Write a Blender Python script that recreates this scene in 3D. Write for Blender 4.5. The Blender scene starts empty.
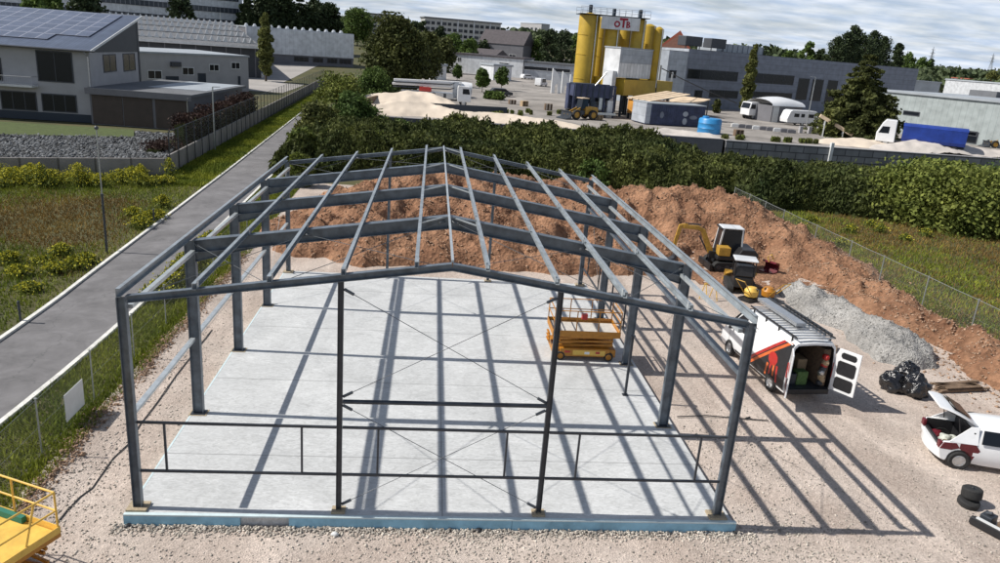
import bpy, bmesh, math, random
import numpy as np
from mathutils import Vector, Matrix, noise
R = math.radians
random.seed(7)
rs = np.random.RandomState(11)
scn = bpy.context.scene
COL = scn.collection

# ------------------------------------------------------------------ camera
F, PITCH, ROLL, YAW = 748.634, R(17.431), R(4.442), R(6.034)
CP = Vector((6.866, -16.778, 11.659))
fw = Vector((math.sin(YAW)*math.cos(PITCH), math.cos(YAW)*math.cos(PITCH), -math.sin(PITCH)))
r0 = Vector((math.cos(YAW), -math.sin(YAW), 0)); u0 = r0.cross(fw)
RT = r0*math.cos(ROLL) + u0*math.sin(ROLL); UP = u0*math.cos(ROLL) - r0*math.sin(ROLL)
cd = bpy.data.cameras.new('camera'); cam = bpy.data.objects.new('camera', cd); COL.objects.link(cam)
cd.sensor_width = 36; cd.lens = F/1000*36; cd.clip_end = 6000; cd.clip_start = .1
cam.matrix_world = Matrix((( RT.x, UP.x, -fw.x, CP.x), (RT.y, UP.y, -fw.y, CP.y), (RT.z, UP.z, -fw.z, CP.z), (0,0,0,1)))
scn.camera = cam

def ray(px, py):
    return fw + RT*((px-500)/F) + UP*((281.5-py)/F)
def at(px, py, z=-.3):
    d = ray(px, py); return CP + d*((z-CP.z)/d.z)
def proj(P):
    d = Vector(P)-CP; w = d.dot(fw)
    return 500+F*d.dot(RT)/w, 281.5-F*d.dot(UP)/w
def tall(px, py, pyt, z=-.3):
    """height of something vertical standing at a ground point"""
    P = at(px, py, z); lo, hi = 0, 80
    for _ in range(40):
        m = (lo+hi)/2
        if proj((P.x, P.y, z+m))[1] > pyt: lo = m
        else: hi = m
    return lo
YZ = 2.2      # level of the yards beyond the block wall

# ------------------------------------------------------------------ materials
def mat(name, col, rough=.7, metal=0., var=.0, vscale=3., bump=0., bscale=30., spec=.5, col2=None, island=0., coat=0., trans=0., detail=4.):
    m = bpy.data.materials.new(name); m.use_nodes = True
    nt = m.node_tree; N = nt.nodes; Lk = nt.links.new
    b = N['Principled BSDF']
    b.inputs['Roughness'].default_value = rough; b.inputs['Metallic'].default_value = metal
    b.inputs['Specular IOR Level'].default_value = spec
    if coat: b.inputs['Coat Weight'].default_value = coat
    c = (*col, 1)
    b.inputs['Base Color'].default_value = c
    tc = N.new('ShaderNodeTexCoord')
    out = None
    if var or col2:
        n = N.new('ShaderNodeTexNoise'); n.inputs['Scale'].default_value = vscale; n.inputs['Detail'].default_value = detail
        n.inputs['Roughness'].default_value = .65
        Lk(tc.outputs['Object'], n.inputs['Vector'])
        cr = N.new('ShaderNodeValToRGB'); cr.color_ramp.elements[0].position = .32; cr.color_ramp.elements[1].position = .68
        a = [x*(1-var) for x in col]; d = [min(1, x*(1+var)) for x in col] if col2 is None else col2
        cr.color_ramp.elements[0].color = (*a, 1); cr.color_ramp.elements[1].color = (*d, 1)
        Lk(n.outputs['Fac'], cr.inputs['Fac']); out = cr.outputs['Color']
    if island:
        g = N.new('ShaderNodeNewGeometry'); mp = N.new('ShaderNodeMapRange')
        mp.inputs['To Min'].default_value = 1-island; mp.inputs['To Max'].default_value = 1+island
        Lk(g.outputs['Random Per Island'], mp.inputs['Value'])
        hs = N.new('ShaderNodeHueSaturation')
        if out: Lk(out, hs.inputs['Color'])
        else: hs.inputs['Color'].default_value = c
        Lk(mp.outputs['Result'], hs.inputs['Value']); out = hs.outputs['Color']
    if out: Lk(out, b.inputs['Base Color'])
    if bump:
        n2 = N.new('ShaderNodeTexNoise'); n2.inputs['Scale'].default_value = bscale; n2.inputs['Detail'].default_value = 5
        Lk(tc.outputs['Object'], n2.inputs['Vector'])
        bp = N.new('ShaderNodeBump'); bp.inputs['Strength'].default_value = bump; bp.inputs['Distance'].default_value = .05
        Lk(n2.outputs['Fac'], bp.inputs['Height']); Lk(bp.outputs['Normal'], b.inputs['Normal'])
    if trans:
        tr = N.new('ShaderNodeBsdfTranslucent'); mx = N.new('ShaderNodeMixShader'); mx.inputs[0].default_value = trans
        if out: Lk(out, tr.inputs['Color'])
        else: tr.inputs['Color'].default_value = c
        Lk(b.outputs[0], mx.inputs[1]); Lk(tr.outputs[0], mx.inputs[2]); Lk(mx.outputs[0], N['Material Output'].inputs['Surface'])
    return m

def nodes(m): return m.node_tree.nodes, m.node_tree.links.new
M = {}
M['steel'] = mat('galvanised_steel', (.125,.15,.178), .42, .3, .35, 2.2, .05, 40)
M['zinc'] = mat('zinc_purlin_steel', (.31,.345,.37), .42, .35, .25, 2.5, .05, 40)
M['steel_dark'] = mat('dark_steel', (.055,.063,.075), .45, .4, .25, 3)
M['steel_light'] = mat('bright_zinc', (.50,.54,.56), .4, .5, .15, 4)
M['rod'] = mat('bracing_rod', (.13,.14,.15), .5, .5)
M['grout'] = mat('grout_block', (.38,.31,.21), .9, 0, .3, 20)
M['xps'] = mat('blue_insulation_board', (.24,.45,.58), .7, 0, .22, 1.6, .05, 60)
M['xps_top'] = mat('pale_board_edge', (.55,.66,.68), .7, 0, .1, 3)
M['white'] = mat('white_paint', (.78,.79,.80), .3, 0, .05, 2, coat=.4)
M['offwhite'] = mat('dirty_white', (.62,.63,.63), .6, 0, .12, 1.2)
M['black'] = mat('black_plastic', (.018,.018,.02), .45, 0, .2, 8)
M['rubber'] = mat('tyre_rubber', (.022,.022,.022), .85, 0, .3, 20, .2, 60)
M['glass'] = mat('dark_glass', (.010,.013,.018), .18, 0, spec=.4)
M['silver'] = mat('brushed_aluminium', (.55,.56,.57), .35, .8, .1, 6)
M['red'] = mat('red_paint', (.42,.02,.015), .4, 0, .1, 4, coat=.3)
M['orange'] = mat('orange_paint', (.62,.13,.03), .4, 0, .1, 4)
M['maroon'] = mat('maroon_plastic', (.12,.012,.02), .25, 0, .2, 6)
M['lift'] = mat('orange_yellow_lift_paint', (.43,.18,.018), .45, 0, .18, 5, .05, 40)
M['liftlight'] = mat('yellow_lift_paint', (.72,.46,.09), .5, 0, .15, 3, .05, 30)
M['deckplate'] = mat('pale_deck_plate', (.58,.55,.50), .6, .1, .12, 6)
M['diggeryellow'] = mat('digger_yellow', (.42,.24,.035), .5, 0, .25, 5)
M['bag'] = mat('black_bin_liner', (.012,.012,.014), .22, 0, .2, 6, .9, 9, spec=.7)
M['timber'] = mat('weathered_timber', (.17,.115,.075), .9, 0, .35, 9, .3, 30, island=.25)
M['wood_pale'] = mat('pale_timber', (.45,.33,.2), .85, 0, .2, 6)
M['cable'] = mat('black_cable', (.03,.03,.03), .6)
M['fencewire'] = mat('galvanised_wire', (.33,.35,.34), .5, .5)
M['kerb'] = mat('kerb_stone', (.66,.65,.61), .85, 0, .2, 3, .1, 40)
M['silo'] = mat('yellow_silo_paint', (.44,.29,.025), .5, 0, .16, .5, .03, 10)
M['silodark'] = mat('blue_black_steel', (.035,.05,.07), .6, .3, .3, 1)
M['cladwhite'] = mat('pale_cladding', (.62,.64,.66), .55, 0, .06, .4)
M['tankblue'] = mat('blue_tank_plastic', (.035,.24,.52), .4, 0, .15, .8)
M['contblue'] = mat('blue_container_paint', (.04,.05,.10), .6, 0, .4, .8)
M['tarpblue'] = mat('blue_tarpaulin', (.012,.04,.25), .5, 0, .25, .8, .2, 3)
M['greyclad'] = mat('grey_cladding', (.175,.195,.24), .6, 0, .06, .25)
M['greylight'] = mat('light_grey_cladding', (.38,.41,.45), .6, 0, .06, .25)
M['warehouse'] = mat('warehouse_cladding', (.33,.37,.37), .6, 0, .05, .2)
M['roofgrey'] = mat('flat_roof_felt', (.13,.135,.145), .85, 0, .2, .3)
M['rooflight'] = mat('pale_roof_sheet', (.33,.36,.39), .6, 0, .15, .3)
M['render'] = mat('pale_render', (.37,.365,.375), .85, 0, .08, .5)
M['renderdark'] = mat('grey_render', (.15,.15,.165), .85, 0, .12, .5)
M['plinth'] = mat('dark_plinth', (.035,.045,.06), .8)
M['garage'] = mat('brown_garage_door', (.06,.045,.038), .7, 0, .15, 1)
M['anthracite'] = mat('anthracite_panel', (.05,.055,.065), .6, 0, .1, 1)
M['roofred'] = mat('red_roof_tile', (.32,.085,.05), .8, 0, .15, 1)
M['roofbrown'] = mat('brown_roof', (.075,.065,.07), .8, 0, .2, 1)
M['brick'] = mat('red_brick', (.27,.13,.09), .85, 0, .15, 2)
M['bark'] = mat('bark', (.07,.055,.04), .95, 0, .3, 6)
M['sand'] = mat('pale_sand', (.62,.53,.43), .95, 0, .12, .25, .3, 3)
M['sandgrey'] = mat('pale_grey_gravel', (.50,.46,.42), .95, 0, .12, .6, .4, 4)
M['canopycream'] = mat('cream_panel', (.60,.47,.33), .7, 0, .2, .6)
M['ochre'] = mat('ochre_bin', (.52,.24,.04), .7, 0, .3, 1)
M['cloth_green'] = mat('green_cloth', (.09,.16,.05), .9, 0, .4, 12)
M['cloth_pale'] = mat('pale_cloth', (.45,.47,.42), .9, 0, .4, 12)
M['apart'] = mat('apartment_render', (.42,.42,.40), .85, 0, .08, .2)
M['lawn'] = mat('clipped_lawn', (.062,.085,.018), .95, 0, .2, 2)
def leafmat(name, col, col2, island=.4, vs=.35, trans=.2):
    return mat(name, col, .75, 0, .0, vs, col2=col2, island=island, spec=.2, trans=trans)
M['leaf_hedge'] = leafmat('thicket_leaves', (0.027,0.046,0.016), (0.081,0.115,0.032), .5, .25)
M['leaf_hedge'] = mat('thicket_leaves', (.024,.040,.013), .75, 0, .0, .16, col2=(.118,.132,.036), island=.5, spec=.2, trans=.2, detail=6)
M['leaf_bright'] = leafmat('bright_bush_leaves', (0.078,0.111,0.025), (0.204,0.224,0.050), .45, .4)
M['leaf_olive'] = leafmat('olive_leaves', (0.085,0.095,0.030), (0.188,0.199,0.060), .4, .3)
M['leaf_dark'] = leafmat('dark_conifer_needles', (0.021,0.035,0.017), (0.052,0.072,0.028), .4, .3, .05)
M['leaf_mid'] = leafmat('mid_green_leaves', (0.053,0.088,0.024), (0.126,0.184,0.043), .4, .3)
M['leaf_brown'] = leafmat('bronze_green_leaves', (0.043,0.053,0.018), (0.108,0.119,0.035), .4, .25)
M['leaf_red'] = leafmat('russet_hedge_leaves', (.028,.018,.015), (.055,.030,.024), .4, .5)
M['leaf_far'] = leafmat('far_tree_leaves', (0.043,0.065,0.034), (0.099,0.124,0.057), .3, .03, .1)
M['blade_green'] = leafmat('green_grass_blades', (0.100,0.147,0.021), (0.274,0.293,0.036), .35, .25)
M['blade_dry'] = leafmat('dry_grass_blades', (0.161,0.098,0.034), (0.274,0.185,0.052), .3, .3)
M['flower'] = leafmat('yellow_flowers', (.38,.36,.03), (.62,.56,.06), .3, 2)

# gravel with fine stones
def gravel_mat(name, c1, c2, c3, s1=24., s2=.35, dist=.02, strength=.75):
    m = mat(name, c1, .95); N, Lk = nodes(m); b = N['Principled BSDF']; b.inputs['Specular IOR Level'].default_value = .2
    tc = N.new('ShaderNodeTexCoord')
    v = N.new('ShaderNodeTexVoronoi'); v.inputs['Scale'].default_value = s1; Lk(tc.outputs['Object'], v.inputs['Vector'])
    v.inputs['Randomness'].default_value = 1
    bw = N.new('ShaderNodeRGBToBW'); Lk(v.outputs['Color'], bw.inputs[0])
    cr = N.new('ShaderNodeValToRGB'); e = cr.color_ramp.elements
    e[0].position = .15; e[0].color = (*[x*.62 for x in c1], 1); e[1].position = .85; e[1].color = (*[min(1, x*1.35) for x in c1], 1)
    Lk(bw.outputs[0], cr.inputs['Fac'])
    n = N.new('ShaderNodeTexNoise'); n.inputs['Scale'].default_value = s2; n.inputs['Detail'].default_value = 7; n.inputs['Roughness'].default_value = .6
    Lk(tc.outputs['Object'], n.inputs['Vector'])
    cr2 = N.new('ShaderNodeValToRGB'); f = cr2.color_ramp.elements
    f[0].position = .36; f[0].color = (*c2, 1); f[1].position = .64; f[1].color = (*c3, 1)
    Lk(n.outputs['Fac'], cr2.inputs['Fac'])
    mx = N.new('ShaderNodeMix'); mx.data_type = 'RGBA'; mx.blend_type = 'MIX'; mx.inputs[0].default_value = .5
    Lk(cr.outputs[0], mx.inputs[6]); Lk(cr2.outputs[0], mx.inputs[7])
    n3 = N.new('ShaderNodeTexNoise'); n3.inputs['Scale'].default_value = 6; n3.inputs['Detail'].default_value = 8; n3.inputs['Roughness'].default_value = .8
    Lk(tc.outputs['Object'], n3.inputs['Vector'])
    mr = N.new('ShaderNodeMapRange'); mr.inputs['From Min'].default_value = .3; mr.inputs['From Max'].default_value = .7
    mr.inputs['To Min'].default_value = .78; mr.inputs['To Max'].default_value = 1.2; Lk(n3.outputs['Fac'], mr.inputs[0])
    n5 = N.new('ShaderNodeTexNoise'); n5.inputs['Scale'].default_value = .22; n5.inputs['Detail'].default_value = 5; n5.inputs['Distortion'].default_value = 1.5
    mp5 = N.new('ShaderNodeMapping'); mp5.inputs['Scale'].default_value = (2.2,.8,1); mp5.inputs['Rotation'].default_value = (0,0,.25); Lk(tc.outputs['Object'], mp5.inputs['Vector']); Lk(mp5.outputs[0], n5.inputs['Vector'])
    m5 = N.new('ShaderNodeMapRange'); m5.inputs['From Min'].default_value = .35; m5.inputs['From Max'].default_value = .65; m5.inputs['To Min'].default_value = .86; m5.inputs['To Max'].default_value = 1.1; Lk(n5.outputs['Fac'], m5.inputs[0])
    mm5 = N.new('ShaderNodeMath'); mm5.operation = 'MULTIPLY'; Lk(mr.outputs[0], mm5.inputs[0]); Lk(m5.outputs[0], mm5.inputs[1])
    hs = N.new('ShaderNodeHueSaturation'); Lk(mx.outputs[2], hs.inputs['Color']); Lk(mm5.outputs[0], hs.inputs['Value'])
    Lk(hs.outputs[0], b.inputs['Base Color'])
    bp = N.new('ShaderNodeBump'); bp.inputs['Strength'].default_value = strength; bp.inputs['Distance'].default_value = dist
    ad = N.new('ShaderNodeMath'); ad.operation = 'ADD'; Lk(v.outputs['Distance'], ad.inputs[0]); Lk(n3.outputs['Fac'], ad.inputs[1])
    Lk(ad.outputs[0], bp.inputs['Height']); bp.invert = False
    Lk(bp.outputs[0], b.inputs['Normal'])
    return m
M['gravel'] = gravel_mat('site_gravel', (.48,.405,.35), (.40,.32,.27), (.56,.49,.435))
M['soil'] = gravel_mat('red_brown_soil', (.285,.15,.088), (.145,.070,.040), (.46,.265,.16), 5., .5, .12, .9)
M['greyheap'] = gravel_mat('grey_rubble', (.33,.32,.305), (.23,.225,.215), (.44,.43,.41), 14., .9, .05, 1)
M['stone'] = mat('crushed_stone', (.42,.38,.33), .9, 0, .3, 3, island=.5)
M['rubble'] = mat('rubble_stone', (.27,.265,.25), .9, 0, .3, 3, island=.5)
M['gabion'] = mat('dark_ballast', (.085,.09,.095), .9, 0, .5, 2, island=.9)
M['clod'] = mat('earth_clods', (.32,.21,.14), .95, 0, .35, 2, island=.35)
M['meadow'] = mat('meadow_ground', (.045,.055,.016), .98, 0, .0, .16, .5, 6, col2=(.105,.09,.035), detail=8)
M['verge'] = mat('verge_ground', (.05,.06,.018), .98, 0, .0, .9, .5, 8, col2=(.12,.10,.045), detail=8)
M['asphalt'] = mat('worn_asphalt', (.168,.163,.166), .9, 0, .2, .45, .3, 90, detail=10)
M['yard'] = mat('dusty_concrete_yard', (.30,.275,.25), .92, 0, .25, .07, .1, 5, detail=8)
M['carpark'] = mat('pale_paving', (.34,.32,.30), .9, 0, .15, .15)

def stained(m, base, crack, cs, cw, ps, lo, hi):
    N, Lk = nodes(m); b = N['Principled BSDF']; src = b.inputs['Base Color'].links[0].from_socket
    tc = N.new('ShaderNodeTexCoord'); nw = N.new('ShaderNodeTexNoise'); nw.inputs['Scale'].default_value = 1.3; nw.inputs['Detail'].default_value = 5; Lk(tc.outputs['Object'], nw.inputs['Vector'])
    ad = N.new('ShaderNodeVectorMath'); ad.operation = 'ADD'; Lk(tc.outputs['Object'], ad.inputs[0]); Lk(nw.outputs['Color'], ad.inputs[1])
    vo = N.new('ShaderNodeTexVoronoi'); vo.feature = 'DISTANCE_TO_EDGE'; vo.inputs['Scale'].default_value = cs; Lk(ad.outputs[0], vo.inputs['Vector'])
    lt = N.new('ShaderNodeMath'); lt.operation = 'LESS_THAN'; Lk(vo.outputs['Distance'], lt.inputs[0]); lt.inputs[1].default_value = cw
    ml = N.new('ShaderNodeMath'); ml.operation = 'MULTIPLY'; Lk(lt.outputs[0], ml.inputs[0]); ml.inputs[1].default_value = .6
    mx = N.new('ShaderNodeMix'); mx.data_type = 'RGBA'; Lk(ml.outputs[0], mx.inputs[0]); Lk(src, mx.inputs[6]); mx.inputs[7].default_value = (*crack, 1)
    pn = N.new('ShaderNodeTexNoise'); pn.inputs['Scale'].default_value = ps; pn.inputs['Detail'].default_value = 8; pn.inputs['Distortion'].default_value = 2.; pn.inputs['Roughness'].default_value = .65; Lk(tc.outputs['Object'], pn.inputs['Vector'])
    mr = N.new('ShaderNodeMapRange'); mr.inputs['From Min'].default_value = .35; mr.inputs['From Max'].default_value = .65; mr.inputs['To Min'].default_value = lo; mr.inputs['To Max'].default_value = hi; Lk(pn.outputs['Fac'], mr.inputs[0])
    hs = N.new('ShaderNodeHueSaturation'); Lk(mx.outputs[2], hs.inputs['Color']); Lk(mr.outputs[0], hs.inputs['Value']); Lk(hs.outputs[0], b.inputs['Base Color'])
stained(M['asphalt'], None, (.10,.10,.10), .22, .004, .6, .85, 1.15)
stained(M['yard'], None, (.12,.11,.10), .06, .004, .09, .62, 1.2)
def slab_mat():
    m = mat('power_floated_concrete', (.5,.5,.5), .55); N, Lk = nodes(m); b = N['Principled BSDF']; b.inputs['Specular IOR Level'].default_value = .35
    tc = N.new('ShaderNodeTexCoord')
    def noise_(s, d, r=.6, dis=0, sc=None):
        n = N.new('ShaderNodeTexNoise'); n.inputs['Scale'].default_value = s; n.inputs['Detail'].default_value = d
        n.inputs['Roughness'].default_value = r; n.inputs['Distortion'].default_value = dis
        if sc:
            mp = N.new('ShaderNodeMapping'); mp.inputs['Scale'].default_value = sc; Lk(tc.outputs['Object'], mp.inputs['Vector']); Lk(mp.outputs[0], n.inputs['Vector'])
        else: Lk(tc.outputs['Object'], n.inputs['Vector'])
        return n.outputs['Fac']
    a = noise_(.45, 9, .62, 1.2); c = noise_(3.2, 7, .7, 2.0, (1, 2.6, 1)); g = noise_(24, 3, .7)
    cr = N.new('ShaderNodeValToRGB'); e = cr.color_ramp.elements
    e[0].position = .3; e[0].color = (.52,.53,.53,1); e[1].position = .7; e[1].color = (.68,.69,.69,1)
    Lk(a, cr.inputs[0])
    cr2 = N.new('ShaderNodeValToRGB'); e = cr2.color_ramp.elements
    e[0].position = .30; e[0].color = (.52,.52,.51,1); e[1].position = .62; e[1].color = (1,1,1,1)
    Lk(c, cr2.inputs[0])
    mx = N.new('ShaderNodeMix'); mx.data_type = 'RGBA'; mx.blend_type = 'MULTIPLY'; mx.inputs[0].default_value = .75
    Lk(cr.outputs[0], mx.inputs[6]); Lk(cr2.outputs[0], mx.inputs[7])
    # saw-cut joints
    sp = N.new('ShaderNodeSeparateXYZ'); Lk(tc.outputs['Object'], sp.inputs[0])
    def joint(ch, pos):
        s = N.new('ShaderNodeMath'); s.operation = 'SUBTRACT'; Lk(sp.outputs[ch], s.inputs[0]); s.inputs[1].default_value = pos
        ab = N.new('ShaderNodeMath'); ab.operation = 'ABSOLUTE'; Lk(s.outputs[0], ab.inputs[0])
        lt = N.new('ShaderNodeMath'); lt.operation = 'LESS_THAN'; Lk(ab.outputs[0], lt.inputs[0]); lt.inputs[1].default_value = .022
        return lt.outputs[0]
    tot = None
    for ch, pos in ((1, 2.6), (1, 7.6), (1, 12.6), (1, 17.6), (0, 7.6)):
        j = joint(ch, pos)
        if tot is None: tot = j
        else:
            mm = N.new('ShaderNodeMath'); mm.operation = 'MAXIMUM'; Lk(tot, mm.inputs[0]); Lk(j, mm.inputs[1]); tot = mm.outputs[0]
    ml = N.new('ShaderNodeMath'); ml.operation = 'MULTIPLY'; Lk(tot, ml.inputs[0]); ml.inputs[1].default_value = .55
    m2 = N.new('ShaderNodeMix'); m2.data_type = 'RGBA'; Lk(ml.outputs[0], m2.inputs[0]); Lk(mx.outputs[2], m2.inputs[6]); m2.inputs[7].default_value = (.16,.16,.16,1)
    Lk(m2.outputs[2], b.inputs['Base Color'])
    bp = N.new('ShaderNodeBump'); bp.inputs['Strength'].default_value = .15; bp.inputs['Distance'].default_value = .02; Lk(g, bp.inputs['Height']); Lk(bp.outputs[0], b.inputs['Normal'])
    return m
M['slab'] = slab_mat()
def brickmat(name, col, mortar, bw, bh, ms, rough=.85, off=.5, axis='XZ', var=.12):
    m = mat(name, col, rough); N, Lk = nodes(m); b = N['Principled BSDF']
    tc = N.new('ShaderNodeTexCoord'); sp = N.new('ShaderNodeSeparateXYZ'); cb = N.new('ShaderNodeCombineXYZ')
    Lk(tc.outputs['Object'], sp.inputs[0]); Lk(sp.outputs['XYZ'.index(axis[0])], cb.inputs[0]); Lk(sp.outputs['XYZ'.index(axis[1])], cb.inputs[1])
    br = N.new('ShaderNodeTexBrick'); br.inputs['Scale'].default_value = 1; br.inputs['Brick Width'].default_value = bw; br.inputs['Row Height'].default_value = bh
    br.inputs['Mortar Size'].default_value = ms; br.offset = off
    br.inputs['Color1'].default_value = (*[x*(1-var) for x in col], 1); br.inputs['Color2'].default_value = (*[x*(1+var) for x in col], 1); br.inputs['Mortar'].default_value = (*mortar, 1)
    Lk(cb.outputs[0], br.inputs['Vector'])
    n = N.new('ShaderNodeTexNoise'); n.inputs['Scale'].default_value = .8; n.inputs['Detail'].default_value = 8; Lk(tc.outputs['Object'], n.inputs['Vector'])
    mr = N.new('ShaderNodeMapRange'); mr.inputs['From Min'].default_value = .3; mr.inputs['From Max'].default_value = .7; mr.inputs['To Min'].default_value = .8; mr.inputs['To Max'].default_value = 1.15
    Lk(n.outputs['Fac'], mr.inputs[0]); hs = N.new('ShaderNodeHueSaturation'); Lk(br.outputs['Color'], hs.inputs['Color']); Lk(mr.outputs[0], hs.inputs['Value'])
    Lk(hs.outputs[0], b.inputs['Base Color'])
    return m
M['blockwall'] = brickmat('concrete_blocks', (.20,.205,.215), (.05,.05,.055), 1.9, .85, .06, var=.2)
M['panelwall'] = brickmat('concrete_fence_panels', (.27,.25,.24), (.12,.11,.10), 2.5, 9, .08, off=0)
M['solar'] = brickmat('solar_panels', (.095,.11,.16), (.27,.28,.33), 1.7, 2.35, .08, .22, 0, 'XY', .1)
M['ribroof'] = brickmat('ribbed_roof_sheet', (.09,.11,.16), (.05,.06,.09), .35, 60, .03, .35, 0, 'XY')
M['ribclad'] = brickmat('ribbed_white_cladding', (.68,.69,.70), (.42,.44,.46), .8, 60, .05, .55, 0, 'XZ', .03)
M['greyclad'] = brickmat('grey_cladding', (.175,.195,.24), (.125,.14,.175), 6.0, 1.1, .05, .6, 0, 'XZ', .05)
M['warehouse'] = brickmat('warehouse_cladding', (.33,.37,.37), (.27,.31,.31), 1.0, 60, .06, .6, 0, 'XZ', .03)
M['cladwhite'] = brickmat('pale_cladding', (.62,.64,.66), (.50,.52,.54), 1.2, 60, .05, .55, 0, 'XZ', .04)
M['greylight'] = brickmat('light_grey_cladding', (.38,.41,.45), (.30,.33,.37), 2.4, 1.2, .05, .6, 0, 'XZ', .04)
M['officegrid'] = brickmat('office_band_windows', (.035,.045,.06), (.20,.21,.23), 1.6, 30, .12, .3, 0, 'XZ')

# ------------------------------------------------------------------ mesh helpers
class MB:
    def __init__(s): s.v = []; s.f = []; s.m = []; s.mi = 0
    def add(s, vs, fs):
        k = len(s.v); s.v += [tuple(v) for v in vs]; s.f += [tuple(i+k for i in f) for f in fs]; s.m += [s.mi]*len(fs); return s
    def box(s, x0, x1, y0, y1, z0, z1, mt=None):
        vs = [Vector(p) for p in ((x0,y0,z0),(x1,y0,z0),(x1,y1,z0),(x0,y1,z0),(x0,y0,z1),(x1,y0,z1),(x1,y1,z1),(x0,y1,z1))]
        if mt: vs = [mt @ v for v in vs]
        return s.add(vs, [(0,3,2,1),(4,5,6,7),(0,1,5,4),(1,2,6,5),(2,3,7,6),(3,0,4,7)])
    def cbox(s, c, d, mt=None):
        m_ = Matrix.Translation(c) @ mt if mt else Matrix.Translation(c)
        return s.box(-d[0]/2, d[0]/2, -d[1]/2, d[1]/2, -d[2]/2, d[2]/2, m_)
    def prism(s, pts, a, b):
        """extrude closed 3-D polygon pts by vector (b-a)"""
        n = len(pts); d = Vector(b)-Vector(a)
        vs = [Vector(p) for p in pts] + [Vector(p)+d for p in pts]
        return s.add(vs, [tuple(range(n))[::-1], tuple(range(n, 2*n))] + [(i, (i+1) % n, (i+1) % n+n, i+n) for i in range(n)])
    def profile(s, prof, p0, p1, up=(0,0,1)):
        p0, p1, up = Vector(p0), Vector(p1), Vector(up)
        d = (p1-p0).normalized(); sx = d.cross(up).normalized(); uz = sx.cross(d).normalized()
        s.prism([p0+sx*a+uz*b for a, b in prof], p0, p1); return s
    def ibeam(s, p0, p1, h=.3, w=.15, tf=.02, tw=.014, up=(0,0,1)):
        a, b, t = w/2, h/2, tw/2
        return s.profile([(-a,-b),(a,-b),(a,-b+tf),(t,-b+tf),(t,b-tf),(a,b-tf),(a,b),(-a,b),(-a,b-tf),(-t,b-tf),(-t,-b+tf),(-a,-b+tf)], p0, p1, up)
    def rect(s, p0, p1, w, h, up=(0,0,1)):
        return s.profile([(-w/2,-h/2),(w/2,-h/2),(w/2,h/2),(-w/2,h/2)], p0, p1, up)
    def cchan(s, p0, p1, w, h, t=.012, up=(0,0,1), flip=1):
        a, b = w/2*flip, h/2; t2 = t*flip
        pr = [(-a,-b),(a,-b),(a,-b+t),(-a+t2,-b+t),(-a+t2,b-t),(a,b-t),(a,b),(-a,b)]
        return s.profile(pr if flip > 0 else pr[::-1], p0, p1, up)
    def tube(s, pts, r, n=8, r2=None):
        pts = [Vector(p) for p in pts]; m = len(pts); rings = []
        for i, p in enumerate(pts):
            d = (pts[min(i+1, m-1)]-pts[max(i-1, 0)]).normalized()
            a = Vector((0,0,1)) if abs(d.z) < .9 else Vector((1,0,0)); x = d.cross(a).normalized(); y = d.cross(x)
            rr = r if r2 is None else r+(r2-r)*i/(m-1)
            rings.append([p+x*(rr*math.cos(6.2832*k/n))+y*(rr*math.sin(6.2832*k/n)) for k in range(n)])
        vs = [v for g in rings for v in g]; fs = []
        for i in range(m-1):
            for k in range(n): fs.append((i*n+k, i*n+(k+1) % n, (i+1)*n+(k+1) % n, (i+1)*n+k))
        fs += [tuple(range(n))[::-1], tuple(range((m-1)*n, m*n))]
        return s.add(vs, fs)
    def lathe(s, prof, n=24, mt=None, cap=True):
        """prof list of (r,z) round local z"""
        vs = []
        for r, z in prof:
            for k in range(n):
                v = Vector((r*math.cos(6.2832*k/n), r*math.sin(6.2832*k/n), z)); vs.append(mt @ v if mt else v)
        m = len(prof); fs = [(i*n+k, i*n+(k+1) % n, (i+1)*n+(k+1) % n, (i+1)*n+k) for i in range(m-1) for k in range(n)]
        if cap: fs += [tuple(range(n))[::-1], tuple(range((m-1)*n, m*n))]
        return s.add(vs, fs)
    def loft(s, rings, cap0=True, cap1=True):
        n = len(rings[0]); m = len(rings); vs = [v for g in rings for v in g]
        fs = [(i*n+k, i*n+(k+1) % n, (i+1)*n+(k+1) % n, (i+1)*n+k) for i in range(m-1) for k in range(n)]
        if cap0: fs.append(tuple(range(n))[::-1])
        if cap1: fs.append(tuple(range((m-1)*n, m*n)))
        return s.add(vs, fs)
    def build(s, name, mats, parent=None, smooth=False, bevel=0, fixn=False):
        me = bpy.data.meshes.new(name); me.from_pydata(s.v, [], s.f)
        if not isinstance(mats, (list, tuple)): mats = [mats]
        for q in mats: me.materials.append(M[q] if isinstance(q, str) else q)
        if len(mats) > 1: me.polygons.foreach_set('material_index', s.m)
        if fixn:
            bm = bmesh.new(); bm.from_mesh(me); bmesh.ops.recalc_face_normals(bm, faces=bm.faces); bm.to_mesh(me); bm.free()
        if smooth:
            me.polygons.foreach_set('use_smooth', [True]*len(me.polygons))
            try: me.set_sharp_from_angle(angle=R(40))
            except Exception: pass
        me.update()
        o = bpy.data.objects.new(name, me); COL.objects.link(o)
        if parent: o.parent = parent
        if bevel:
            b = o.modifiers.new('bevel', 'BEVEL'); b.width = bevel; b.segments = 2; b.limit_method = 'ANGLE'
        return o
def tag(o, label=None, cat=None, group=None, kind=None):
    if label: o['label'] = label
    if cat: o['category'] = cat
    if group: o['group'] = group
    if kind: o['kind'] = kind
    return o
def empty(name, loc, rz=0, label=None, cat=None, group=None):
    o = bpy.data.objects.new(name, None); COL.objects.link(o); o.location = loc; o.rotation_euler = (0,0,rz); o.empty_display_size = .3
    return tag(o, label, cat, group)
def kids(o): return [c for c in bpy.data.objects if c.parent == o]
def copy_tree(o, parent=None):
    c = o.copy(); COL.objects.link(c)
    if parent: c.parent = parent
    for ch in kids(o): copy_tree(ch, c)
    return c
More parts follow.
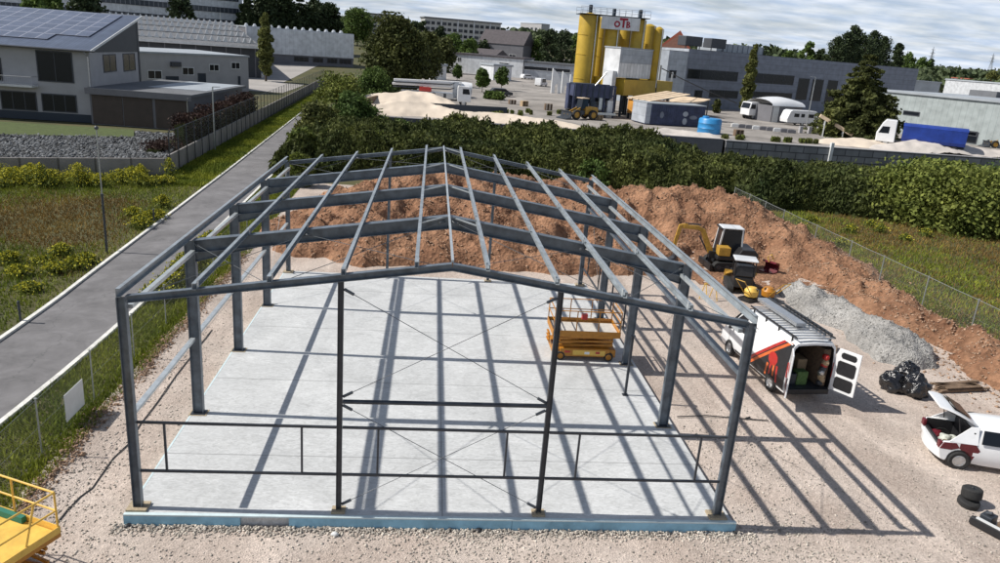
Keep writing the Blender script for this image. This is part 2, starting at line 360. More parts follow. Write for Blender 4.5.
def npmesh(name, V, Fq, mats, mi=None, parent=None, smooth=False):
    """V (n,3), Fq (m,4) or (m,3)"""
    me = bpy.data.meshes.new(name); k = Fq.shape[1]; m = len(Fq)
    me.vertices.add(len(V)); me.vertices.foreach_set('co', V.astype(np.float32).ravel())
    me.loops.add(m*k); me.loops.foreach_set('vertex_index', Fq.astype(np.int32).ravel())
    me.polygons.add(m); me.polygons.foreach_set('loop_start', np.arange(0, m*k, k, dtype=np.int32)); me.polygons.foreach_set('loop_total', np.full(m, k, dtype=np.int32))
    for q in (mats if isinstance(mats, (list, tuple)) else [mats]): me.materials.append(M[q])
    if mi is not None: me.polygons.foreach_set('material_index', mi.astype(np.int32))
    if smooth: me.polygons.foreach_set('use_smooth', np.ones(m, dtype=bool))
    me.update(calc_edges=True); me.validate()
    o = bpy.data.objects.new(name, me); COL.objects.link(o)
    if parent: o.parent = parent
    return o
def sheet(name, x0, x1, y0, y1, nx, ny, zf, m, parent=None, smooth=True, maskf=None):
    xs = np.linspace(x0, x1, nx+1); ys = np.linspace(y0, y1, ny+1); X, Y = np.meshgrid(xs, ys); X = X.ravel(); Y = Y.ravel()
    Z = np.array([zf(a, b) for a, b in zip(X, Y)])
    i = np.arange(nx)[None, :] + np.arange(ny)[:, None]*(nx+1); i = i.ravel()
    Fq = np.stack([i, i+1, i+nx+2, i+nx+1], 1)
    if maskf is not None:
        keep = np.array([maskf((X[q[0]]+X[q[2]])/2, (Y[q[0]]+Y[q[2]])/2) for q in Fq]); Fq = Fq[keep]
    return npmesh(name, np.stack([X, Y, Z], 1), Fq, m, parent=parent, smooth=smooth)
def nz(x, y, s, seed=0, o=4):
    return noise.fractal(Vector((x*s+seed*17.3, y*s-seed*9.1, seed*3.7)), 1.0, 2.0, o)
def leaf_quads(P, size, flat=.0, aspect=1.4, rot=None, vert=1.):
    n = len(P); d = rs.normal(size=(n,3)); d[:,2] *= (1-flat)*vert; d /= np.linalg.norm(d, axis=1)[:,None]+1e-9
    e = rs.normal(size=(n,3)); e -= (e*d).sum(1)[:,None]*d; e /= np.linalg.norm(e, axis=1)[:,None]+1e-9
    s = (size*(.6+.8*rs.rand(n)))[:,None]*.5
    a = d*s*aspect; b = e*s
    V = np.stack([P-a, P+b*.9, P+a, P-b*.9], 1).reshape(-1,3)
    return V, np.arange(n*4).reshape(-1,4)
def blob_points(c, r, n, shell=.55):
    """points in the outer shell of an ellipsoid"""
    d = rs.normal(size=(n,3)); d /= np.linalg.norm(d, axis=1)[:,None]
    k = (shell+(1-shell)*rs.rand(n)**.6)[:,None]
    return np.array(c)+d*k*np.array(r)
def tree(kind, label, x, y, z, h, w, mats='leaf_mid', leaf=.6, n=2500, group=None, base=.18, name=None, cat='tree', trunk_r=None, blobs=None):
    """kinds: round, column, cone, bush"""
    root = empty(name or {'round':'broadleaf_tree','column':'poplar_tree','cone':'conifer_tree','bush':'bush'}[kind], (x,y,z), 0, label, cat, group)
    tr = trunk_r or max(.08, h*.018)
    t = MB(); pts = [(math.sin(i*1.3)*.04*w*.3, math.cos(i*1.7)*.03*w*.3, h*.85*i/5) for i in range(6)]
    pts[0] = (0,0,-.2); t.tube(pts, tr, 7, tr*.25)
    P = []
    if kind == 'round' or kind == 'bush':
        nb = blobs or 16
        for i in range(nb):
            a = i*2.4+random.random(); q = ((i+.5)/nb)
            zz = h*(base+(1-base)*(.12+.76*q)); prof = math.sin(math.pi*min(.97, .2+.72*q))**.8
            rr = w*.5*prof*random.uniform(.35,.68); br = w*random.uniform(.15,.26)*(1.05-.3*q)
            c = (rr*math.cos(a), rr*math.sin(a), min(zz, h-br*.8))
            br *= random.uniform(.75,1.25); P.append(blob_points(c, (br, br, br*random.uniform(.7,1.0)), int(n/nb), .35)); P[-1] += rs.normal(size=P[-1].shape)*br*.16
            t.tube([(0,0,h*(base+.1*q)), (c[0]*.5, c[1]*.5, (h*base+c[2])*.5+.1*h), c], tr*.45, 5, tr*.1)
    elif kind == 'column':
        for i in range(14):
            q = (i+.5)/14; rr = w*.5*(math.sin(math.pi*(.1+.86*q))**.6)*(1-.25*q)
            a = i*2.4; c = (rr*.3*math.cos(a), rr*.3*math.sin(a), h*(base+(1-base)*q*.97))
            P.append(blob_points(c, (rr*.78, rr*.78, h*.07), int(n/14), .5))
    else:
        nl = 15
        for i in range(nl):
            q = i/nl; rr = w*.5*(1-q)**.85*random.uniform(.85,1.12)+.15; zz = h*(base+(1-base)*q)
            m = max(4, int(7*(1-q)+3))
            for k in range(m):
                a = 6.283*k/m+i*1.1; L_ = rr*random.uniform(.7,1.1); cnt = max(4, int(n/nl/m*(1.6-q)))
                s = rs.rand(cnt)**.7
                pp = np.stack([s*L_*math.cos(a), s*L_*math.sin(a), zz-s*L_*.22+np.zeros(cnt)], 1)+rs.normal(size=(cnt,3))*np.array([.12,.12,.08])*max(rr*.5,.5)
                P.append(pp)
                if q < .8: t.tube([(0,0,zz), (L_*.8*math.cos(a), L_*.8*math.sin(a), zz-L_*.15)], tr*.3*(1-q), 4, .02)
    t.build('trunk', 'bark', root)
    P = np.concatenate(P); P[:,2] = np.clip(P[:,2], .05, h*1.02)
    V, Fq = leaf_quads(P, leaf); o = npmesh('crown', V, Fq, mats, parent=root)
    return root

# ------------------------------------------------------------------ terrain & setting
def sst(a, b, x):
    t = max(0, min(1, (x-a)/(b-a))); return t*t*(3-2*t)
def H(x, y):
    d = math.hypot(x-7, y+17)
    z = -.36 + 2.5*sst(150, 235, y if x < -8 else 260)*sst(120, 160, y) if x < -8 else -.36+2.5*sst(77, 79.5, y)
    z += 11*sst(300, 620, d)*(.75+.35*math.sin(math.atan2(x-7, y+17)*3+1.2)) + 14*sst(700, 1700, d)
    return z
# one ground sheet, graded rings reaching the horizon
def ground_sheet():
    def axis(lo, hi, near, step):
        a = [0.]; s = step
        while a[-1] < hi:
            a.append(a[-1]+s)
            if a[-1] > near: s *= 1.16
        b = [0.]; s = step
        while b[-1] > lo:
            b.append(b[-1]-s)
            if b[-1] < -near: s *= 1.16
        return np.array(sorted(set(b+a)))
    xs = axis(-2600, 2900, 100, 2.5)
    ys = axis(-400, 3600, 110, 2.5)
    # put breaks exactly where the yard steps up
    X, Y = np.meshgrid(xs, ys); nx = len(xs)-1; ny = len(ys)-1
    Z = np.array([H(a, b) for a, b in zip(X.ravel(), Y.ravel())])
    i = (np.arange(nx)[None,:]+np.arange(ny)[:,None]*(nx+1)).ravel()
    o = npmesh('ground', np.stack([X.ravel(), Y.ravel(), Z], 1), np.stack([i, i+1, i+nx+2, i+nx+1], 1), 'meadow', smooth=True)
    tag(o, kind='structure')
ground_sheet()
# site gravel
def zs(x, y): return -.315+.03*nz(x, y, .35, 1)+.012*nz(x, y, 1.7, 2)
FX = -3.7      # left mesh fence line
o = sheet('gravel_ground', -3.3, 33, -22, 46, 145, 272, lambda x, y: zs(x, y) - (.12 if (.1 < x < 15.1 and 0 < y < 20) else 0), 'gravel', maskf=lambda x, y: x < 33.2-.0*y)
tag(o, kind='structure')
# yard beyond the wall
o = sheet('yard_paving', -6, 330, 78.1, 420, 40, 60, lambda x, y: 2.2 if y < 180 else max(2.2, H(x, y)+.06), 'yard'); tag(o, kind='structure')
# lane with kerbs
Lp = [(-20,-700),(0,348),(30,322),(85,280),(110,260.5),(160,223),(232,168),(305,110),(327,93)]
Rp = [(-20,-700),(0,438),(20,420),(117,324),(150,281),None,None,(305,140),(324,120)]
def lane():
    Lw = [at(a, b, -.3) for a, b in Lp[1:]]; Lw.insert(0, Vector((Lw[0].x-2.2, -16, 0)))
    # left edge as function of y; the lane is 3.3 m wide
    edge = [(p.y, p.x) for p in Lw]
    ys = list(np.arange(-16, 168, 2.0))
    def ex(y):
        for (ya, xa), (yb, xb) in zip(edge[:-1], edge[1:]):
            if y <= yb: return xa+(xb-xa)*(y-ya)/(yb-ya)
        return edge[-1][1]-(y-edge[-1][0])*.10
    sm = [sum(ex(y+k) for k in (-6,-3,0,3,6))/5 for y in ys]
    wid = [3.35+.03*max(0, y-10)*(1 if y < 110 else 1)*.35 for y in ys]
    n = len(ys)
    def strip(name, off0, off1, z, m_, hgt=0):
        b = MB(); rings = []
        for i in range(n):
            a = sm[i]+off0(i); c = sm[i]+off1(i); zz = max(-.3, H(a, ys[i])+.06)+z
            if hgt: rings.append([Vector((a, ys[i], zz-.2)), Vector((c, ys[i], zz-.2)), Vector((c, ys[i], zz+hgt)), Vector((a, ys[i], zz+hgt))])
            else: rings.append((Vector((a, ys[i], zz)), Vector((c, ys[i], zz))))
        if hgt: b.loft(rings)
        else:
            vs = [v for g in rings for v in g]; b.add(vs, [(2*i, 2*i+1, 2*i+3, 2*i+2) for i in range(n-1)])
        return tag(b.build(name, m_, fixn=bool(hgt)), kind='structure')
    strip('road', lambda i: 0, lambda i: wid[i], 0.012, 'asphalt')
    strip('road_kerb', lambda i: -.17, lambda i: 0, 0, 'kerb', .10)
    strip('road_kerb', lambda i: wid[i], lambda i: wid[i]+.17, 0, 'kerb', .10)
    return ys, sm, wid
lys, lx, lw = lane()
def lane_x(y, side=0): return float(np.interp(y, lys, lx))+(float(np.interp(y, lys, lw)) if side else 0)

# ------------------------------------------------------------------ foundation slab
fs = empty('foundation_slab', (0,0,0), 0, 'large pale concrete floor slab with blue insulation edge under the steel frame', 'foundation')
b = MB(); b.box(-.15, 15.35, -.22, 20.35, -.5, 0); b.build('slab', 'slab', fs)
for x0, x1 in ((-.24, 2.55), (3.75, 9.4), (9.41, 15.44)):
    b = MB(); b.box(x0, x1, -.31, -.223, -.45, -.035); b.build('insulation_board', 'xps', fs)
b = MB(); b.box(-.24, 15.44, -.31, -.20, -.032, .006); b.build('edge_strip', 'xps_top', fs)
b = MB(); b.box(-.21, -.153, -.22, 20.35, -.45, .004); b.build('edge_strip', 'xps_top', fs)

# ------------------------------------------------------------------ steel hall frame
W, BAY, HE, HR = 15., 5.03, 5.611, 6.758
sf = empty('steel_hall_frame', (0,0,0), 0, 'open grey steel portal frame hall without walls or roof on the concrete slab', 'steel frame')
def zr(x): return HE+(HR-HE)*(1-abs(x-7.5)/7.5)       # top of rafters
for k in range(5):
    y = k*BAY; end = k in (0, 4)
    for x in (0, 15):
        c = MB()
        xx = x+(.02 if x == 0 else -.02)
        c.ibeam((xx, y, .03), (xx, y, zr(x)-.03), .205 if end else .31, .16 if end else .19, .02, .014, (1,0,0))
        co = c.build('column', 'steel', sf)
        g = MB(); g.box(xx-.22, xx+.22, y-.17, y+.17, -.02, .03); g.build('base_plate', 'steel_dark', co)
        g = MB(); g.box(xx-.27, xx+.27, y-.21, y+.2, -.02, .012) if not end else g.box(xx-.24, xx+.24, y-.2, y+.2, -.02, .06); g.build('grout_pad', 'grout', co)
    dp = .175 if end else .38
    for s in (0, 1):
        x0 = 0 if s == 0 else 15
        c = MB(); xa = x0+(.14 if s == 0 else -.14)
        c.ibeam((xa, y, zr(xa)-dp/2), (7.5+(-.004 if s == 0 else .004), y, HR-dp/2), dp, .16 if end else .30, .022, .013)
        if not end:   # haunch
            xb = x0+(2.0 if s == 0 else -2.0)
            c.prism([(xa, y-.006, zr(xa)-dp), (xb, y-.006, zr(xb)-dp), (xa, y-.006, zr(xa)-dp-.28)], (0,0,0), (0,.012,0))
            c.rect((xa, y, zr(xa)-dp-.285), (xb, y, zr(xb)-dp-.01), .17, .015)
        c.build('rafter', 'steel', sf, fixn=True)
# ridge haunches / gable posts
for yy, fr in ((0, 1), (4*BAY, 0)):
    for x in (4.943, 10.12):
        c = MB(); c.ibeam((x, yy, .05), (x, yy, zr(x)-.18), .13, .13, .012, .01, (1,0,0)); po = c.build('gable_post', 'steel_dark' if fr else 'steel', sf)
        g = MB(); g.box(x-.17, x+.17, yy-.16, yy+.14, -.01, .05); g.build('grout_pad', 'grout', po)
# purlins
for i, x in enumerate((0, 1.667, 3.333, 5, 6.667, 8.333, 10, 11.667, 13.333, 15)):
    c = MB(); fl = 1 if x < 7.5 else -1; z = zr(x)+.012; hgt = .21 if x in (0, 15) else .155
    c.cchan((x, -.14, z+hgt/2-.01), (x, 4*BAY+.14, z+hgt/2-.01), .09, hgt, .012, (0,0,1), fl)
    c.build('purlin', 'zinc', sf, fixn=True)
c = MB(); c.rect((7.5, .0, HR+.045), (7.5, 4*BAY, HR+.045), .06, .06); c.build('ridge_tube', 'steel_light', sf)
# cleats where purlins meet rafters
for k in range(5):
    for x in (1.667, 3.333, 5, 6.667, 8.333, 10, 11.667, 13.333):
        c = MB(); c.box(x+(.045 if x < 7.5 else -.057), x+(.057 if x < 7.5 else -.045), k*BAY-.06, k*BAY+.06, zr(x), zr(x)+.2); c.build('cleat', 'steel_light', sf)
# eave struts, wall rails
for x in (.13, 14.80):
    c = MB()
    for k in range(4): c = MB(); c.rect((x, k*BAY+.16, 5.30), (x, (k+1)*BAY-.16, 5.30), .12, .10); c.build('eave_strut', 'steel_light', sf)
for k in range(4): c = MB(); c.rect((0, k*BAY+.13, 2.55), (0, (k+1)*BAY-.13, 2.55), .14, .08); c.build('wall_rail', 'steel_light', sf)
for k in range(4): c = MB(); c.rect((15, k*BAY+.13, 4.15), (15, (k+1)*BAY-.13, 4.15), .16, .10); c.build('wall_rail', 'steel', sf)
for z in (2.2, 1.0):
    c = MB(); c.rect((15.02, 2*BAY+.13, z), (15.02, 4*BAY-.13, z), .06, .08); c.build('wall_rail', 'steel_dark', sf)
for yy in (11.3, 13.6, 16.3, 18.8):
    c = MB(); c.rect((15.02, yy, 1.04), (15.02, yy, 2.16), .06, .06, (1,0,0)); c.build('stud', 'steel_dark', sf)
# front rails and studs
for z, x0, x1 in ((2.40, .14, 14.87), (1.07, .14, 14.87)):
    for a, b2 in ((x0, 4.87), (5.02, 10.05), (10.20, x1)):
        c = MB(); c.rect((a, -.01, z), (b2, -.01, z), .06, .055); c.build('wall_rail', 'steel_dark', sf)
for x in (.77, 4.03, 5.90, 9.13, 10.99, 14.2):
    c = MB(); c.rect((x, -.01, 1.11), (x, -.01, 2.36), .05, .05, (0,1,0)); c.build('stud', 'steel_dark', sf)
c = MB(); c.tube([(5.02, 0, 3.10), (10.05, 0, 3.14)], .055, 10); c.build('bracing_strut', 'steel_dark', sf, smooth=True)
def rod(a, b_, r=.009, m_='rod'):
    c = MB(); c.tube([a, b_], r, 5); a, b_ = Vector(a), Vector(b_); d = (b_-a).normalized()
    c.tube([a+d*.02, a+d*.28], r*4.2, 6); c.tube([b_-d*.28, b_-d*.02], r*4.2, 6)
    c.build('bracing_rod', m_, sf, smooth=True)
for a, b_ in (((5.0,.03,6.0),(10.06,.03,3.2)), ((10.06,.05,6.0),(5.0,.05,3.2)), ((5.0,.03,3.0),(10.06,.03,.15)), ((10.06,.05,3.0),(5.0,.05,.15))): rod(a, b_)
for k in (0, 3):
    for xa, xb in ((.2, 3.33), (3.33, 7.4), (7.6, 11.67), (11.67, 14.8)):
        za, zb = zr(xa)-.14, zr(xb)-.14
        rod((xa, k*BAY+.08, za), (xb, (k+1)*BAY-.08, zb)); rod((xb, k*BAY+.08, zb), (xa, (k+1)*BAY-.08, za))
for x in (.0, 15.):
    rod((x, 3*BAY+.1, .2), (x, 4*BAY-.1, 5.1)); rod((x, 4*BAY-.1, .2), (x, 3*BAY+.1, 5.1))
for k in range(1, 5):      # fly braces beside the ridge
    c = MB(); y = k*BAY
    c.rect((7.5, y, HR-.02), (8.35, y-.55, zr(8.35)-.02), .04, .04); c.rect((7.5, y-.01, HR-.02), (6.65, y-.55, zr(6.65)-.02), .04, .04)
    c.build('fly_brace', 'steel_light', sf)
c = MB(); c.rect((5.9, 1.2, 6.3), (9.1, 1.2, 6.3), .04, .04); 
# temporary post standing loose on the slab
pl = at(625, 395, 0)
c = MB(); c.rect((0,0,.02), (0,0,2.3), .08, .08, (1,0,0)); c.cbox((0,0,.01), (.2,.2,.02)); c.cbox((0,0,2.31), (.16,.16,.02))
o = c.build('prop_post', 'steel_dark'); o.location = pl; tag(o, 'thin dark steel post standing upright on the slab beside the yellow scissor lift', 'post')

# ------------------------------------------------------------------ loose stones along the slab and on the gravel
def rocks(name, pts, sizes, m_, kind='stuff', flat=.7):
    n = len(pts); base = np.array([(1,0,0),(-1,0,0),(0,1,0),(0,-1,0),(0,0,1),(0,0,-1)], float)
    tri = np.array([(0,2,4),(2,1,4),(1,3,4),(3,0,4),(2,0,5),(1,2,5),(3,1,5),(0,3,5)])
    V = np.repeat(base[None], n, 0)*(.6+.8*rs.rand(n,6,1))+rs.normal(size=(n,6,3))*.16
    a = rs.rand(n)*6.28; ca, sa = np.cos(a), np.sin(a)
    x = V[:,:,0]*ca[:,None]-V[:,:,1]*sa[:,None]; y = V[:,:,0]*sa[:,None]+V[:,:,1]*ca[:,None]
    V = np.stack([x, y, V[:,:,2]*flat], 2)*np.array(sizes)[:,None,None]*.5+np.array(pts)[:,None,:]
    Fq = (tri[None]+np.arange(n)[:,None,None]*6).reshape(-1,3)
    return tag(npmesh(name, V.reshape(-1,3), Fq, m_), kind=kind)
P = []; S = []
for i in range(2600):
    x = random.uniform(-.5, 16); y = -.33-abs(random.gauss(0, .16)); P.append((x, y, zs(x,y)+.01+.05*max(0, 1-(-.3-y)/.2))); S.append(random.uniform(.03,.10))
for cx, cy, sx, sy, n in ((-2.6,0.5,.8,2.2,700),(-1,-1.6,2,1,500),(8.2,-1.0,1.6,.5,600),(16.4,-1.6,1.6,1.4,1200),(18,-3,3,1.5,800),(20,-1.5,6,3,900),(10,-2,9,2,1500),(25,2,6,6,1200),(17.5,3.5,1,1.6,500),(-1.9,7,.9,5,900)):
    for i in range(n):
        x = random.gauss(cx, sx); y = random.gauss(cy, sy)
        if -.3 < x < 15.5 and -.4 < y < 20.5: continue
        if x < -3.2: continue
        P.append((x, y, zs(x,y)+.01)); S.append(random.uniform(.03,.085))
for i in range(13000):
    x = random.uniform(-3, 32); y = random.uniform(-7, 22)
    if -.3 < x < 15.5 and -.4 < y < 20.5: continue
    P.append((x, y, zs(x,y)+.004)); S.append(random.uniform(.02,.055))
rocks('crushed_stone', P, S, 'stone')

# ------------------------------------------------------------------ earth heaps
def ridge(x, y, pts, wd):
    """height of a heap whose crest is a polyline of (x,y,h)"""
    best = 0
    for (xa, ya, ha), (xb, yb, hb) in zip(pts[:-1], pts[1:]):
        dx, dy = xb-xa, yb-ya; L2 = dx*dx+dy*dy; t = max(0, min(1, ((x-xa)*dx+(y-ya)*dy)/L2))
        d = math.hypot(x-xa-t*dx, y-ya-t*dy); h = ha+(hb-ha)*t; v = h*(1-d/(wd*(.5+h/5.))) 
        best = max(best, v)
    return best
def heap(name, x0, x1, y0, y1, step, pts, wd, m_, label, rough=.35, seed=3, cat='earth heap', extra=None):
    def zf(x, y):
        w1 = nz(x, y, .35, seed)*1.1; w2 = nz(x, y, .35, seed+5)*1.1
        h = ridge(x+w1, y+w2, pts, wd)
        if extra: h = max(h, extra(x+w1, y+w2))
        k = min(1, max(0, h*1.6))
        hh = h + k*rough*(nz(x, y, .9, seed+1, 6)+.35*abs(nz(x, y, 2.4, seed+2, 4)))
        return -.5+min(.42, h*2)+max(0, hh)*.98-.0 if h > 0 else -.6
    nx = int((x1-x0)/step); ny = int((y1-y0)/step)
    o = sheet(name, x0, x1, y0, y1, nx, ny, zf, m_)
    return tag(o, label, cat), zf
mound, mz = heap('soil_heap', -5, 36, 21.5, 48, .17,
    [(1.5,30,1.6),(3.0,34,2.3),(7,36.5,3.0),(11,37.5,2.9),(16,37.5,2.7),(21,36.5,2.75),(26,36,3.1),(29,34.5,2.7),(31,31,1.6),(32.5,27,.7)], 5.5, 'soil',
    'long high heap of red brown excavated soil behind the steel frame', .5, 3,
    extra=lambda x, y: max(ridge(x, y, [(-.5,27,1.1),(3,26.5,1.5),(8,27,1.4),(12,26.3,1.5),(17,28,1.6),(21,29,1.4)], 3.6), ridge(x, y, [(2,24.6,.5),(14,24.2,.5),(20,25,.4)], 2.5)))
berm, bz = heap('soil_berm', 24, 40, -3, 29, .12,
    [(31.5,26.5,.7),(31.6,22,.75),(31.8,17,.8),(32.2,13.5,.7),(32.3,10,.75),(32.6,4,.6),(33.5,-2,.4)], 2.7, 'soil', 'low bank of red brown soil clods along the foot of the right mesh fence', .55, 8, 'earth bank')
ghp, gz = heap('rubble_heap', 22.5, 33, 9, 25, .1,
    [(27.0,21.3,.45),(27.6,19,.8),(28.1,16.5,.9),(28.4,14.2,.8),(28.4,12.4,.5)], 2.5, 'greyheap', 'pale grey rubble and gravel heap beside the van', .3, 12, 'gravel heap')
def soil_edge(x, y):
    w = nz(x, y, .3, 51)*2.2
    return (20.5+w < x < 34) and (21.6+.18*abs(x-27)+w < y < 34)
o = sheet('soil_ground', 17, 34, 20, 36, 110, 100, lambda x, y: -.285+.05*nz(x, y, .6, 52)+.03*nz(x, y, 2.2, 53), 'soil', maskf=soil_edge); tag(o, kind='structure')
P = []; S = []
for i in range(9000):
    x = random.uniform(-3, 35); y = random.uniform(22, 44); z = mz(x, y)
    if z > -.35: P.append((x, y, z+.02)); S.append(random.uniform(.06,.30)*random.uniform(.6,1))
for i in range(5000):
    x = random.gauss(32, 1.6); y = random.uniform(-2, 28); z = max(bz(x, y), zs(x, y)); P.append((x, y, z+.01)); S.append(random.uniform(.04,.22))
rocks('soil_clods', P, [v*.8 for v in S], 'clod')
P = []; S = []
for i in range(2600):
    x = random.gauss(28, 1.7); y = random.uniform(9, 23); z = gz(x, y)
    if z > -.35: P.append((x, y, z+.015)); S.append(random.uniform(.03,.10))
rocks('rubble_stones', P, S, 'rubble')
# debris strip along the left fence
P = []; S = []
for i in range(4200):
    y = random.uniform(-4, 24); x = random.gauss(-2.98, .16)+.10*math.sin(y)+.05*math.sin(y*3.1); P.append((x, y, -.31+abs(random.gauss(0,.04)))); S.append(random.uniform(.02,.10)*(1.7 if random.random() < .05 else 1))
rocks('verge_debris', P, S, 'clod')

# ------------------------------------------------------------------ grass
def blades(name, pts, hmin, hmax, m_, w=.03, lean=.35, mi=None, kind='stuff'):
    P = np.array(pts); n = len(P); a = rs.rand(n)*6.283; h = hmin+(hmax-hmin)*rs.rand(n)
    dx, dy = np.cos(a)*w, np.sin(a)*w; lx_, ly_ = rs.normal(size=n)*lean*h, rs.normal(size=n)*lean*h
    V = np.stack([P+np.stack([dx,dy,0*dx],1), P-np.stack([dx,dy,0*dx],1), P+np.stack([lx_,ly_,h],1)], 1).reshape(-1,3)
    return tag(npmesh(name, V, np.arange(n*3).reshape(-1,3), m_), kind=kind)
fieldL = lambda y: lane_x(y)-.2
g1 = []; g2 = []
for i in range(150000):
    y = -2+50*random.random()**1.0; x = fieldL(y)-.05-random.random()**.8*28
    if y > 41.5+(x+25.1)*.36 and True: 
        if y > 41.3+(x+25.1)*.36: continue
    px, py = proj((x, y, -.3))
    if px < -30: continue
    v = nz(x, y, .12, 21)+.3*nz(x, y, .8, 22)
    brown = math.exp(-((px-60)**2/90**2+(py-225)**2/38**2))
    (g2 if v*.35+brown*1.0+random.gauss(0,.12) > .52 else g1).append((x, y, -.36))
blades('meadow_grass', g1, .10, .30, 'blade_green', .03)
blades('dry_meadow_grass', g2, .08, .24, 'blade_dry', .03)
fv = []
for i in range(60000):       # bank between lane and the concrete panel wall
    y = random.uniform(42, 150); a = lane_x(y)-.15; w0x = -14.2-.0295*(y-46)
    x = w0x+(a-w0x)*random.random(); fv.append((x, y, H(x,y)))
blades('bank_grass', fv, .12, .38, 'blade_green', .07)
v1 = []
for i in range(60000):
    y = random.uniform(-6, 55); a = lane_x(y, 1)+.15; x = a+(FX+.72-a)*random.random()
    if y > 24: x = a+random.random()*2.8
    v1.append((x, y, -.36))
blades('verge_grass', v1, .06, .24, 'blade_green', .03)
o = sheet('verge', -9.5, -3.05, -16, 60, 26, 150, lambda x, y: -.34+.03*nz(x,y,.8,4), 'verge', maskf=lambda x, y: lane_x(y,1)+.2 < x < lane_x(y,1)+7); tag(o, kind='structure')
# right-hand field between the mesh fence and the thicket
r1 = []; r2 = []
for i in range(110000):
    y = random.uniform(2, 50); x = 33.6+(y-13)*.02+random.random()**1.2*34
    px, py = proj((x, y, -.3))
    if px > 1040: continue
    (r2 if .6*nz(x, y, .14, 31)+.35*nz(x,y,.9,3)+random.gauss(0,.2) > -.02 else r1).append((x, y, -.36))
blades('field_grass', r1, .10, .30, 'blade_green', .03)
blades('dry_field_grass', r2, .08, .26, 'blade_dry', .03)
# tall flowering weeds: clumps as things
def weed(x, y, h, w, label, group, fl=.35, m_='leaf_bright'):
    r_ = empty('flowering_weed', (x,y,-.36), 0, label, 'wild plant', group)
    n = 420; a = rs.rand(n)*6.28; rr = np.abs(rs.normal(size=n))*w*.33; P = np.stack([rr*np.cos(a), rr*np.sin(a), h*rs.rand(n)*np.clip(1.1-.8*rr/w,.2,1)], 1)
    V, Fq = leaf_quads(P, .08, aspect=3.2, vert=2.5); tag(npmesh('leaves', V, Fq, m_, parent=r_), kind='stuff')
    n = int(190*fl*4); a = rs.rand(n)*6.28; rr = np.abs(rs.normal(size=n))*w*.36; P = np.stack([rr*np.cos(a), rr*np.sin(a), h*(.6+.45*rs.rand(n))*np.clip(1.05-.55*rr/w,.2,1)], 1)
    V, Fq = leaf_quads(P, .085, aspect=1.0); tag(npmesh('flowers', V, Fq, 'flower', parent=r_), kind='stuff')
    c = MB()
    c.tube([(0,0,-.05),(.02,.03,h*.9)], .012, 4); c.build('stem', 'leaf_mid', r_)
for i in range(30):
    t = i/29; px = -6+175*t; q = at(px, 181+3*math.sin(i*2.1), -.3); weed(q.x+random.gauss(0,.45), q.y-random.uniform(-.1,1.9), random.uniform(.55,1.75), random.uniform(.7,1.9), 'tall yellow flowering weeds along the foot of the grey retaining wall', 'weeds along the retaining wall', random.uniform(.25,.8))
for px, py in ((150,222),(158,218),(140,228),(133,215),(163,207)):
    q = at(px, py); weed(q.x, q.y, random.uniform(.6,1.0), .9, 'yellow flowering weeds in the meadow just left of the lane kerb', 'weeds by the lane kerb', .6)
for px, py in ((45,262),(55,272),(75,268),(18,275),(30,290),(85,262),(62,255),(10,262)):
    q = at(px, py); weed(q.x, q.y, random.uniform(.4,.7), .9, 'low yellow flowering weeds in the near left meadow', 'weeds in the near meadow', .5)
for px, py in ((163,285),(170,278),(176,268),(158,296),(190,262),(182,276),(204,252),(212,244),(150,300)):
    q = at(px, py); q.x = max(q.x, lane_x(q.y,1)+.5); weed(q.x, q.y, random.uniform(.6,1.0), 1.0, 'yellow green weeds on the verge beside the left mesh fence', 'weeds on the fence verge', .45)
for px, py in ((812,222),(850,232),(880,232),(905,240),(840,246),(925,236),(800,228),(870,226)):
    q = at(px, py); weed(q.x, q.y, random.uniform(.5,.8), .8, 'sparse pale weeds in the dry field in front of the thicket', 'weeds in the right field', .25)

# ------------------------------------------------------------------ thickets
def thicket(name, label, poly_y0, poly_y1, x0, x1, hf, n, leaf, m_, seed):
    def zf(x, y):
        ya, yb = poly_y0(x), poly_y1(x)
        e = min((y-ya)/2.2, (yb-y)/1.5, (x-x0)/2., (x1-x)/2.)
        if e <= 0: return -.5
        k = min(1, e)**.5
        return -.4+k*(hf(x, y)+1.5*nz(x, y, .22, seed, 3)+.7*nz(x, y, 1.0, seed+1, 2))
    xs = rs.uniform(x0, x1, n); P = []
    for x in xs:
        ya, yb = poly_y0(x), poly_y1(x); y = random.uniform(ya, yb) if random.random() > .3 else ya+random.random()**2*3
        z = zf(x, y)
        if z < -.3: z = random.uniform(-.2, .8)
        elif random.random() < .35: z = random.uniform(max(-.2, z-1.2), z)+(.5 if random.random() < .06 else 0)
        if y-ya < 2.5 and random.random() < .6: z = random.uniform(-.3, z)
        P.append((x, y, z+random.gauss(.05,.13)))
    root = empty(name, ((x0+x1)/2, 55, -.36), 0, label, 'hedge')
    off = np.array([(x0+x1)/2, 55, -.36])
    V, Fq = leaf_quads(np.array(P)-off, leaf, aspect=2.2, vert=2.0); npmesh('foliage', V, Fq, m_, parent=root)
    nx, ny = int((x1-x0)/.6), 60
    o = sheet('branches', x0, x1, min(poly_y0(x) for x in (x0,(x0+x1)/2,x1))-1, max(poly_y1(x) for x in (x0,(x0+x1)/2,x1))+1, nx, ny, lambda x, y: zf(x,y)-.25, 'leaf_hedge')
    me = o.data; co = np.zeros(len(me.vertices)*3, dtype=np.float32); me.vertices.foreach_get('co', co); co = co.reshape(-1,3)-off.astype(np.float32); me.vertices.foreach_set('co', co.ravel()); me.update(); o.parent = root
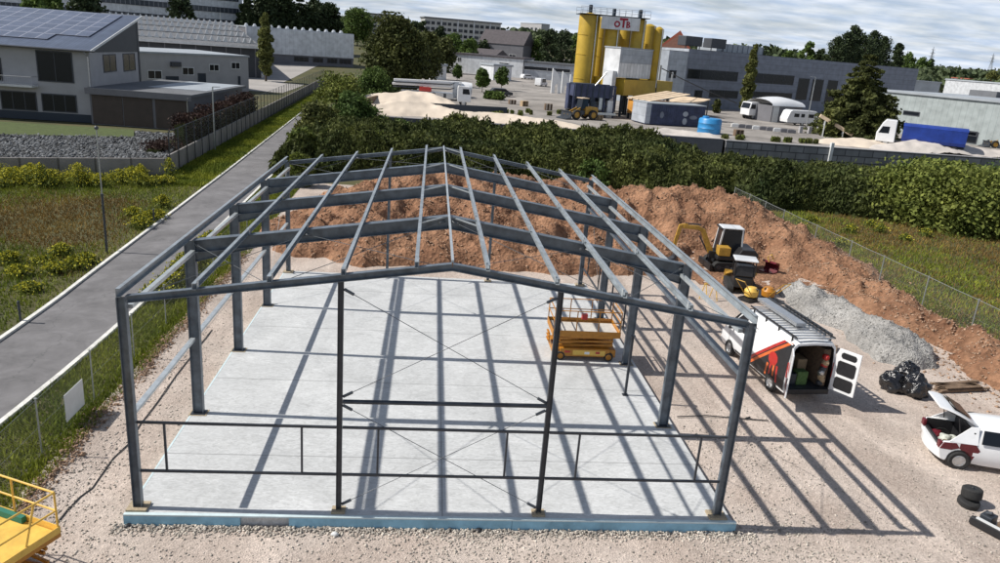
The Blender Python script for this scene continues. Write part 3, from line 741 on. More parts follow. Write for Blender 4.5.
thicket('thicket', 'long dense dark green thicket between the soil heap and the block wall', lambda x: 49-.0*x+1.2*math.sin(x*.4), lambda x: 76.8, -6.8, 38, lambda x, y: 2.75-.5*sst(25,38,x)-.2*sst(60,76,y), 190000, .20, 'leaf_hedge', 41)
for i in range(26):
    x = random.uniform(-5, 70); y = random.uniform(50, 74) if x < 38 else random.uniform(48, 60); h_ = random.uniform(2.6, 4.0) if x < 34 else random.uniform(1.6, 2.8)
    tree('bush', 'taller shrub rising out of the long thicket', x, y, -.4, h_, random.uniform(2.5,4.5), ['leaf_bright','leaf_olive','leaf_mid','leaf_brown'][i % 4], .2, 2600, group='taller shrubs in the thicket', base=.0, blobs=12)
thicket('thicket', 'dark green thicket right of the soil heap in front of the exposed block wall', lambda x: 46-.12*(x-34)+.8*math.sin(x*.5), lambda x: 74, 35, 72, lambda x, y: 2.6-.3*sst(40,44,x)*(1-sst(60,66,x))-2.0*sst(50,58,y)*(1-.5*sst(62,68,x)), 130000, .20, 'leaf_hedge', 47)
# big light bush at the right edge
q = at(962, 236); tree('bush', 'big rounded light green bush at the right end of the field before the wall', q.x+2, q.y+5, -.4, 5.0, 15, 'leaf_bright', .24, 42000, base=-.05, blobs=34)
q = at(1040, 236); tree('bush', 'green bush cut by the right frame edge', q.x+2, q.y+6, -.4, 4.8, 10, 'leaf_bright', .24, 20000, base=-.05, blobs=24)
q = at(985, 180); tree('bush', 'bush with lighter top growing against the block wall above the big bush', q.x-2, 66, -.4, 3.6, 9, 'leaf_mid', .24, 16000, base=-.05, blobs=20)
# bushes at the lane's far bend
for px, py, pt, wpx, m_, lab in ((302,170,126,38,'leaf_bright','light green bush beside the lane at the left end of the thicket'),(318,150,100,52,'leaf_olive','olive bush hiding the bend of the lane'),(352,140,92,60,'leaf_mid','dark green shrub left of the sand heap'),(340,118,72,60,'leaf_bright','bright green bush behind the lane bend'),(372,112,66,44,'leaf_mid','shrub between the lane bend and the sand heap'),(300,186,150,26,'leaf_bright','low bush at the near edge of the lane')):
    q = at(px, py); h = tall(px, py, pt); d = (q-CP).length; tree('bush', lab, q.x, q.y, -.4, h, wpx/F*d, m_, .26, 11000, base=-.02, blobs=20)

# ------------------------------------------------------------------ mesh fences
def wiremat():
    m = bpy.data.materials.new('woven_wire_mesh'); m.use_nodes = True; N, Lk = nodes(m); b = N['Principled BSDF']
    b.inputs['Base Color'].default_value = (.30,.32,.30,1); b.inputs['Metallic'].default_value = .5; b.inputs['Roughness'].default_value = .5
    uv = N.new('ShaderNodeTexCoord'); sp = N.new('ShaderNodeSeparateXYZ'); Lk(uv.outputs['Object'], sp.inputs[0])
    res = []
    for sg in (1, -1):
        m1 = N.new('ShaderNodeMath'); m1.operation = 'MULTIPLY_ADD'; Lk(sp.outputs[2], m1.inputs[0]); m1.inputs[1].default_value = sg; Lk(sp.outputs[0], m1.inputs[2])
        m2 = N.new('ShaderNodeMath'); m2.operation = 'PINGPONG'; Lk(m1.outputs[0], m2.inputs[0]); m2.inputs[1].default_value = .04
        m3 = N.new('ShaderNodeMath'); m3.operation = 'LESS_THAN'; Lk(m2.outputs[0], m3.inputs[0]); m3.inputs[1].default_value = .0022; res.append(m3)
    mm = N.new('ShaderNodeMath'); mm.operation = 'MAXIMUM'; Lk(res[0].outputs[0], mm.inputs[0]); Lk(res[1].outputs[0], mm.inputs[1])
    Lk(mm.outputs[0], b.inputs['Alpha']); return m
M['mesh'] = wiremat()
def meshfence(A, B, posts, h, name, label, tw=.016, pr=.032):
    A, B = Vector(A), Vector(B); L_ = (B-A).length; rz = math.atan2(B.y-A.y, B.x-A.x)
    root = empty(name, A, rz, label, 'fence')
    for t in posts:
        c = MB(); c.tube([(t,0,-.1),(t,0,h)], pr, 8); c.tube([(t,0,h),(t,0,h+.02)], .04, 8); c.build('post', 'fencewire', root, smooth=True)
    c = MB(); c.add([(0,0,.04),(L_,0,.04),(L_,0,h-.05),(0,0,h-.05)], [(0,1,2,3)]); c.build('wire_mesh', 'mesh', root)
    for z in (h-.04, h*.5, .05):
        c = MB()
        for a, b_ in zip(posts[:-1], posts[1:]): c.tube([(a,.0,z),((a+b_)/2,.0,z-.02),(b_,.0,z)], tw if z > h*.6 else .003, 5)
        c.build('tension_wire', 'fencewire', root)
    return root
# right fence, standing posts where the photo shows them
rp = [at(*q) for q in ((969,336),(917,310),(875,287),(838.8,270),(809,252),(780,235))]
dv = (rp[5]-rp[0]); dv.z = 0; dn = dv.normalized(); A0 = rp[0]-dn*9.2; A0.z = -.32
posts = [0, 3.1, 6.1]+[(p-A0).dot(dn) for p in rp]; last = posts[-1]; posts += [last+3.1, last+6.0, last+9]
meshfence(A0, A0+dn*posts[-1], posts, 1.95, 'mesh_fence', 'galvanised mesh fence between the soil bank and the right-hand field')
lp = [FX, ]
meshfence((FX, -7, -.32), (FX+.1, 27, -.32), [0, 3.2, 6.4, 9.9, 13.3, 16.7, 20.1, 23.5, 27, 30.4, 34], 1.75, 'mesh_fence', 'thin mesh fence along the lane verge left of the steel frame', .005, .022)
# notice board on the left fence
sx = empty('notice_board', (FX+.06, 4.95, .36), R(90), 'blank white square board hung on the left mesh fence', 'sign board')
c = MB(); c.box(-.6,.6,-.02,.0,-.44,.44); c.build('board', 'offwhite', sx, bevel=.004)
c = MB(); [c.tube([(x,.004,z),(x,.03,z)], .02, 6) for x in (-.55,.55) for z in (-.36,.36)]; c.build('fixing', 'fencewire', sx)
# street lamp / mast on the meadow
q = at(107, 252); m0 = empty('mast', (q.x,q.y,-.36), 0, 'slim grey mast standing in the left meadow beside the lane', 'mast')
c = MB(); c.tube([(0,0,0),(0,0,3.1)], .06, 10); c.tube([(0,0,3.1),(0,0,3.2)], .08, 10); c.build('lower_tube', 'steel_dark', m0, smooth=True)
c = MB(); c.tube([(0,0,3.2),(0,0,6.5)], .035, 8); c.build('upper_tube', 'fencewire', m0, smooth=True)
c = MB(); c.lathe([(.07,6.5),(.10,6.52),(.10,6.62),(.03,6.68)], 12); c.build('cap', 'steel_dark', m0)
for px, py in ((160,224),(30,323)):
    q = at(px, py); c = MB(); c.tube([(0,0,0),(0,0,.9)], .05, 8); c.lathe([(.055,.9),(.06,.93),(.03,.97)], 10)
    o = c.build('marker_post', 'steel_dark'); o.location = (lane_x(q.y)-.25, q.y, -.34); tag(o, 'short dark marker post on the lane kerb ' + ('near the left frame edge' if px < 100 else 'beside the meadow weeds'), 'marker post', 'marker posts on the lane kerb')
# cable on the gravel
pts = [at(*q) for q in ((52,530),(66,512),(80,497),(92,488),(103,472),(113,458),(128,444),(140,425),(158,402),(176,376),(196,350),(212,330))]
c = MB(); c.tube([(p_.x, p_.y, zs(p_.x,p_.y)+.02) for p_ in pts], .018, 6); tag(c.build('cable', 'cable', smooth=True), 'thin black cable snaking along the gravel left of the slab', 'cable')
c = MB(); c.tube([(15.9,6.2,-.27),(17,6.35,-.27),(18.2,6.2,-.27),(19.2,6.1,-.27)], .02, 6); c.tube([(18.4,6.2,-.265),(18.6,6.3,-.26)], .03, 6); tag(c.build('hose', 'cable', smooth=True), 'thin dark hose lying on the gravel right of the slab', 'hose')

# ------------------------------------------------------------------ wheel
def wheel(parent, loc, r, w, rim='silver', axis='y', spokes=5):
    """axis of rotation along local y (or x)"""
    mt = Matrix.Translation(loc) @ (Matrix.Rotation(R(90), 4, 'X') if axis == 'y' else Matrix.Rotation(R(90), 4, 'Y'))
    t = MB(); h = w/2
    t.lathe([(r*.62,-h*.9),(r*.9,-h),(r*.985,-h*.75),(r,-h*.3),(r,h*.3),(r*.985,h*.75),(r*.9,h),(r*.62,h*.9)], 28, mt, False)
    wo = empty('wheel', (0,0,0)); wo.parent = parent
    t.build('tyre', 'rubber', wo, smooth=True)
    k = MB(); k.lathe([(r*.61,-h*.86),(r*.6,-h*.5),(r*.2,-h*.62),(r*.2,h*.62),(r*.6,h*.5),(r*.61,h*.86),(r*.56,h*.9),(r*.55,h*.6),(r*.22,h*.72),(r*.1,h*.78)], 28, mt, False); k.lathe([(0,-h*.66),(r*.22,-h*.66),(r*.22,h*.7),(0,h*.74)], 16, mt, False); k.lathe([(r*.2,-h*.5),(r*.6,-h*.5)], 28, mt, False)
    for s in range(spokes):
        for sd in (-1, 1):
            k.box(-r*.06, r*.06, r*.12, r*.57, sd*h*.66-.008, sd*h*.66+.012, mt @ Matrix.Rotation(6.2832*s/spokes, 4, 'Z'))
    k.build('rim', rim, wo, smooth=True)
    return wo

# ------------------------------------------------------------------ scissor lifts
def scissor_lift(loc, rz, label, L_=2.5, Wd=1.5, deck=1.15, rail=1.0, ext=False, toe='lift', deckm='deckplate'):
    r_ = empty('scissor_lift', loc, rz, label, 'scissor lift')
    wb = L_*.5-.38
    c = MB(); c.box(-L_/2+.1, L_/2-.1, -Wd/2+.06, Wd/2-.06, .16, .48); c.box(-L_/2+.35, L_/2-.35, -Wd/2, Wd/2, .20, .52); c.build('chassis', 'lift', r_, bevel=.02)
    c = MB(); c.box(-L_*.18, L_*.3, -Wd/2-.012, -Wd/2-.002, .25, .46); c.build('side_panel', 'liftlight', r_)
    c = MB(); c.box(-L_*.30, -L_*.22, -Wd/2-.014, -Wd/2-.002, .34, .42); c.box(L_*.16, L_*.22, -Wd/2-.018, -Wd/2-.012, .32, .42); c.build('warning_sticker', 'red', r_)
    c = MB(); c.box(-.02, .18, -Wd/2-.02, -Wd/2-.012, .30, .40); c.build('data_plate', 'white', r_)
    for sx_ in (-1, 1):
        for sy in (-1, 1): wheel(r_, (sx_*wb, sy*(Wd/2-.06), .19), .19, .14, 'lift', 'y')
    top = deck-.12
    for sy in (-Wd/2+.2, Wd/2-.2):
        c = MB(); n = 3; z0 = .52
        for i in range(n):
            za = z0+(top-z0)*i/n+.03; zb = z0+(top-z0)*(i+1)/n-.03
            c.rect((-L_*.42, sy, za), (L_*.42, sy, zb), .05, .07); c.rect((-L_*.42, sy+.06, zb), (L_*.42, sy+.06, za), .05, .07)
        c.build('scissor_arms', 'lift', r_)
    c = MB(); c.rect((-.3,0,.5), (.5,0,top-.02), .09, .09); c.build('hydraulic_ram', 'black', r_)
    c = MB(); c.box(-L_/2, L_/2, -Wd/2, Wd/2, top, deck-.02); c.build('platform_frame', 'lift', r_, bevel=.01)
    c = MB(); c.box(-L_/2+.04, L_/2-.04, -Wd/2+.04, Wd/2-.04, deck-.02, deck); c.build('deck', deckm, r_)
    c = MB()
    for (x0, x1, y0, y1) in ((-L_/2, L_/2, -Wd/2, -Wd/2+.02), (-L_/2, L_/2, Wd/2-.02, Wd/2), (-L_/2, -L_/2+.02, -Wd/2+.021, Wd/2-.021), (L_/2-.02, L_/2, -Wd/2+.021, Wd/2-.021)): c.box(x0, x1, y0, y1, deck-.019, deck+.14)
    c.build('toe_board', toe, r_)
    a, b_ = L_/2-.03, Wd/2-.03
    for z in (deck+rail, deck+rail*.55):
        c = MB(); rr = .022
        for p, q_ in (((-a,-b_),(a,-b_)), ((a,-b_),(a,b_)), ((a,b_),(-a,b_)), ((-a,b_),(-a,-b_))): c.tube([(*p,z),(*q_,z)], rr, 8)
        c.build('guard_rail', 'lift' if toe == 'lift' else 'liftlight', r_, smooth=True)
    for x in (-a, -a/3, a/3, a):
        for y in (-b_, b_):
            c = MB(); c.tube([(x,y,deck),(x,y,deck+rail)], .022, 8); c.build('rail_post', 'lift' if toe == 'lift' else 'liftlight', r_, smooth=True)
    c = MB(); c.box(-.1,.12,-.1,.08,deck+rail*.62,deck+rail*.86); c.build('control_box', 'red' if toe == 'lift' else 'black', r_, bevel=.01).location = (-.15, -b_+.14, 0)
    c = MB(); c.box(-L_/2-.04, -L_/2-.005, -.22, .22, .5, deck-.2)
    for z in (.6,.75,.9): c.box(-L_/2-.1, -L_/2-.04, -.2, .2, z, z+.03)
    c.build('ladder', 'lift', r_)
    return r_
scissor_lift((13.30, 10.95, 0), R(0), 'orange yellow scissor lift with pale deck parked on the slab near the right columns', 2.7, 1.55, 1.12, .95)
q = Vector((-.58, -1.62, 0))
Lr = scissor_lift((q.x-1.95, q.y-1.45, -.32), R(-24), 'yellow working platform with guard rails cut by the bottom left corner', 3.6, 2.2, 1.65, .95, toe='liftlight', deckm='liftlight')
tp = MB(); tp.box(-1.5,.9,.95,1.06,1.66,1.80); tp.build('rolled_mat', mat('teal_mat', (.02,.16,.11), .7), Lr)
for x in (-1.0, -.2, .6):
    c = MB(); c.tube([(1.77,x-.3,1.66),(1.77,x,2.58)], .024, 6); c.build('rail_brace', 'liftlight', Lr, smooth=True)

# ------------------------------------------------------------------ van with open rear doors
def van():
    r_ = empty('panel_van', (21.38, 7.85, -.32), R(5), 'white van in black and red livery with both rear doors open beside the rubble heap', 'van'); r_.scale = (.98, 1.08, 1.08)
    L_ = 5.05; hw = 1.0
    # ring: 12 points (x,z), y along length from the rear
    def ring(y, zt, w, wt, zb=.32, belt=1.15):
        zt_ = zt; b_ = min(belt, zt-.25)
        return [Vector(p) for p in ((-w+.06,y,zb),(-w,y,zb+.16),(-w-.012,y,.8),(-w,y,b_),(-(w+wt)/2,y,(b_+zt)/2+.05),(-wt,y,zt-.12),(-wt+.13,y,zt),(0,y,zt+.035),
                (wt-.13,y,zt),(wt,y,zt-.12),((w+wt)/2,y,(b_+zt)/2+.05),(w,y,b_),(w+.012,y,.8),(w,y,zb+.16),(w-.06,y,zb))]
    rings = [ring(0,2.16,.985,.87), ring(.12,2.2,1.,.88), ring(1.5,2.24,1.,.885), ring(3.0,2.22,1.,.88), ring(3.55,2.12,1.,.86), ring(3.9,1.86,.99,.83), ring(4.3,1.42,.98,.82,.30), ring(4.45,1.22,.97,.86,.28,1.0), ring(4.85,1.04,.93,.80,.26,.85), ring(5.05,.84,.85,.72,.26,.7)]
    c = MB(); c.loft(rings, cap0=False, cap1=True)
    # inner skin, visible through the open back
    inn = [[Vector((v.x*.93, v.y+.0, v.z*.955+.02)) for v in ring(y_,2.16,.985,.87)] for y_ in (0,.3,2.9)]
    k0 = len(c.v); c.loft([rings[0], inn[0]], False, False)
    body = c.build('body', 'white', r_, smooth=True, fixn=False)
    c = MB(); c.loft(inn[:], False, True); c.build('cargo_lining', 'black', r_)
    c = MB(); c.box(-.88,.88,.02,2.85,.44,.50); c.build('load_floor', 'steel_dark', r_)
    # cargo
    for lab, bx, m_ in (('toolbox',(-.75,-.2,.3,1.0,.5,.9),'steel_dark'),('shelf',(.55,.86,.15,1.6,.5,1.9),'timber'),('clothing',(-.3,.15,.25,.6,.5,1.0),'cloth_green'),('crate',(.1,.5,.9,1.5,.5,1.2),'wood_pale'),('shelf',(-.86,-.6,1.1,2.4,.5,1.8),'steel_dark')):
        c = MB(); c.box(*bx); c.build(lab, m_, r_, bevel=.03)
    for k in range(9):
        c = MB(); c.lathe([(.05,0),(.11,.03),(.12,.16),(.06,.24)], 8, Matrix.Translation((random.uniform(.5,.62), random.uniform(.1,.2), .6+.13*k)) @ Matrix.Rotation(random.uniform(0,1.5),4,'X')); c.build('tool', random.choice(['red','silver','wood_pale','steel_dark']), r_)
    # side surface helper: left side x as function of z at y
    def sx(z, s=-1):
        zz = [.32,.48,.8,1.15,1.72,2.06,2.18]; xx = [.94,1.,1.012,1.,.945,.88,.80]
        return s*(float(np.interp(z, zz, xx))+.006)
    def decal(name, poly, m_, off=0., s=-1):
        # poly in (y,z); subdivide by horizontal bands so it follows the body
        bm = bmesh.new(); vs = [bm.verts.new((0, y_, z_)) for y_, z_ in poly]; bm.faces.new(vs)
        for z_ in (.48,.8,1.15,1.45,1.72,1.9,2.06):
            g = bm.verts[:]+bm.edges[:]+bm.faces[:]; bmesh.ops.bisect_plane(bm, geom=g, plane_co=(0,0,z_), plane_no=(0,0,1))
        for v in bm.verts: v.co.x = sx(v.co.z, s)+s*off
        me = bpy.data.meshes.new(name); bm.to_mesh(me); bm.free(); me.materials.append(M[m_]); o = bpy.data.objects.new(name, me); COL.objects.link(o); o.parent = r_; return o
    decal('livery_panel', [(.02,.40),(.02,2.12),(.14,2.12),(2.15,.80),(3.0,.60),(3.0,.42)], 'black', 0)
    decal('livery_stripe', [(.10,2.12),(.28,2.12),(2.30,.60),(2.30,.46)], 'orange', .003)
    decal('livery_stripe', [(.37,2.12),(.54,2.12),(2.55,.60),(2.36,.60)], 'red', .003)
    decal('livery_stripe', [(.28,2.12),(.37,2.12),(2.36,.60),(2.30,.60)], 'black', .003)
    # red hand-like figure
    import math as mm
    decal('livery_figure', [(.92+.30*mm.cos(t*.628), 1.22+.25*mm.sin(t*.628)) for t in range(10)], 'red', .005)
    for k in range(4):
        y0 = .52+.20*k; decal('livery_figure', [(y0,1.08-.04*k),(y0+.12,1.08-.04*k),(y0+.03+.05*k,.50),(y0-.06+.05*k,.48)], 'red' if k % 2 == 0 else 'orange', .005)
    for k, (a, b_) in enumerate(((2.3,3.0),(2.35,2.9),(2.4,2.85))): decal('livery_lettering', [(a,1.82-.13*k),(b_,1.82-.13*k),(b_,1.78-.13*k),(a,1.78-.13*k)], 'silver', .003)
    for s in (-1, 1):
        decal('side_window', [(3.1,1.28),(3.1,1.93),(3.55,1.90),(4.12,1.36),(4.1,1.28)], 'glass', .003, s)
        decal('door_gap', [(3.0,.5),(3.012,.5),(3.012,2.05),(3.0,2.05)], 'black', .004, s)
        decal('door_gap', [(4.15,.6),(4.165,.6),(4.165,1.2),(4.15,1.2)], 'black', .004, s)
        decal('sill_trim', [(.95,.36),(3.6,.36),(3.6,.46),(.95,.46)], 'black', .006, s)
        c = MB(); c.cbox((s*1.13, 3.95, 1.32), (.2,.12,.26)); c.cbox((s*1.03,3.98,1.26),(.1,.05,.05)); c.build('wing_mirror', 'black', r_, bevel=.03)
        c = MB(); c.prism([(s*.62,4.92,.80),(s*.88,4.80,.82),(s*.86,4.68,1.02),(s*.66,4.86,.98)], (0,0,0), (0,.06,.03)); c.build('headlight', 'silver', r_, fixn=True)
        c = MB(); c.cbox((s*.95, -.008, 1.2), (.09,.03,.55)); c.build('tail_light', 'red', r_)
        for y_ in (.85, 4.05):
            c = MB(); c.lathe([(.0,-.012),(.37,-.012),(.37,.012),(.0,.012)], 24, Matrix.Translation((s*.955,y_,.36)) @ Matrix.Rotation(R(90),4,'Y')); c.build('wheel_arch', 'black', r_)
            wheel(r_, (s*.925, y_, .33), .325, .22, 'silver', 'x')
    c = MB(); c.add([(-.80,3.62,2.10),(.80,3.62,2.10),(.84,4.30,1.45),(-.84,4.30,1.45)], [(3,2,1,0)]); c.v = [(x,y_+.02,z_+.02) for x,y_,z_ in c.v]; c.prism([(-.8,3.6,2.13),(.8,3.6,2.13),(.82,4.30,1.47),(-.82,4.30,1.47)], (0,0,0), (0,.012,.012)); c.build('windscreen', 'glass', r_, fixn=True)
    c = MB(); c.box(-.9,.9,-.10,.0,.30,.50); c.build('rear_bumper', 'black', r_, bevel=.03)
    c = MB(); c.box(-.86,.86,4.86,5.10,.28,.52); c.build('front_bumper', 'offwhite', r_, bevel=.05)
    # rear doors (hinged on the rear corners)
    def door(s, ang, windows):
        d = empty('rear_door', (s*.93, -.02, 0), ang); d.parent = r_
        wd = .90
        c = MB(); pr = [(0,.50),(wd,.50),(wd,2.06),(.10,2.06),(0,1.75)]
        c.prism([(-s*u, -.03, z_) for u, z_ in pr], (0,0,0), (0,.06,0)); c.build('door_skin', 'white', d, bevel=.015, fixn=True)
        if windows:
            for z0_, z1_, u0_, u1_ in ((1.74,1.96,.20,.76),(1.14,1.64,.13,.80),(.60,1.04,.13,.80)):
                for yy in (-.036, .03):
                    c = MB(); c.prism([(-s*u, yy, z_) for u, z_ in ((u0_+.06,z0_),(u1_-.06,z0_),(u1_,z0_+.06),(u1_,z1_-.06),(u1_-.06,z1_),(u0_+.06,z1_),(u0_,z1_-.06),(u0_,z0_+.06))], (0,0,0), (0,.006,0)); c.build('door_opening', 'black', d, fixn=True)
        else:
            for nm, pts, m_ in (('livery_panel', [(.05,.55),(.85,.55),(.85,.95),(.05,1.15)], 'maroon'),('livery_figure', [(.25,1.35),(.5,1.25),(.62,1.45),(.4,1.62)], 'red'),('number_plate', [(.2,.60),(.75,.60),(.75,.74),(.2,.74)], 'silver')):
                c = MB(); yy = -.042 if s < 0 else .034
                c.prism([(-s*u, -.036 - (.002 if nm == 'number_plate' else 0), z_) for u, z_ in pts], (0,0,0), (0,.004,0)); c.build(nm, m_, d, fixn=True)
        c = MB(); c.cbox((-s*.82, -.05, 1.12), (.05,.04,.16)); c.build('handle', 'black', d)
    # doors: vectors run from hinge to free edge along -s*x; rotate to open backwards
    door(-1, R(-122), False)
    door(1, R(121), True)
    # roof rack with ladder
    rk = empty('roof_rack', (0,0,0)); rk.parent = r_
    for s in (-1, 1):
        c = MB(); c.rect((s*.80,.05,2.36), (s*.80,3.3,2.36), .04, .05); c.build('side_bar', 'black', rk)
    for k in range(14):
        y_ = .12+k*.24; c = MB(); c.rect((-.80,y_,2.335), (.80,y_,2.335), .12, .02); c.build('slat', 'silver', rk)
    for k in range(4):
        for s in (-1,1): c = MB(); c.rect((s*.80,.3+k*.9,2.10), (s*.80,.3+k*.9,2.34), .05, .05, (0,1,0)); c.build('bracket', 'black', rk)
    return r_
vn = van()
# ladder and plank on the rack: things lying on the rack
ld = empty('ladder', (21.38+.58, 8.1, 2.31), R(5), 'long dark ladder lashed along the right side of the van roof rack', 'ladder')
for s in (-.14, .14): c = MB(); c.rect((s,0,0),(s,4.2,0),.03,.07); c.build('side_rail', 'steel_dark', ld)
for k in range(15): c = MB(); c.tube([(-.13,.2+k*.27,0),(.13,.2+k*.27,0)], .014, 6); c.build('rung', 'black', ld)
tr = empty('trunking_box', (21.38-.10, 9.0, 2.26), R(5), 'grey aluminium trunking box lying on the middle of the van roof rack', 'box')
c = MB(); c.box(-.2,.22,0,3.0,0,.14); c.build('box', 'silver', tr, bevel=.02)

# ------------------------------------------------------------------ white car with open hatch
def car():
    r_ = empty('hatchback_car', (23.86, 4.30, -.32), R(-17), 'white car with raised boot lid standing at the right frame edge', 'car'); r_.scale = (1.10, 1.06, 1.06)
    # local x = forward, rear at x=0
    hw = .86
    def ring(x, zt, w, wt, zb, belt):
        return [Vector(p) for p in ((x,-w+.08,zb),(x,-w,zb+.14),(x,-w-.015,.58),(x,-w+.02,belt),(x,-wt-.02,max(belt+.02,zt-.10)),(x,-wt+.14,max(belt+.03,zt-.015)),(x,0,max(belt+.05,zt+.02)),
                (x,wt-.14,max(belt+.03,zt-.015)),(x,wt+.02,max(belt+.02,zt-.10)),(x,w-.02,belt),(x,w+.015,.58),(x,w,zb+.14),(x,w-.08,zb))]
    R_ = [ring(.98,1.34,.86,.60,.22,.90), ring(1.3,1.40,.86,.61,.2,.90), ring(2.2,1.44,.86,.62,.2,.89), ring(2.7,1.37,.86,.60,.2,.88), ring(3.15,1.12,.86,.66,.2,.87), ring(3.35,.97,.86,.72,.2,.84), ring(3.9,.86,.83,.66,.2,.78), ring(4.2,.66,.74,.60,.22,.60)]
    c = MB(); c.loft(R_, True, True); c.build('body', 'white', r_, smooth=True, fixn=True)
    # rear tub round the open boot: side panels, floor, bumper
    for s in (-1, 1):
        c = MB()
        o_ = [(.10,.42),(.06,.62),(.16,.84),(.5,.90),(1.0,.905),(1.0,.22),(.95,.22),(.75,.50),(.45,.50),(.30,.22),(.16,.26)]
        c.prism([(x, s*.86, z_) for x, z_ in o_], (0,0,0), (0,-s*.10,0)); c.build('rear_wing', 'white', r_, fixn=True, bevel=.03)
        c = MB(); c.prism([(x, s*.868, z_) for x, z_ in ((.07,.60),(.16,.83),(.50,.86),(.62,.70),(.40,.60))], (0,0,0), (0,-s*.09,0)); c.cbox((.10, s*.75, .71), (.1,.2,.22)); c.build('tail_light', 'maroon', r_, fixn=True, bevel=.02)
        c = MB(); c.prism([(x, s*.87, z_) for x, z_ in ((.60,.70),(.60,.86),(1.02,.88),(1.16,.70),(1.05,.52),(1.0,.36),(.98,.36))], (0,0,0), (0,-s*.012,0)); c.build('livery_panel', 'maroon', r_, fixn=True)
        c = MB(); c.prism([(x, s*(.86 if z_ < 1 else .665), z_) for x, z_ in ((.30,.88),(.86,1.36),(1.06,1.38),(1.06,.88))], (0,0,0), (0,-s*.03,0)); c.build('pillar', 'white', r_, fixn=True)
        c = MB(); c.prism([(x, s*(.872 if z_ < 1 else .665), z_) for x, z_ in ((1.14,.94),(1.20,1.31),(2.6,1.32),(3.1,.95))], (0,0,0), (0,s*.006,0)); c.build('side_window', 'glass', r_, fixn=True)
        for x in (.66, 3.42):
            c = MB(); c.lathe([(0,-.012),(.34,-.012),(.34,.012),(0,.012)], 24, Matrix.Translation((x, s*.858, .31)) @ Matrix.Rotation(R(90),4,'X')); c.build('wheel_arch', 'black', r_)
            wheel(r_, (x, s*.835, .30), .295, .19, 'silver', 'y', 7)
        c = MB(); c.cbox((2.95, s*.98, .98), (.12,.18,.13)); c.build('wing_mirror', 'white', r_, bevel=.03)
    c = MB(); pr = []
    for i in range(9):
        t = -1+2*i/8; pr.append((.16-.20*(1-t*t)-.04*0, t*.86))
    c.prism([(x, y, .25) for x, y in pr]+[(.22, .80, .25), (.22, -.80, .25)], (0,0,0), (0,0,.33)); c.build('rear_bumper', 'white', r_, fixn=True, bevel=.05)
    c = MB(); c.box(.12,.20,-.62,.62,.56,.66); c.build('boot_sill', 'black', r_)
    c = MB(); c.box(.15,1.0,-.755,.755,.30,.36); c.build('boot_floor', 'black', r_)
    for s in (-1, 1): c = MB(); c.box(.15,1.0,s*.755-.005,s*.755+.005,.36,.86); c.build('boot_lining', 'black', r_)
    c = MB(); c.box(.93,.97,-.74,.74,.3,1.22); c.build('rear_seat', 'black', r_)
    # raised hatch lid
    hl = empty('boot_lid', (1.0, 0, 1.38)); hl.parent = r_; hl.rotation_euler = (0, R(6), 0)
    c = MB(); vs = []; nx = 6
    for i in range(nx+1):
        u = i/nx; x = -1.12*u; z_ = .22*math.sin(u*1.9)+.10*u; w = .62+.09*math.sin(u*3)-.06*u*u
        vs.append([Vector((x,-w,z_)), Vector((x,w,z_)), Vector((x,w*.98,z_+.05)), Vector((x,0,z_+.075)), Vector((x,-w*.98,z_+.05))])
    c.loft(vs); c.build('lid_skin', 'white', hl, smooth=True, fixn=True)
    c = MB(); c.add([(-.18,-.50,.15),(-.18,.50,.15),(-.72,.52,.35),(-.72,-.52,.35)], [(0,1,2,3)]); c.prism([(-.18,-.50,.18),(-.18,.50,.18),(-.66,.52,.365),(-.66,-.52,.365)], (0,0,0), (0,0,.008)); c.build('rear_window', 'glass', hl, fixn=True)
    c = MB(); c.box(-1.0,-.05,-.55,.55,-.0,.02, Matrix.Rotation(R(16),4,'Y')); c.build('lid_lining', 'black', hl)
    for s in (-1, 1): c = MB(); c.tube([(-.55, s*.66, .14), (-.35, s*.72, -.45)], .014, 6); c.build('gas_strut', 'black', hl)
    # roof items
    c = MB(); c.cbox((2.35,.1,1.50), (.5,.7,.05)); c.build('roof_pad', 'black', r_, bevel=.02)
    c = MB(); c.cbox((2.6,-.25,1.51), (.35,.3,.06)); c.build('roof_pad', 'red', r_, bevel=.02)
    return r_
cr_ = car()
def lump(name, loc, r, m_, label, cat, group=None, sq=.7, seed=0, rough=.25, sub=3):
    bm = bmesh.new(); bmesh.ops.create_icosphere(bm, subdivisions=sub, radius=1)
    for v in bm.verts:
        n_ = noise.fractal(v.co*1.6+Vector((seed*3.1,seed,0)), 1, 2, 4)
        v.co *= 1+rough*n_
        if v.co.z < -.55: v.co.z = -.55-(v.co.z+.55)*.1
        v.co = Vector((v.co.x*r, v.co.y*r*.9, (v.co.z+.55)*r*sq))
    me = bpy.data.meshes.new(name); bm.to_mesh(me); bm.free(); me.materials.append(M[m_]); me.polygons.foreach_set('use_smooth', [True]*len(me.polygons))
    o = bpy.data.objects.new(name, me); COL.objects.link(o); o.location = loc
    if label: tag(o, label, cat, group)
    return o
mw = Matrix.Translation((23.86,4.30,-.32)) @ Matrix.Rotation(R(-17),4,'Z') @ Matrix.Diagonal((1.10,1.06,1.06,1))
for i, (x, y, m_, r, lab, ct) in enumerate(((.42,.48,'maroon',.18,'dark red holdall in the left corner of the open car boot','bag'),(.55,.1,'cloth_pale',.22,'pale rumpled cloth in the middle of the open car boot','cloth'),(.48,-.2,'wood_pale',.17,'beige bundle beside the pale cloth in the open car boot','cloth'),(.55,-.5,'cloth_green',.2,'green jacket in the right corner of the open car boot','jacket'),(.75,.15,'cloth_pale',.2,'white sack deep in the open car boot','sack'))):
    p_ = mw @ Vector((x, y, .37)); lump('boot_bundle', p_, r, m_, lab, ct, None, .9, i+2, .35)
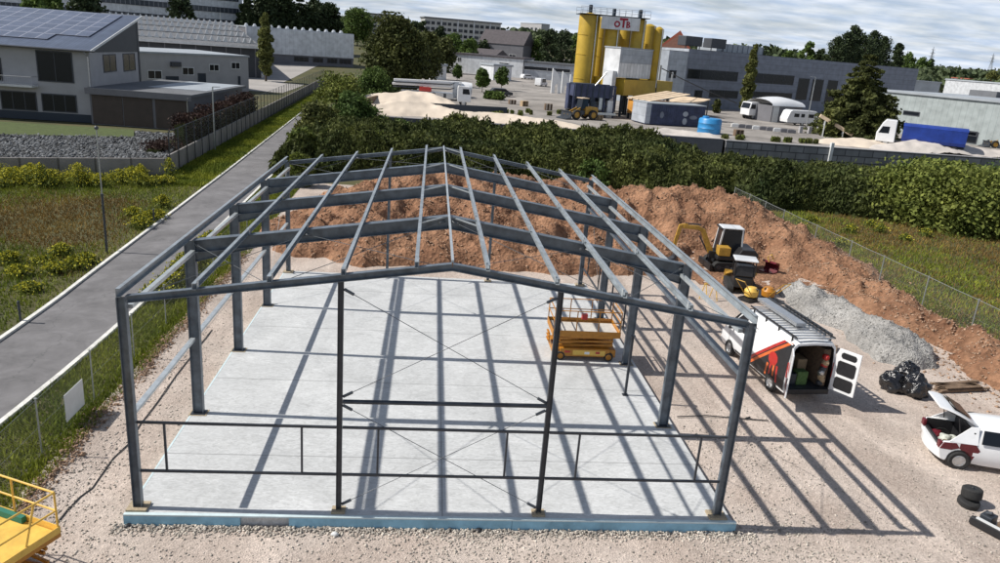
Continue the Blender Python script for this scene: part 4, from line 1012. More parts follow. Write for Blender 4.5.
# bin bags
for i, (px, py, r, z, lab) in enumerate(((893,393,.46,-.33,'black rubbish bag on the left of the three bags'),(915,398,.52,-.33,'biggest black rubbish bag, on the right of the three'),(905,385,.44,-.25,'black rubbish bag at the back, on top between two others'))):
    q = at(px, py-2, -.3); b_ = lump('rubbish_bag', (q.x, q.y+(.15 if i < 2 else .05), z+(.12 if i == 2 else 0)), r, 'bag', lab, 'rubbish bag', 'black rubbish bags on the gravel', 1.05, i*4+1, .42, 4)
    c = MB(); c.lathe([(.05,0),(.03,.07),(.09,.16),(.02,.17)], 8, Matrix.Translation((0,0,r*1.45))); c.build('knot', 'bag', b_)
# steel sections lying behind the slab
for i, (pa_, pb_, m_, lab) in enumerate((((433,257),(492,260),'zinc','long zinc channel lying on the soil behind the slab, nearest of the three'),((437,254),(488,256),'wood_pale','long pale timber lying on the soil behind the zinc channel'),((386,248),(414,256),'zinc','short pale channel lying aslant on the soil behind the slab'))):
    a_, b_ = at(*pa_), at(*pb_); a_.z = b_.z = -.22; c = MB(); c.cchan(a_, b_, .14, .12, .02) if i != 1 else c.rect(a_, b_, .14, .1); tag(c.build('steel_channel' if i != 1 else 'timber_beam', m_, fixn=True), lab, 'channel' if i != 1 else 'beam')
for i, (px, py, m_, lab) in enumerate(((478,524,'black','small black plastic scrap against the middle of the blue slab edge'),(729,524,'black','crumpled black foil scrap at the right corner of the slab'),(130,524,'black','dark scrap lying by the left corner of the slab'),(335,535,'offwhite','pale paper scrap on the gravel in front of the slab'),(700,520,'steel_dark','dark offcut leaning on the blue edge near the right corner'),(873,341,'wood_pale','pale stone block on the soil bank beside the fence'),(968,349,'offwhite','white bucket lid lying on the soil bank at the right'))):
    q = at(px, py); lump('scrap', (q.x, min(q.y, -.36) if py > 500 else q.y, -.31 if py > 500 else .25), .09 if i != 6 else .16, m_, lab, 'scrap', None, .6, i+30, .5, 2)
for i, (px, py, L0, m_, lab) in enumerate(((822,341,1.1,'timber','dark timber offcut leaning on the rubble heap behind the van'),(838,338,.8,'timber','short dark timber offcut on the rubble heap'),(845,352,.9,'steel_dark','thin dark bar lying on the rubble heap'))):
    q = at(px, py, .3); c = MB(); c.rect((-L0/2,0,.06),(L0/2,0,.10),.12,.07); o = c.build('offcut', m_); o.location = (q.x, q.y, max(gz(q.x,q.y), -.3)+.02); o.rotation_euler = (0, .1, .5+i*.5); tag(o, lab, 'offcut')
for i, (px, py, rz_) in enumerate(((512,104,.2),(524,106,.5),(548,110,.1),(598,120,.3),(738,136,.1),(690,99,.2))):
    q = at(px, py, YZ); r_ = empty('pallet_stack', (q.x,q.y,YZ), rz_, ['stack of pallets at the left of the open yard','stack of pallets right of the first one in the open yard','stack of pallets near the loader bucket','stack of pallets beside the loader','stack of pallets right of the blue tank','stack of pallets in front of the light grey wing'][i], 'pallets', 'pallet stacks in the yard')
    for k in range(5+i % 3):
        c = MB(); c.box(-.6,.6,-.4,.4,k*.15+.10,k*.15+.13); [c.box(x-.05,x+.05,-.4,.4,k*.15,k*.15+.1) for x in (-.55,0,.55)]; c.build('pallet', 'wood_pale' if i % 2 else 'timber', r_)
# planks in a loose stack
q = at(958, 388, -.3)
for k in range(11):
    L_ = random.uniform(1.7,2.3); c = MB(); c.box(-L_/2,L_/2,-.07,.07,0,.045); o = c.build('plank', 'timber')
    o.location = (q.x+random.gauss(0,.1), q.y+((k % 5)-2)*.17, -.30+.055*(k//5)+.01+.05*(k//10)); o.rotation_euler = (0, 0, R(random.gauss(6,5)))
    tag(o, 'weathered brown plank in the loose stack on the gravel by the soil bank', 'plank', 'planks in the loose stack')
# junk: wheel on its side + axle beam
q = at(968, 505, -.3); w0 = empty('spare_wheel', (q.x-.02, q.y, -.32), 0, 'black drum shaped pair of stacked wheels lying on the gravel near the white car', 'wheel')
c = MB(); mt = Matrix.Translation((0,0,.02)) @ Matrix.Rotation(R(8),4,'X')
c.lathe([(.16,0),(.26,.0),(.30,.04),(.30,.16),(.26,.20),(.14,.20)], 24, mt); c.build('tyre', 'rubber', w0, smooth=True); c = MB(); mt = Matrix.Translation((.10,.06,.235)) @ Matrix.Rotation(R(-6),4,'X'); c.lathe([(.16,0),(.25,.0),(.275,.03),(.28,.08),(.28,.22),(.275,.28),(.24,.31),(.14,.31)], 24, mt); c.build('tyre', 'rubber', w0, smooth=True)
c = MB(); c.lathe([(.15,.29),(.13,.305),(.05,.32),(.04,.34)], 20, mt); c.build('hub', 'black', w0, smooth=True)
p1, p2 = at(972, 520, -.2), at(1040, 556, -.2)
ax = empty('vibrating_beam', (p1.x, p1.y, -.32), math.atan2(p2.y-p1.y, p2.x-p1.x), 'dark metal beam with a silver bar and motor blocks lying at the right edge', 'beam')
Lx = (p2-p1).length
c = MB(); c.box(0,Lx,-.12,.12,.04,.22); c.tube([(-.03,0,.13),(Lx,0,.13)], .12, 10); c.build('beam', 'black', ax)
c = MB(); c.box(.1,Lx,-.06,.05,.252,.28); c.build('silver_bar', 'offwhite', ax)
c = MB(); c.box(.0,Lx,.22,.30,.05,.13); c.build('side_rail', 'steel_dark', ax)
for k in range(4): c = MB(); c.box(.10+k*.46,.42+k*.46,.14,.52,.06,.36); c.tube([(.18+k*.46,.30,.36),(.34+k*.46,.30,.44)], .06, 8); c.build('motor_block', 'timber' if k % 2 else 'steel_dark', ax, bevel=.02)

# ------------------------------------------------------------------ excavator
def tracks(parent, L_, gap, w, h, m_='black'):
    for s in (-1, 1):
        c = MB(); pr = []
        for i in range(8): a = R(-90-180*i/7); pr.append((-L_/2+h/2+h/2*math.cos(a), h/2+h/2*math.sin(a)))
        for i in range(8): a = R(90-180*i/7); pr.append((L_/2-h/2+h/2*math.cos(a), h/2+h/2*math.sin(a)))
        c.prism([(x, s*gap/2-w/2, z) for x, z in pr], (0,0,0), (0,w,0)); t = c.build('track', 'rubber', parent, fixn=True)
        for k in range(22):
            pass
        c = MB()
        for k in range(5): c.lathe([(0,-.01),(h*.26,-.01),(h*.26,.01),(0,.01)], 12, Matrix.Translation((-L_/2+h/2+(L_-h)*k/4, s*(gap/2+w/2)+.002*s, h*.46)) @ Matrix.Rotation(R(90),4,'X'))
        for k in range(5): c.lathe([(0,-.01),(h*.26,-.01),(h*.26,.01),(0,.01)], 12, Matrix.Translation((-L_/2+h/2+(L_-h)*k/4, s*(gap/2-w/2)-.002*s, h*.46)) @ Matrix.Rotation(R(90),4,'X'))
        c.box(-L_/2+h/2, L_/2-h/2, s*gap/2-w/2-.014, s*gap/2+w/2+.014, h*.43, h*.49)
        c.build('track_rollers', 'steel_dark', t)
def excavator():
    r_ = empty('mini_excavator', (25.4, 26.0, -.28), R(180), 'yellow mini excavator with pale cab roof at the foot of the soil heap', 'excavator'); r_.scale = (1.06,1.06,1.0)
    # local +x = towards the boom (world -x)
    tracks(r_, 2.5, 1.5, .38, .55)
    c = MB(); c.box(-.9,.9,-.5,.5,.25,.50); c.box(1.35,1.5,-.95,.95,.05,.40); c.build('undercarriage', 'black', r_)
    c = MB(); c.lathe([(.45,.5),(.45,.64)], 24); c.build('slew_ring', 'steel_dark', r_)
    up = empty('superstructure', (0,0,0), R(-6)); up.parent = r_
    c = MB(); pr = [(-1.25,.66),(1.0,.66),(1.0,.90),(-.1,.95),(-.35,1.40),(-1.1,1.40),(-1.3,1.15)]
    c.prism([(x,-.88,z) for x, z in pr], (0,0,0), (0,1.76,0)); c.build('engine_cover', 'black', up, bevel=.05, fixn=True)
    c = MB(); c.prism([(x,-.90,z) for x, z in ((-.9,.8),(.95,.8),(.95,.98),(-.2,1.05),(-.4,1.3),(-.9,1.3))], (0,0,0), (0,.02,0)); c.box(.3,.95,.2,.9,.95,1.45); c.build('yellow_cowling', 'diggeryellow', up, fixn=True, bevel=.03)
    # cab frame: four posts, roof, glass
    x0, x1, y0, y1, z0, z1 = -.55, .80, -.86, .12, .95, 2.42
    for a, b_ in (((x0,y0),(x0+.1,y0)), ((x0,y1),(x0+.1,y1)), ((x1,y0),(x1-.15,y0)), ((x1,y1),(x1-.15,y1))):
        c = MB(); c.rect((a[0],a[1],z0), (b_[0],b_[1],z1), .08, .08, (0,1,0)); c.build('cab_post', 'offwhite', up)
    for y_ in (y0, y1): c = MB(); c.prism([(x0+.05,y_-.006,z0+.05),(x1-.05,y_-.006,z0+.05),(x1-.17,y_-.006,z1-.03),(x0+.13,y_-.006,z1-.03)], (0,0,0), (0,.012,0)); c.build('cab_window', 'glass', up, fixn=True)
    c = MB(); c.prism([(x1-.01,y0+.05,z0+.05),(x1-.01,y1-.05,z0+.05),(x1-.155,y1-.05,z1-.03),(x1-.155,y0+.05,z1-.03)], (0,0,0), (.01,0,0)); c.build('cab_window', 'glass', up, fixn=True)
    c = MB(); c.box(x0-.02,x0+.05,y0+.04,y1-.04,z0,z1-.05); c.build('cab_back', 'black', up)
    c = MB(); c.box(x0+.02,x1-.08,y0-.04,y1+.04,z1,z1+.09); c.build('cab_roof', 'cladwhite', up, bevel=.04)
    c = MB(); c.box(x1-.1,x1+.02,y0-.05,y1+.05,z1-.02,z1+.05); c.build('roof_visor', 'black', up)
    c = MB(); c.box(-.3,.1,-.6,-.15,1.0,1.15); c.box(-.35,-.25,-.6,-.15,1.15,1.7); c.build('seat', 'black', up, bevel=.04)
    # boom, dipper, ram, bucket
    def arm(name, pts, w, h0, h1):
        c = MB(); rings = []
        P_ = [Vector(p) for p in pts]
        for i, p in enumerate(P_):
            d = (P_[min(i+1,len(P_)-1)]-P_[max(i-1,0)]).normalized(); u = Vector((0,1,0)).cross(d).normalized(); hh = h0+(h1-h0)*i/(len(P_)-1)
            rings.append([p+Vector((0,-w/2,0))-u*hh/2, p+Vector((0,w/2,0))-u*hh/2, p+Vector((0,w/2,0))+u*hh/2, p+Vector((0,-w/2,0))+u*hh/2])
        c.loft(rings); return c.build(name, 'diggeryellow', up, bevel=.015, fixn=True)
    c = MB(); c.box(.95,1.35,-.0,.35,.62,1.05); c.build('boom_bracket', 'black', up, bevel=.03)
    arm('boom', [(1.25,.18,.95),(1.55,.18,1.6),(1.85,.18,2.25),(2.15,.18,2.40),(3.0,.18,2.40)], .18, .32, .22)
    arm('dipper_arm', [(2.75,.18,2.50),(3.15,.18,2.44),(3.3,.18,1.6),(3.35,.18,1.0)], .15, .26, .16)
    c = MB(); c.tube([(1.45,.18,1.0),(2.0,.18,1.9)], .045, 8); c.tube([(2.0,.18,2.58),(2.9,.18,2.62)], .04, 8); c.build('hydraulic_ram', 'steel_dark', up, smooth=True)
    bp_ = MB(); bpr = [(3.45,1.05),(3.30,.95),(3.15,.70),(3.2,.42),(3.45,.25),(3.75,.30),(3.80,.36),(3.52,.36),(3.32,.50),(3.30,.72),(3.42,.92)]
    bp_.prism([(x,-.10,z) for x, z in bpr], (0,0,0), (0,.56,0)); bp_.build('bucket', 'steel_dark', up, fixn=True)
    return r_
excavator()
def loader():
    r_ = empty('mini_loader', (24.35, 21.7, -.3), R(75), 'small black tracked loader with white canopy in front of the excavator', 'loader'); r_.scale = (1.25,1.25,1.15)
    tracks(r_, 1.7, 1.0, .26, .42)
    c = MB(); c.box(-.75,.7,-.42,.42,.3,.85); c.build('body', 'black', r_, bevel=.06)
    c = MB(); c.prism([(x,-.40,z) for x, z in ((-.78,.86),(-.1,.86),(-.15,1.35),(-.70,1.35))], (0,0,0), (0,.80,0)); c.build('engine_housing', 'black', r_, fixn=True, bevel=.05)
    c = MB(); c.box(-.85,.05,-.50,.50,1.62,1.70); c.build('canopy', 'cladwhite', r_, bevel=.05)
    for x in (-.75,-.05):
        for y in (-.42,.42): c = MB(); c.rect((x,y,.85),(x,y,1.62),.05,.05,(1,0,0)); c.build('canopy_post', 'black', r_)
    for s in (-1,1): c = MB(); c.rect((-.5,s*.52,1.0),(1.0,s*.52,.45),.08,.12); c.build('lift_arm', 'diggeryellow', r_)
    c = MB(); c.prism([(x,-.6,z) for x, z in ((.95,.65),(.90,.2),(1.0,.04),(1.5,.04),(1.5,.08),(1.08,.12),(1.0,.65))], (0,0,0), (0,1.2,0)); c.build('bucket', 'diggeryellow', r_, fixn=True)
    c = MB(); c.rect((-.1,-.1,.85),(.05,-.1,1.25),.04,.04,(0,1,0)); c.rect((-.1,.1,.85),(.05,.1,1.25),.04,.04,(0,1,0)); c.build('control_lever', 'black', r_)
    return r_
loader()
def compactor(px, py, lab, m_, rz):
    q = at(px, py, -.3); r_ = empty('plate_compactor', (q.x, q.y, -.31), rz, lab, 'compactor', 'compactors beside the van'); r_.scale = (1.45,1.45,1.3)
    c = MB(); c.prism([(x,-.25,z) for x, z in ((-.4,.05),(-.32,.0),(.32,.0),(.42,.12),(.42,.16),(-.4,.12))], (0,0,0), (0,.5,0)); c.build('base_plate', 'black', r_, fixn=True)
    c = MB(); c.lathe([(.18,.16),(.24,.2),(.26,.42),(.16,.56),(.05,.58)], 16); c.build('engine_hood', m_, r_, smooth=True)
    c = MB(); c.tube([(.0,-.2,.2),(.0,-.24,.55),(.0,.24,.55),(.0,.2,.2)], .02, 6); c.build('frame', 'black', r_)
    c = MB(); c.tube([(-.2,-.16,.3),(-.75,-.2,.95),(-.75,.2,.95),(-.2,.16,.3)], .018, 6); c.build('handle', 'diggeryellow', r_)
compactor(750, 300, 'yellow plate compactor left of the other one beside the loader', 'liftlight', .5)
compactor(767, 300, 'yellow plate compactor right of the other one, nearest the rubble heap', 'lift', 2.0)
q = at(768, 272, -.3); r_ = empty('bucket_attachment', (q.x, q.y, -.3), .6, 'dark red digging bucket with yellow hose lying right of the excavator', 'digger bucket')
c = MB(); c.prism([(x,-.45,z) for x, z in ((-.3,.0),(.3,.0),(.45,.3),(.4,.6),(.0,.7),(-.1,.62),(.28,.5),(.3,.3),(.2,.08),(-.3,.06))], (0,0,0), (0,.9,0)); c.build('shell', 'maroon', r_, fixn=True)
c = MB(); c.tube([(-.1,0,.66),(-.15,.1,.95),(.05,.0,1.1),(.2,-.1,.8)], .04, 6); c.build('hose', 'liftlight', r_, smooth=True)
q = at(708, 300, -.3); r_ = empty('trestle', (q.x, q.y, -.32), .4, 'thin yellow folding trestle standing between the frame and the van', 'trestle')
for s in (-.35,.35):
    for k in (-.3,.3): c = MB(); c.tube([(s,k,0),(s,k*.1,.95)], .025, 6); c.build('leg', 'liftlight', r_)
c = MB(); c.tube([(-.4,0,.95),(.4,0,.95)], .035, 6); c.build('top_bar', 'liftlight', r_)

# ------------------------------------------------------------------ buildings
class Bld:
    def __init__(s, name, A, B, depth, label, cat='building', group=None):
        s.A, s.B = Vector(A), Vector(B); s.z = s.A.z; s.B.z = s.z
        s.ax = (s.B-s.A).normalized(); s.ny = Vector((-s.ax.y, s.ax.x, 0)); s.L = (s.B-s.A).length; s.D = depth
        s.root = empty(name, s.A, math.atan2(s.ax.y, s.ax.x), label, cat, group)
    def uz(s, px, py, side=None):
        """pixel on the front wall (side None) or on the wall at local x = side"""
        d = ray(px, py); n = s.ny if side is None else s.ax; o = s.A if side is None else s.A+s.ax*side
        t = (o-CP).dot(n)/d.dot(n); P = CP+d*t-s.A
        return (P.dot(s.ax) if side is None else P.dot(s.ny)), P.z
    def box(s, name, m_, x0, x1, y0, y1, z0, z1, bevel=0):
        c = MB(); c.box(x0,x1,y0,y1,z0,z1); return c.build(name, m_, s.root, bevel=bevel)
    def win(s, x0, y0, x1, y1, m_='glass', name='window', frame='anthracite', side=None, t=.06, bars=0):
        xm, ym = (x0+x1)/2, (y0+y1)/2
        u0, _ = s.uz(x0, ym, side); u1, _ = s.uz(x1, ym, side); _, z0 = s.uz(xm, y1, side); _, z1 = s.uz(xm, y0, side)
        if u0 > u1: u0, u1 = u1, u0
        return s.winu(u0, u1, z0, z1, m_, name, frame, side, t, bars)
    def winu(s, u0, u1, z0, z1, m_='glass', name='window', frame='anthracite', side=None, t=.06, bars=0, y=0.):
        sg = 1 if side is None or side > 0 else -1
        def bx(c, a0, a1, b0, b1, d0, d1):
            if side is None: c.box(a0, a1, y-d1, y-d0, b0, b1)
            else:
                q0, q1 = (side+d0*sg, side+d1*sg); c.box(min(q0,q1), max(q0,q1), a0, a1, b0, b1)
        c = MB(); f = min(.12, (u1-u0)*.12)
        bx(c,u0,u1,z0,z0+f,0,t); bx(c,u0,u1,z1-f,z1,0,t); bx(c,u0,u0+f,z0+f,z1-f,0,t); bx(c,u1-f,u1,z0+f,z1-f,0,t)
        for k in range(bars): q_ = u0+(u1-u0)*(k+1)/(bars+1); bx(c,q_-f*.35,q_+f*.35,z0+f,z1-f,0,t*.9)
        w = c.build(name, frame, s.root)
        c = MB(); bx(c,u0+f*.9,u1-f*.9,z0+f*.9,z1-f*.9,0,t*.5); c.build('pane', m_, w)
        return w

# --- left office with solar roof
A = at(95, 123, -.3); A2 = A+Vector((-34, -1.2, 0)); ROB = 16.5
o1 = Bld('office_building', A2, A, ROB, 'pale two storey office with solar panels on its sloping roof at the left edge', 'building')
L_, ze, zb_ = o1.L, 8.1, 11.9
c = MB(); c.prism([(0,0,0),(0,ROB,0),(0,ROB,zb_),(0,0,ze)], (0,0,0), (L_,0,0)); c.build('wall', 'render', o1.root, fixn=True)
o1.box('plinth', 'plinth', -.02, L_+.02, -.03, .0, 0, .9)
c = MB(); c.prism([(L_,.2,ze-.25),(L_,ROB+.01,ze-.45),(L_,ROB+.01,zb_),(L_,.2,ze+.0)], (0,0,0), (.06,0,0)); c.build('gable_cladding', 'anthracite', o1.root, fixn=True)
c = MB(); c.box(L_, L_+.10, ROB-.5, ROB+.02, 0, zb_-.1); c.build('corner_cladding', 'anthracite', o1.root)
sl = (zb_-ze)/ROB
c = MB(); c.prism([(0,-.9,ze-.9*sl),(0,ROB+.4,zb_+.4*sl),(0,ROB+.4,zb_+.4*sl+.2),(0,-.9,ze-.9*sl+.2)], (0,0,0), (L_+.5,0,0)); rf = c.build('roof', ['ribroof'], o1.root, fixn=True)
c = MB(); c.prism([(L_+.5,-.95,ze-.95*sl-.04),(L_+.5,ROB+.45,zb_+.45*sl-.04),(L_+.5,ROB+.45,zb_+.45*sl+.24),(L_+.5,-.95,ze-.95*sl+.24)], (0,0,0), (.09,0,0)); c.build('verge_board', 'offwhite', rf, fixn=True)
def slope_quad(name, x0, x1, ya, yb, m_, h=.34):
    o = MB().box(0, x1-x0, 0, (yb-ya)*math.hypot(1, sl), 0, .05).build(name, m_, rf)
    o.location = (x0, ya, ze+ya*sl+h-.08); o.rotation_euler = (math.atan(sl), 0, 0); return o
slope_quad('solar_array', L_-32, L_-1.6, 4.6, ROB-.3, 'solar'); slope_quad('solar_array', L_-32, L_-5.2, 2.2, 4.59, 'solar')
c = MB(); c.tube([(0,-.98,ze-.9*sl+.1),(L_+1,-.98,ze-.9*sl+.1)], .09, 8); c.build('gutter', 'anthracite', rf)
c = MB(); c.tube([(L_-.15,-.95,ze-.25),(L_-.15,-.10,ze-.7),(L_-.15,-.10,.4)], .06, 8); c.build('downpipe', 'silver', rf)
for w in ((37,51,73,82),): o1.win(*w, bars=1)
for w in ((1,91,37,110),(42,94,77,112)): o1.win(*w, bars=2)
o1.win(-14,57,2,80)
for w in ((103,54,116,72),(123,53,135,71)): o1.win(*w, side=L_, bars=1)
u0_, zz_ = o1.uz(0, 83); u1_, _ = o1.uz(32, 82)
bal = o1.box('balcony_floor', 'offwhite', u0_-2, u1_+.6, -1.5, -.005, zz_-.15, zz_+.05)
c = MB(); xa, xb = u0_-2, u1_+.6
for z in (.2,1.0): c.tube([(xa,-1.45,zz_+z),(xb,-1.45,zz_+z),(xb,-.02,zz_+z)], .025, 6)
for k in range(30): x = xa+(xb-xa)*k/29; c.tube([(x,-1.45,zz_+.05),(x,-1.45,zz_+1.0)], .012, 4)
c.build('balcony_railing', 'silver', bal)
# garages
g0, g1 = at(92,124,-.3), at(190,131,-.3)
ga = Bld('garage_block', g0, g1, 22, 'low flat roofed garage block with dark brown doors in front of the pale office', 'garage')
hg = tall(92,124,87,-.3); hg2 = tall(190,131,99,-.3); hg = (hg+hg2)/2-.1
ga.box('wall', 'renderdark', 0, ga.L, 0, 20, 0, hg)
ga.box('roof', 'roofgrey', -.3, ga.L+.4, -.35, 20.4, hg, hg+.32); ga.box('fascia', 'renderdark', -.32, ga.L+.42, -.40, -.352, hg-.35, hg+.34)
ga.box('roof_covering', 'rooflight', ga.L*.35, ga.L-.2, 6.5, 20, hg+.322, hg+.36)
for a, b_ in ((.02,.325),(.335,.63),(.66,.98)): w = ga.box('garage_door', 'garage', ga.L*a, ga.L*b_, -.05, -.003, .1, hg-.42)
c = MB(); c.tube([(ga.L+.1,-.45,hg),(ga.L-.1,-.2,hg-.5),(ga.L-.1,-.15,0)], .05, 8); c.build('downpipe', 'silver', ga.root)
ds_ = at(105,83,-.36+hg+.3); c = MB(); c.lathe([(.05,0),(.5,.25),(.78,.75),(.78,1.1),(.5,1.5),(.1,1.62)], 18); o = c.build('round_tank', 'cladwhite', smooth=True); o.location = ds_; tag(o, 'round white tank standing on the garage roof against the office wall', 'tank')
# gravel bed behind the retaining wall, lawn strip
P0 = at(-30,175,-.3); P1 = at(170,175,-.3); PB = at(191,136,-.3)
rw = Bld('retaining_wall', at(-60,176,-.3), P1, .3, 'low pinkish grey concrete panel wall below the bed of dark stones', 'wall')
hw_ = 1.35
rw.box('wall', 'panelwall', 0, rw.L, 0, .22, -.1, hw_)
c = MB(); bed = [at(-60,176,hw_-.5), P1+Vector((-.1,.3,0)), PB+Vector((-.5,0,0)), at(140,139,.8), at(-60,131,.8)]
def quadsheet(name, p00, p10, p11, p01, nx, ny, m_, amp=0., kind='structure', z=None):
    V = []
    for j in range(ny+1):
        for i in range(nx+1):
            s_, t_ = i/nx, j/ny; p = (p00*(1-s_)+p10*s_)*(1-t_)+(p01*(1-s_)+p11*s_)*t_; V.append((p.x, p.y, p.z+amp*nz(p.x, p.y, .9, 6)))
    i = (np.arange(nx)[None,:]+np.arange(ny)[:,None]*(nx+1)).ravel()
    return tag(npmesh(name, np.array(V), np.stack([i,i+1,i+nx+2,i+nx+1],1), m_, smooth=True), kind=kind)
def zp(px, py, z): v = at(px, py, z); return v
b00, b10, b11, b01 = zp(-40,158,.95), zp(170,158.5,.95), zp(178,134,.95), zp(-40,122,.95)
quadsheet('stone_bed', b00, b10, b11, b01, 40, 20, 'gabion', .1)
quadsheet('lawn', zp(-40,133,.99+.08), zp(134,137,.99+.08), zp(134,129.5,.99+.08), zp(-40,119,.99+.08), 20, 6, 'lawn', .0)
# earth body under bed so that it stands on something
P = []; S = []
for i in range(9000):
    s_, t_ = random.random(), random.random(); p = (b00*(1-s_)+b10*s_)*(1-t_)+(b01*(1-s_)+b11*s_)*t_
    px, py = proj(p)
    if px < 136 and py < 134.5+px*.02: continue
    P.append((p.x, p.y, p.z+.04)); S.append(random.uniform(.12,.42))
rocks('bed_stones', P, S, 'gabion')
# perimeter wall along the lane: concrete panels, posts, mesh; reddish hedge behind
e0, e1 = P1, at(324,84,-.3)
wl = Bld('panel_fence', e0, Vector((e1.x, e1.y, e0.z)), .2, 'long grey concrete panel wall with tall mesh fence running along the far lane', 'fence')
LW = wl.L; h1, h2 = 1.6, 3.5
wl.box('wall', 'panelwall', 0, LW, 0, .15, -.1, h1)
n_ = int(LW/2.6)
for k in range(n_+1):
    c = MB(); x = k*2.6+.1; c.rect((x,-.03,0),(x,-.03,h2),.07,.07,(0,1,0)); c.build('post', 'steel_dark', wl.root)
c = MB(); c.add([(0,-.03,h1),(LW,-.03,h1),(LW,-.03,h2),(0,-.03,h2)], [(0,1,2,3)]); c.build('wire_mesh', 'mesh', wl.root)
c = MB(); [c.tube([(0,-.03,z),(LW,-.03,z)], .02, 4) for z in (h2,)]; c.build('top_rail', 'steel_dark', wl.root)
for k in range(9):     # posts along the wall front on the meadow side
    pass
def hedge_run(Pa, Pb, h, w, label, m_, n, leaf):
    Pa, Pb = Vector(Pa), Vector(Pb); d = Pb-Pa; root = empty('hedge', Pa, math.atan2(d.y, d.x), label, 'hedge'); L_ = d.length
    c = MB(); c.box(0,L_,-w*.3,w*.3,0,h*.85); c.build('branches', 'leaf_brown', root)
    u = rs.rand(n)*L_; v = rs.normal(size=n)*w*.33; z = rs.rand(n)*h*(1+.10*np.sin(u*.9)+.08*np.sin(u*2.3)); V, Fq = leaf_quads(np.stack([u,v,z],1), leaf); npmesh('foliage', V, Fq, m_, parent=root)
def offp(P, dx, dy): return Vector((P.x+dx, P.y+dy, -.36))
hedge_run(offp(wl.A+wl.ax*9, -1.6, 0), offp(wl.A+wl.ax*44, -1.6, 0), 3.5, 1.3, 'tall russet brown hedge behind the far lane fence beside the garages', 'leaf_red', 26000, .17)
hedge_run(offp(wl.A+wl.ax*2.5, -2.0, 0), offp(wl.A+wl.ax*9, -2.2, 0), 1.9, 1.6, 'low dark red shrub row at the corner of the stone bed', 'leaf_red', 6000, .15)
c = MB(); q = wl.A+wl.ax*14; c.tube([(0,0,0),(0,0,6.2)], .06, 8); c.rect((0,0,6.2),(.7,0,6.25),.12,.06); o = c.build('lamp_post', 'fencewire'); o.location = (q.x+.35, q.y, -.36); tag(o, 'thin grey lamp post standing in front of the far lane fence', 'lamp post')
# --- annex with row of small windows
a0, a1 = at(140,91.5,-.3), at(249,91.5,-.3)
an = Bld('annex_building', a0, a1, 18, 'low pale flat roofed annex with a row of small windows behind the garages', 'building')
han = (tall(150,92,56,-.3)+tall(249,92,55,-.3))/2
an.box('wall', 'render', 0, an.L, 0, 18, 0, han); an.box('roof', 'rooflight', -.2, an.L+.2, -.2, 18.2, han, han+.3)
for w in ((147.5,70,162,79),(182,67,194,75),(209,64,219,71),(231,62,240,69)): an.win(*w, bars=1, frame='offwhite')
for w in ((198,73,206,87),(166,76,179,90),(238,76,240.5,88)): an.win(*w, name='door', m_='plinth')
u_, z_ = an.uz(175,64); an.box('air_conditioner', 'anthracite', u_-.9, u_+.9, -.5, -.01, z_-.4, z_+.4)
# --- long hall with rooflights (left, behind the annex)
h0, h1_ = at(100,72,-.3), at(262,80,-.3)
lh = Bld('flat_roofed_hall', h0, h1_, 45, 'long low hall with a dark open front and many small rooflights behind the annex', 'hall')
hh = (tall(145,74,40,-.3)+tall(250,79,60-2,-.3))/2
hh = 7.2; hk = 12.6
lh.box('wall', 'anthracite', 0, lh.L, 1.2, 60, 0, hh)
c = MB(); c.prism([(-1,-.4,hh),(-1,60,hh),(-1,60,hk),(-1,-.4,hh+.4)], (0,0,0), (lh.L+1,0,0)); c.build('roof', 'roofgrey', lh.root, fixn=True); lh.box('fascia', 'offwhite', -1, lh.L, -.5, -.402, hh-.1, hh+.45)
lh.box('end_wall', 'render', 0, lh.L*.18, .0, 1.19, 0, hh)
for k in range(9): c = MB(); c.rect((lh.L*.2+k*lh.L*.095,0.1,0),(lh.L*.2+k*lh.L*.095,0.1,hh),.2,.2,(0,1,0)); c.build('pillar', 'renderdark', lh.root)
for i in range(22):
    for j in range(4):
        c = MB(); x = 1.5+i*(lh.L-3)/21; y = 5+j*14; c.prism([(x-.5,y-.9,hh+.5),(x+.5,y-.9,hh+.5),(x+.35,y-.5,hh+1.25),(x-.35,y-.5,hh+1.25)], (0,0,0), (0,1.6,0)) if False else c.prism([(x-.55,y,hh+.4+y*.09),(x+.55,y,hh+.4+y*.09),(x+.1,y,hh+1.6+y*.09),(x-.1,y,hh+1.6+y*.09)], (0,0,0), (0,1.5,0)); c.build('rooflight', 'silver', lh.root, fixn=True)
# --- white metal hall
w0, w1 = at(248,70,-.3), at(353,75,-.3)
wh = Bld('metal_clad_hall', w0, w1, 40, 'tall hall clad in pale sheet metal behind the narrow poplar', 'hall')
hw = tall(352,75,35,-.3)
wh.box('wall', 'renderdark', 0, wh.L, 0, 40, 0, hw); wh.box('upper_cladding', 'cladwhite', -.3, wh.L+.0, -.35, -.003, hw*.42, hw+.2); wh.box('roof', 'rooflight', -.2, wh.L, 0, 40, hw, hw+.35)
wh.box('side_cladding', 'greyclad', wh.L+.003, wh.L+.25, .3, 40, hw*.35, hw+.2)
for a, b_ in ((.06,.20),(.42,.56),(.60,.70),(.74,.84),(.86,.98)): wh.winu(wh.L*a, wh.L*b_, hw*.27, hw*.39, bars=2)
for a, b_ in ((.04,.16),(.30,.55),(.62,.80)): wh.winu(wh.L*a, wh.L*b_, .3, hw*.16, bars=3)
for i in range(13): c = MB(); x = 1.5+i*(wh.L-3)/12; c.prism([(x-.5,6,hw+.3),(x+.5,6,hw+.3),(x+.1,6,hw+1.1),(x-.1,6,hw+1.1)], (0,0,0), (0,1.4,0)); c.build('rooflight', 'silver', wh.root, fixn=True)
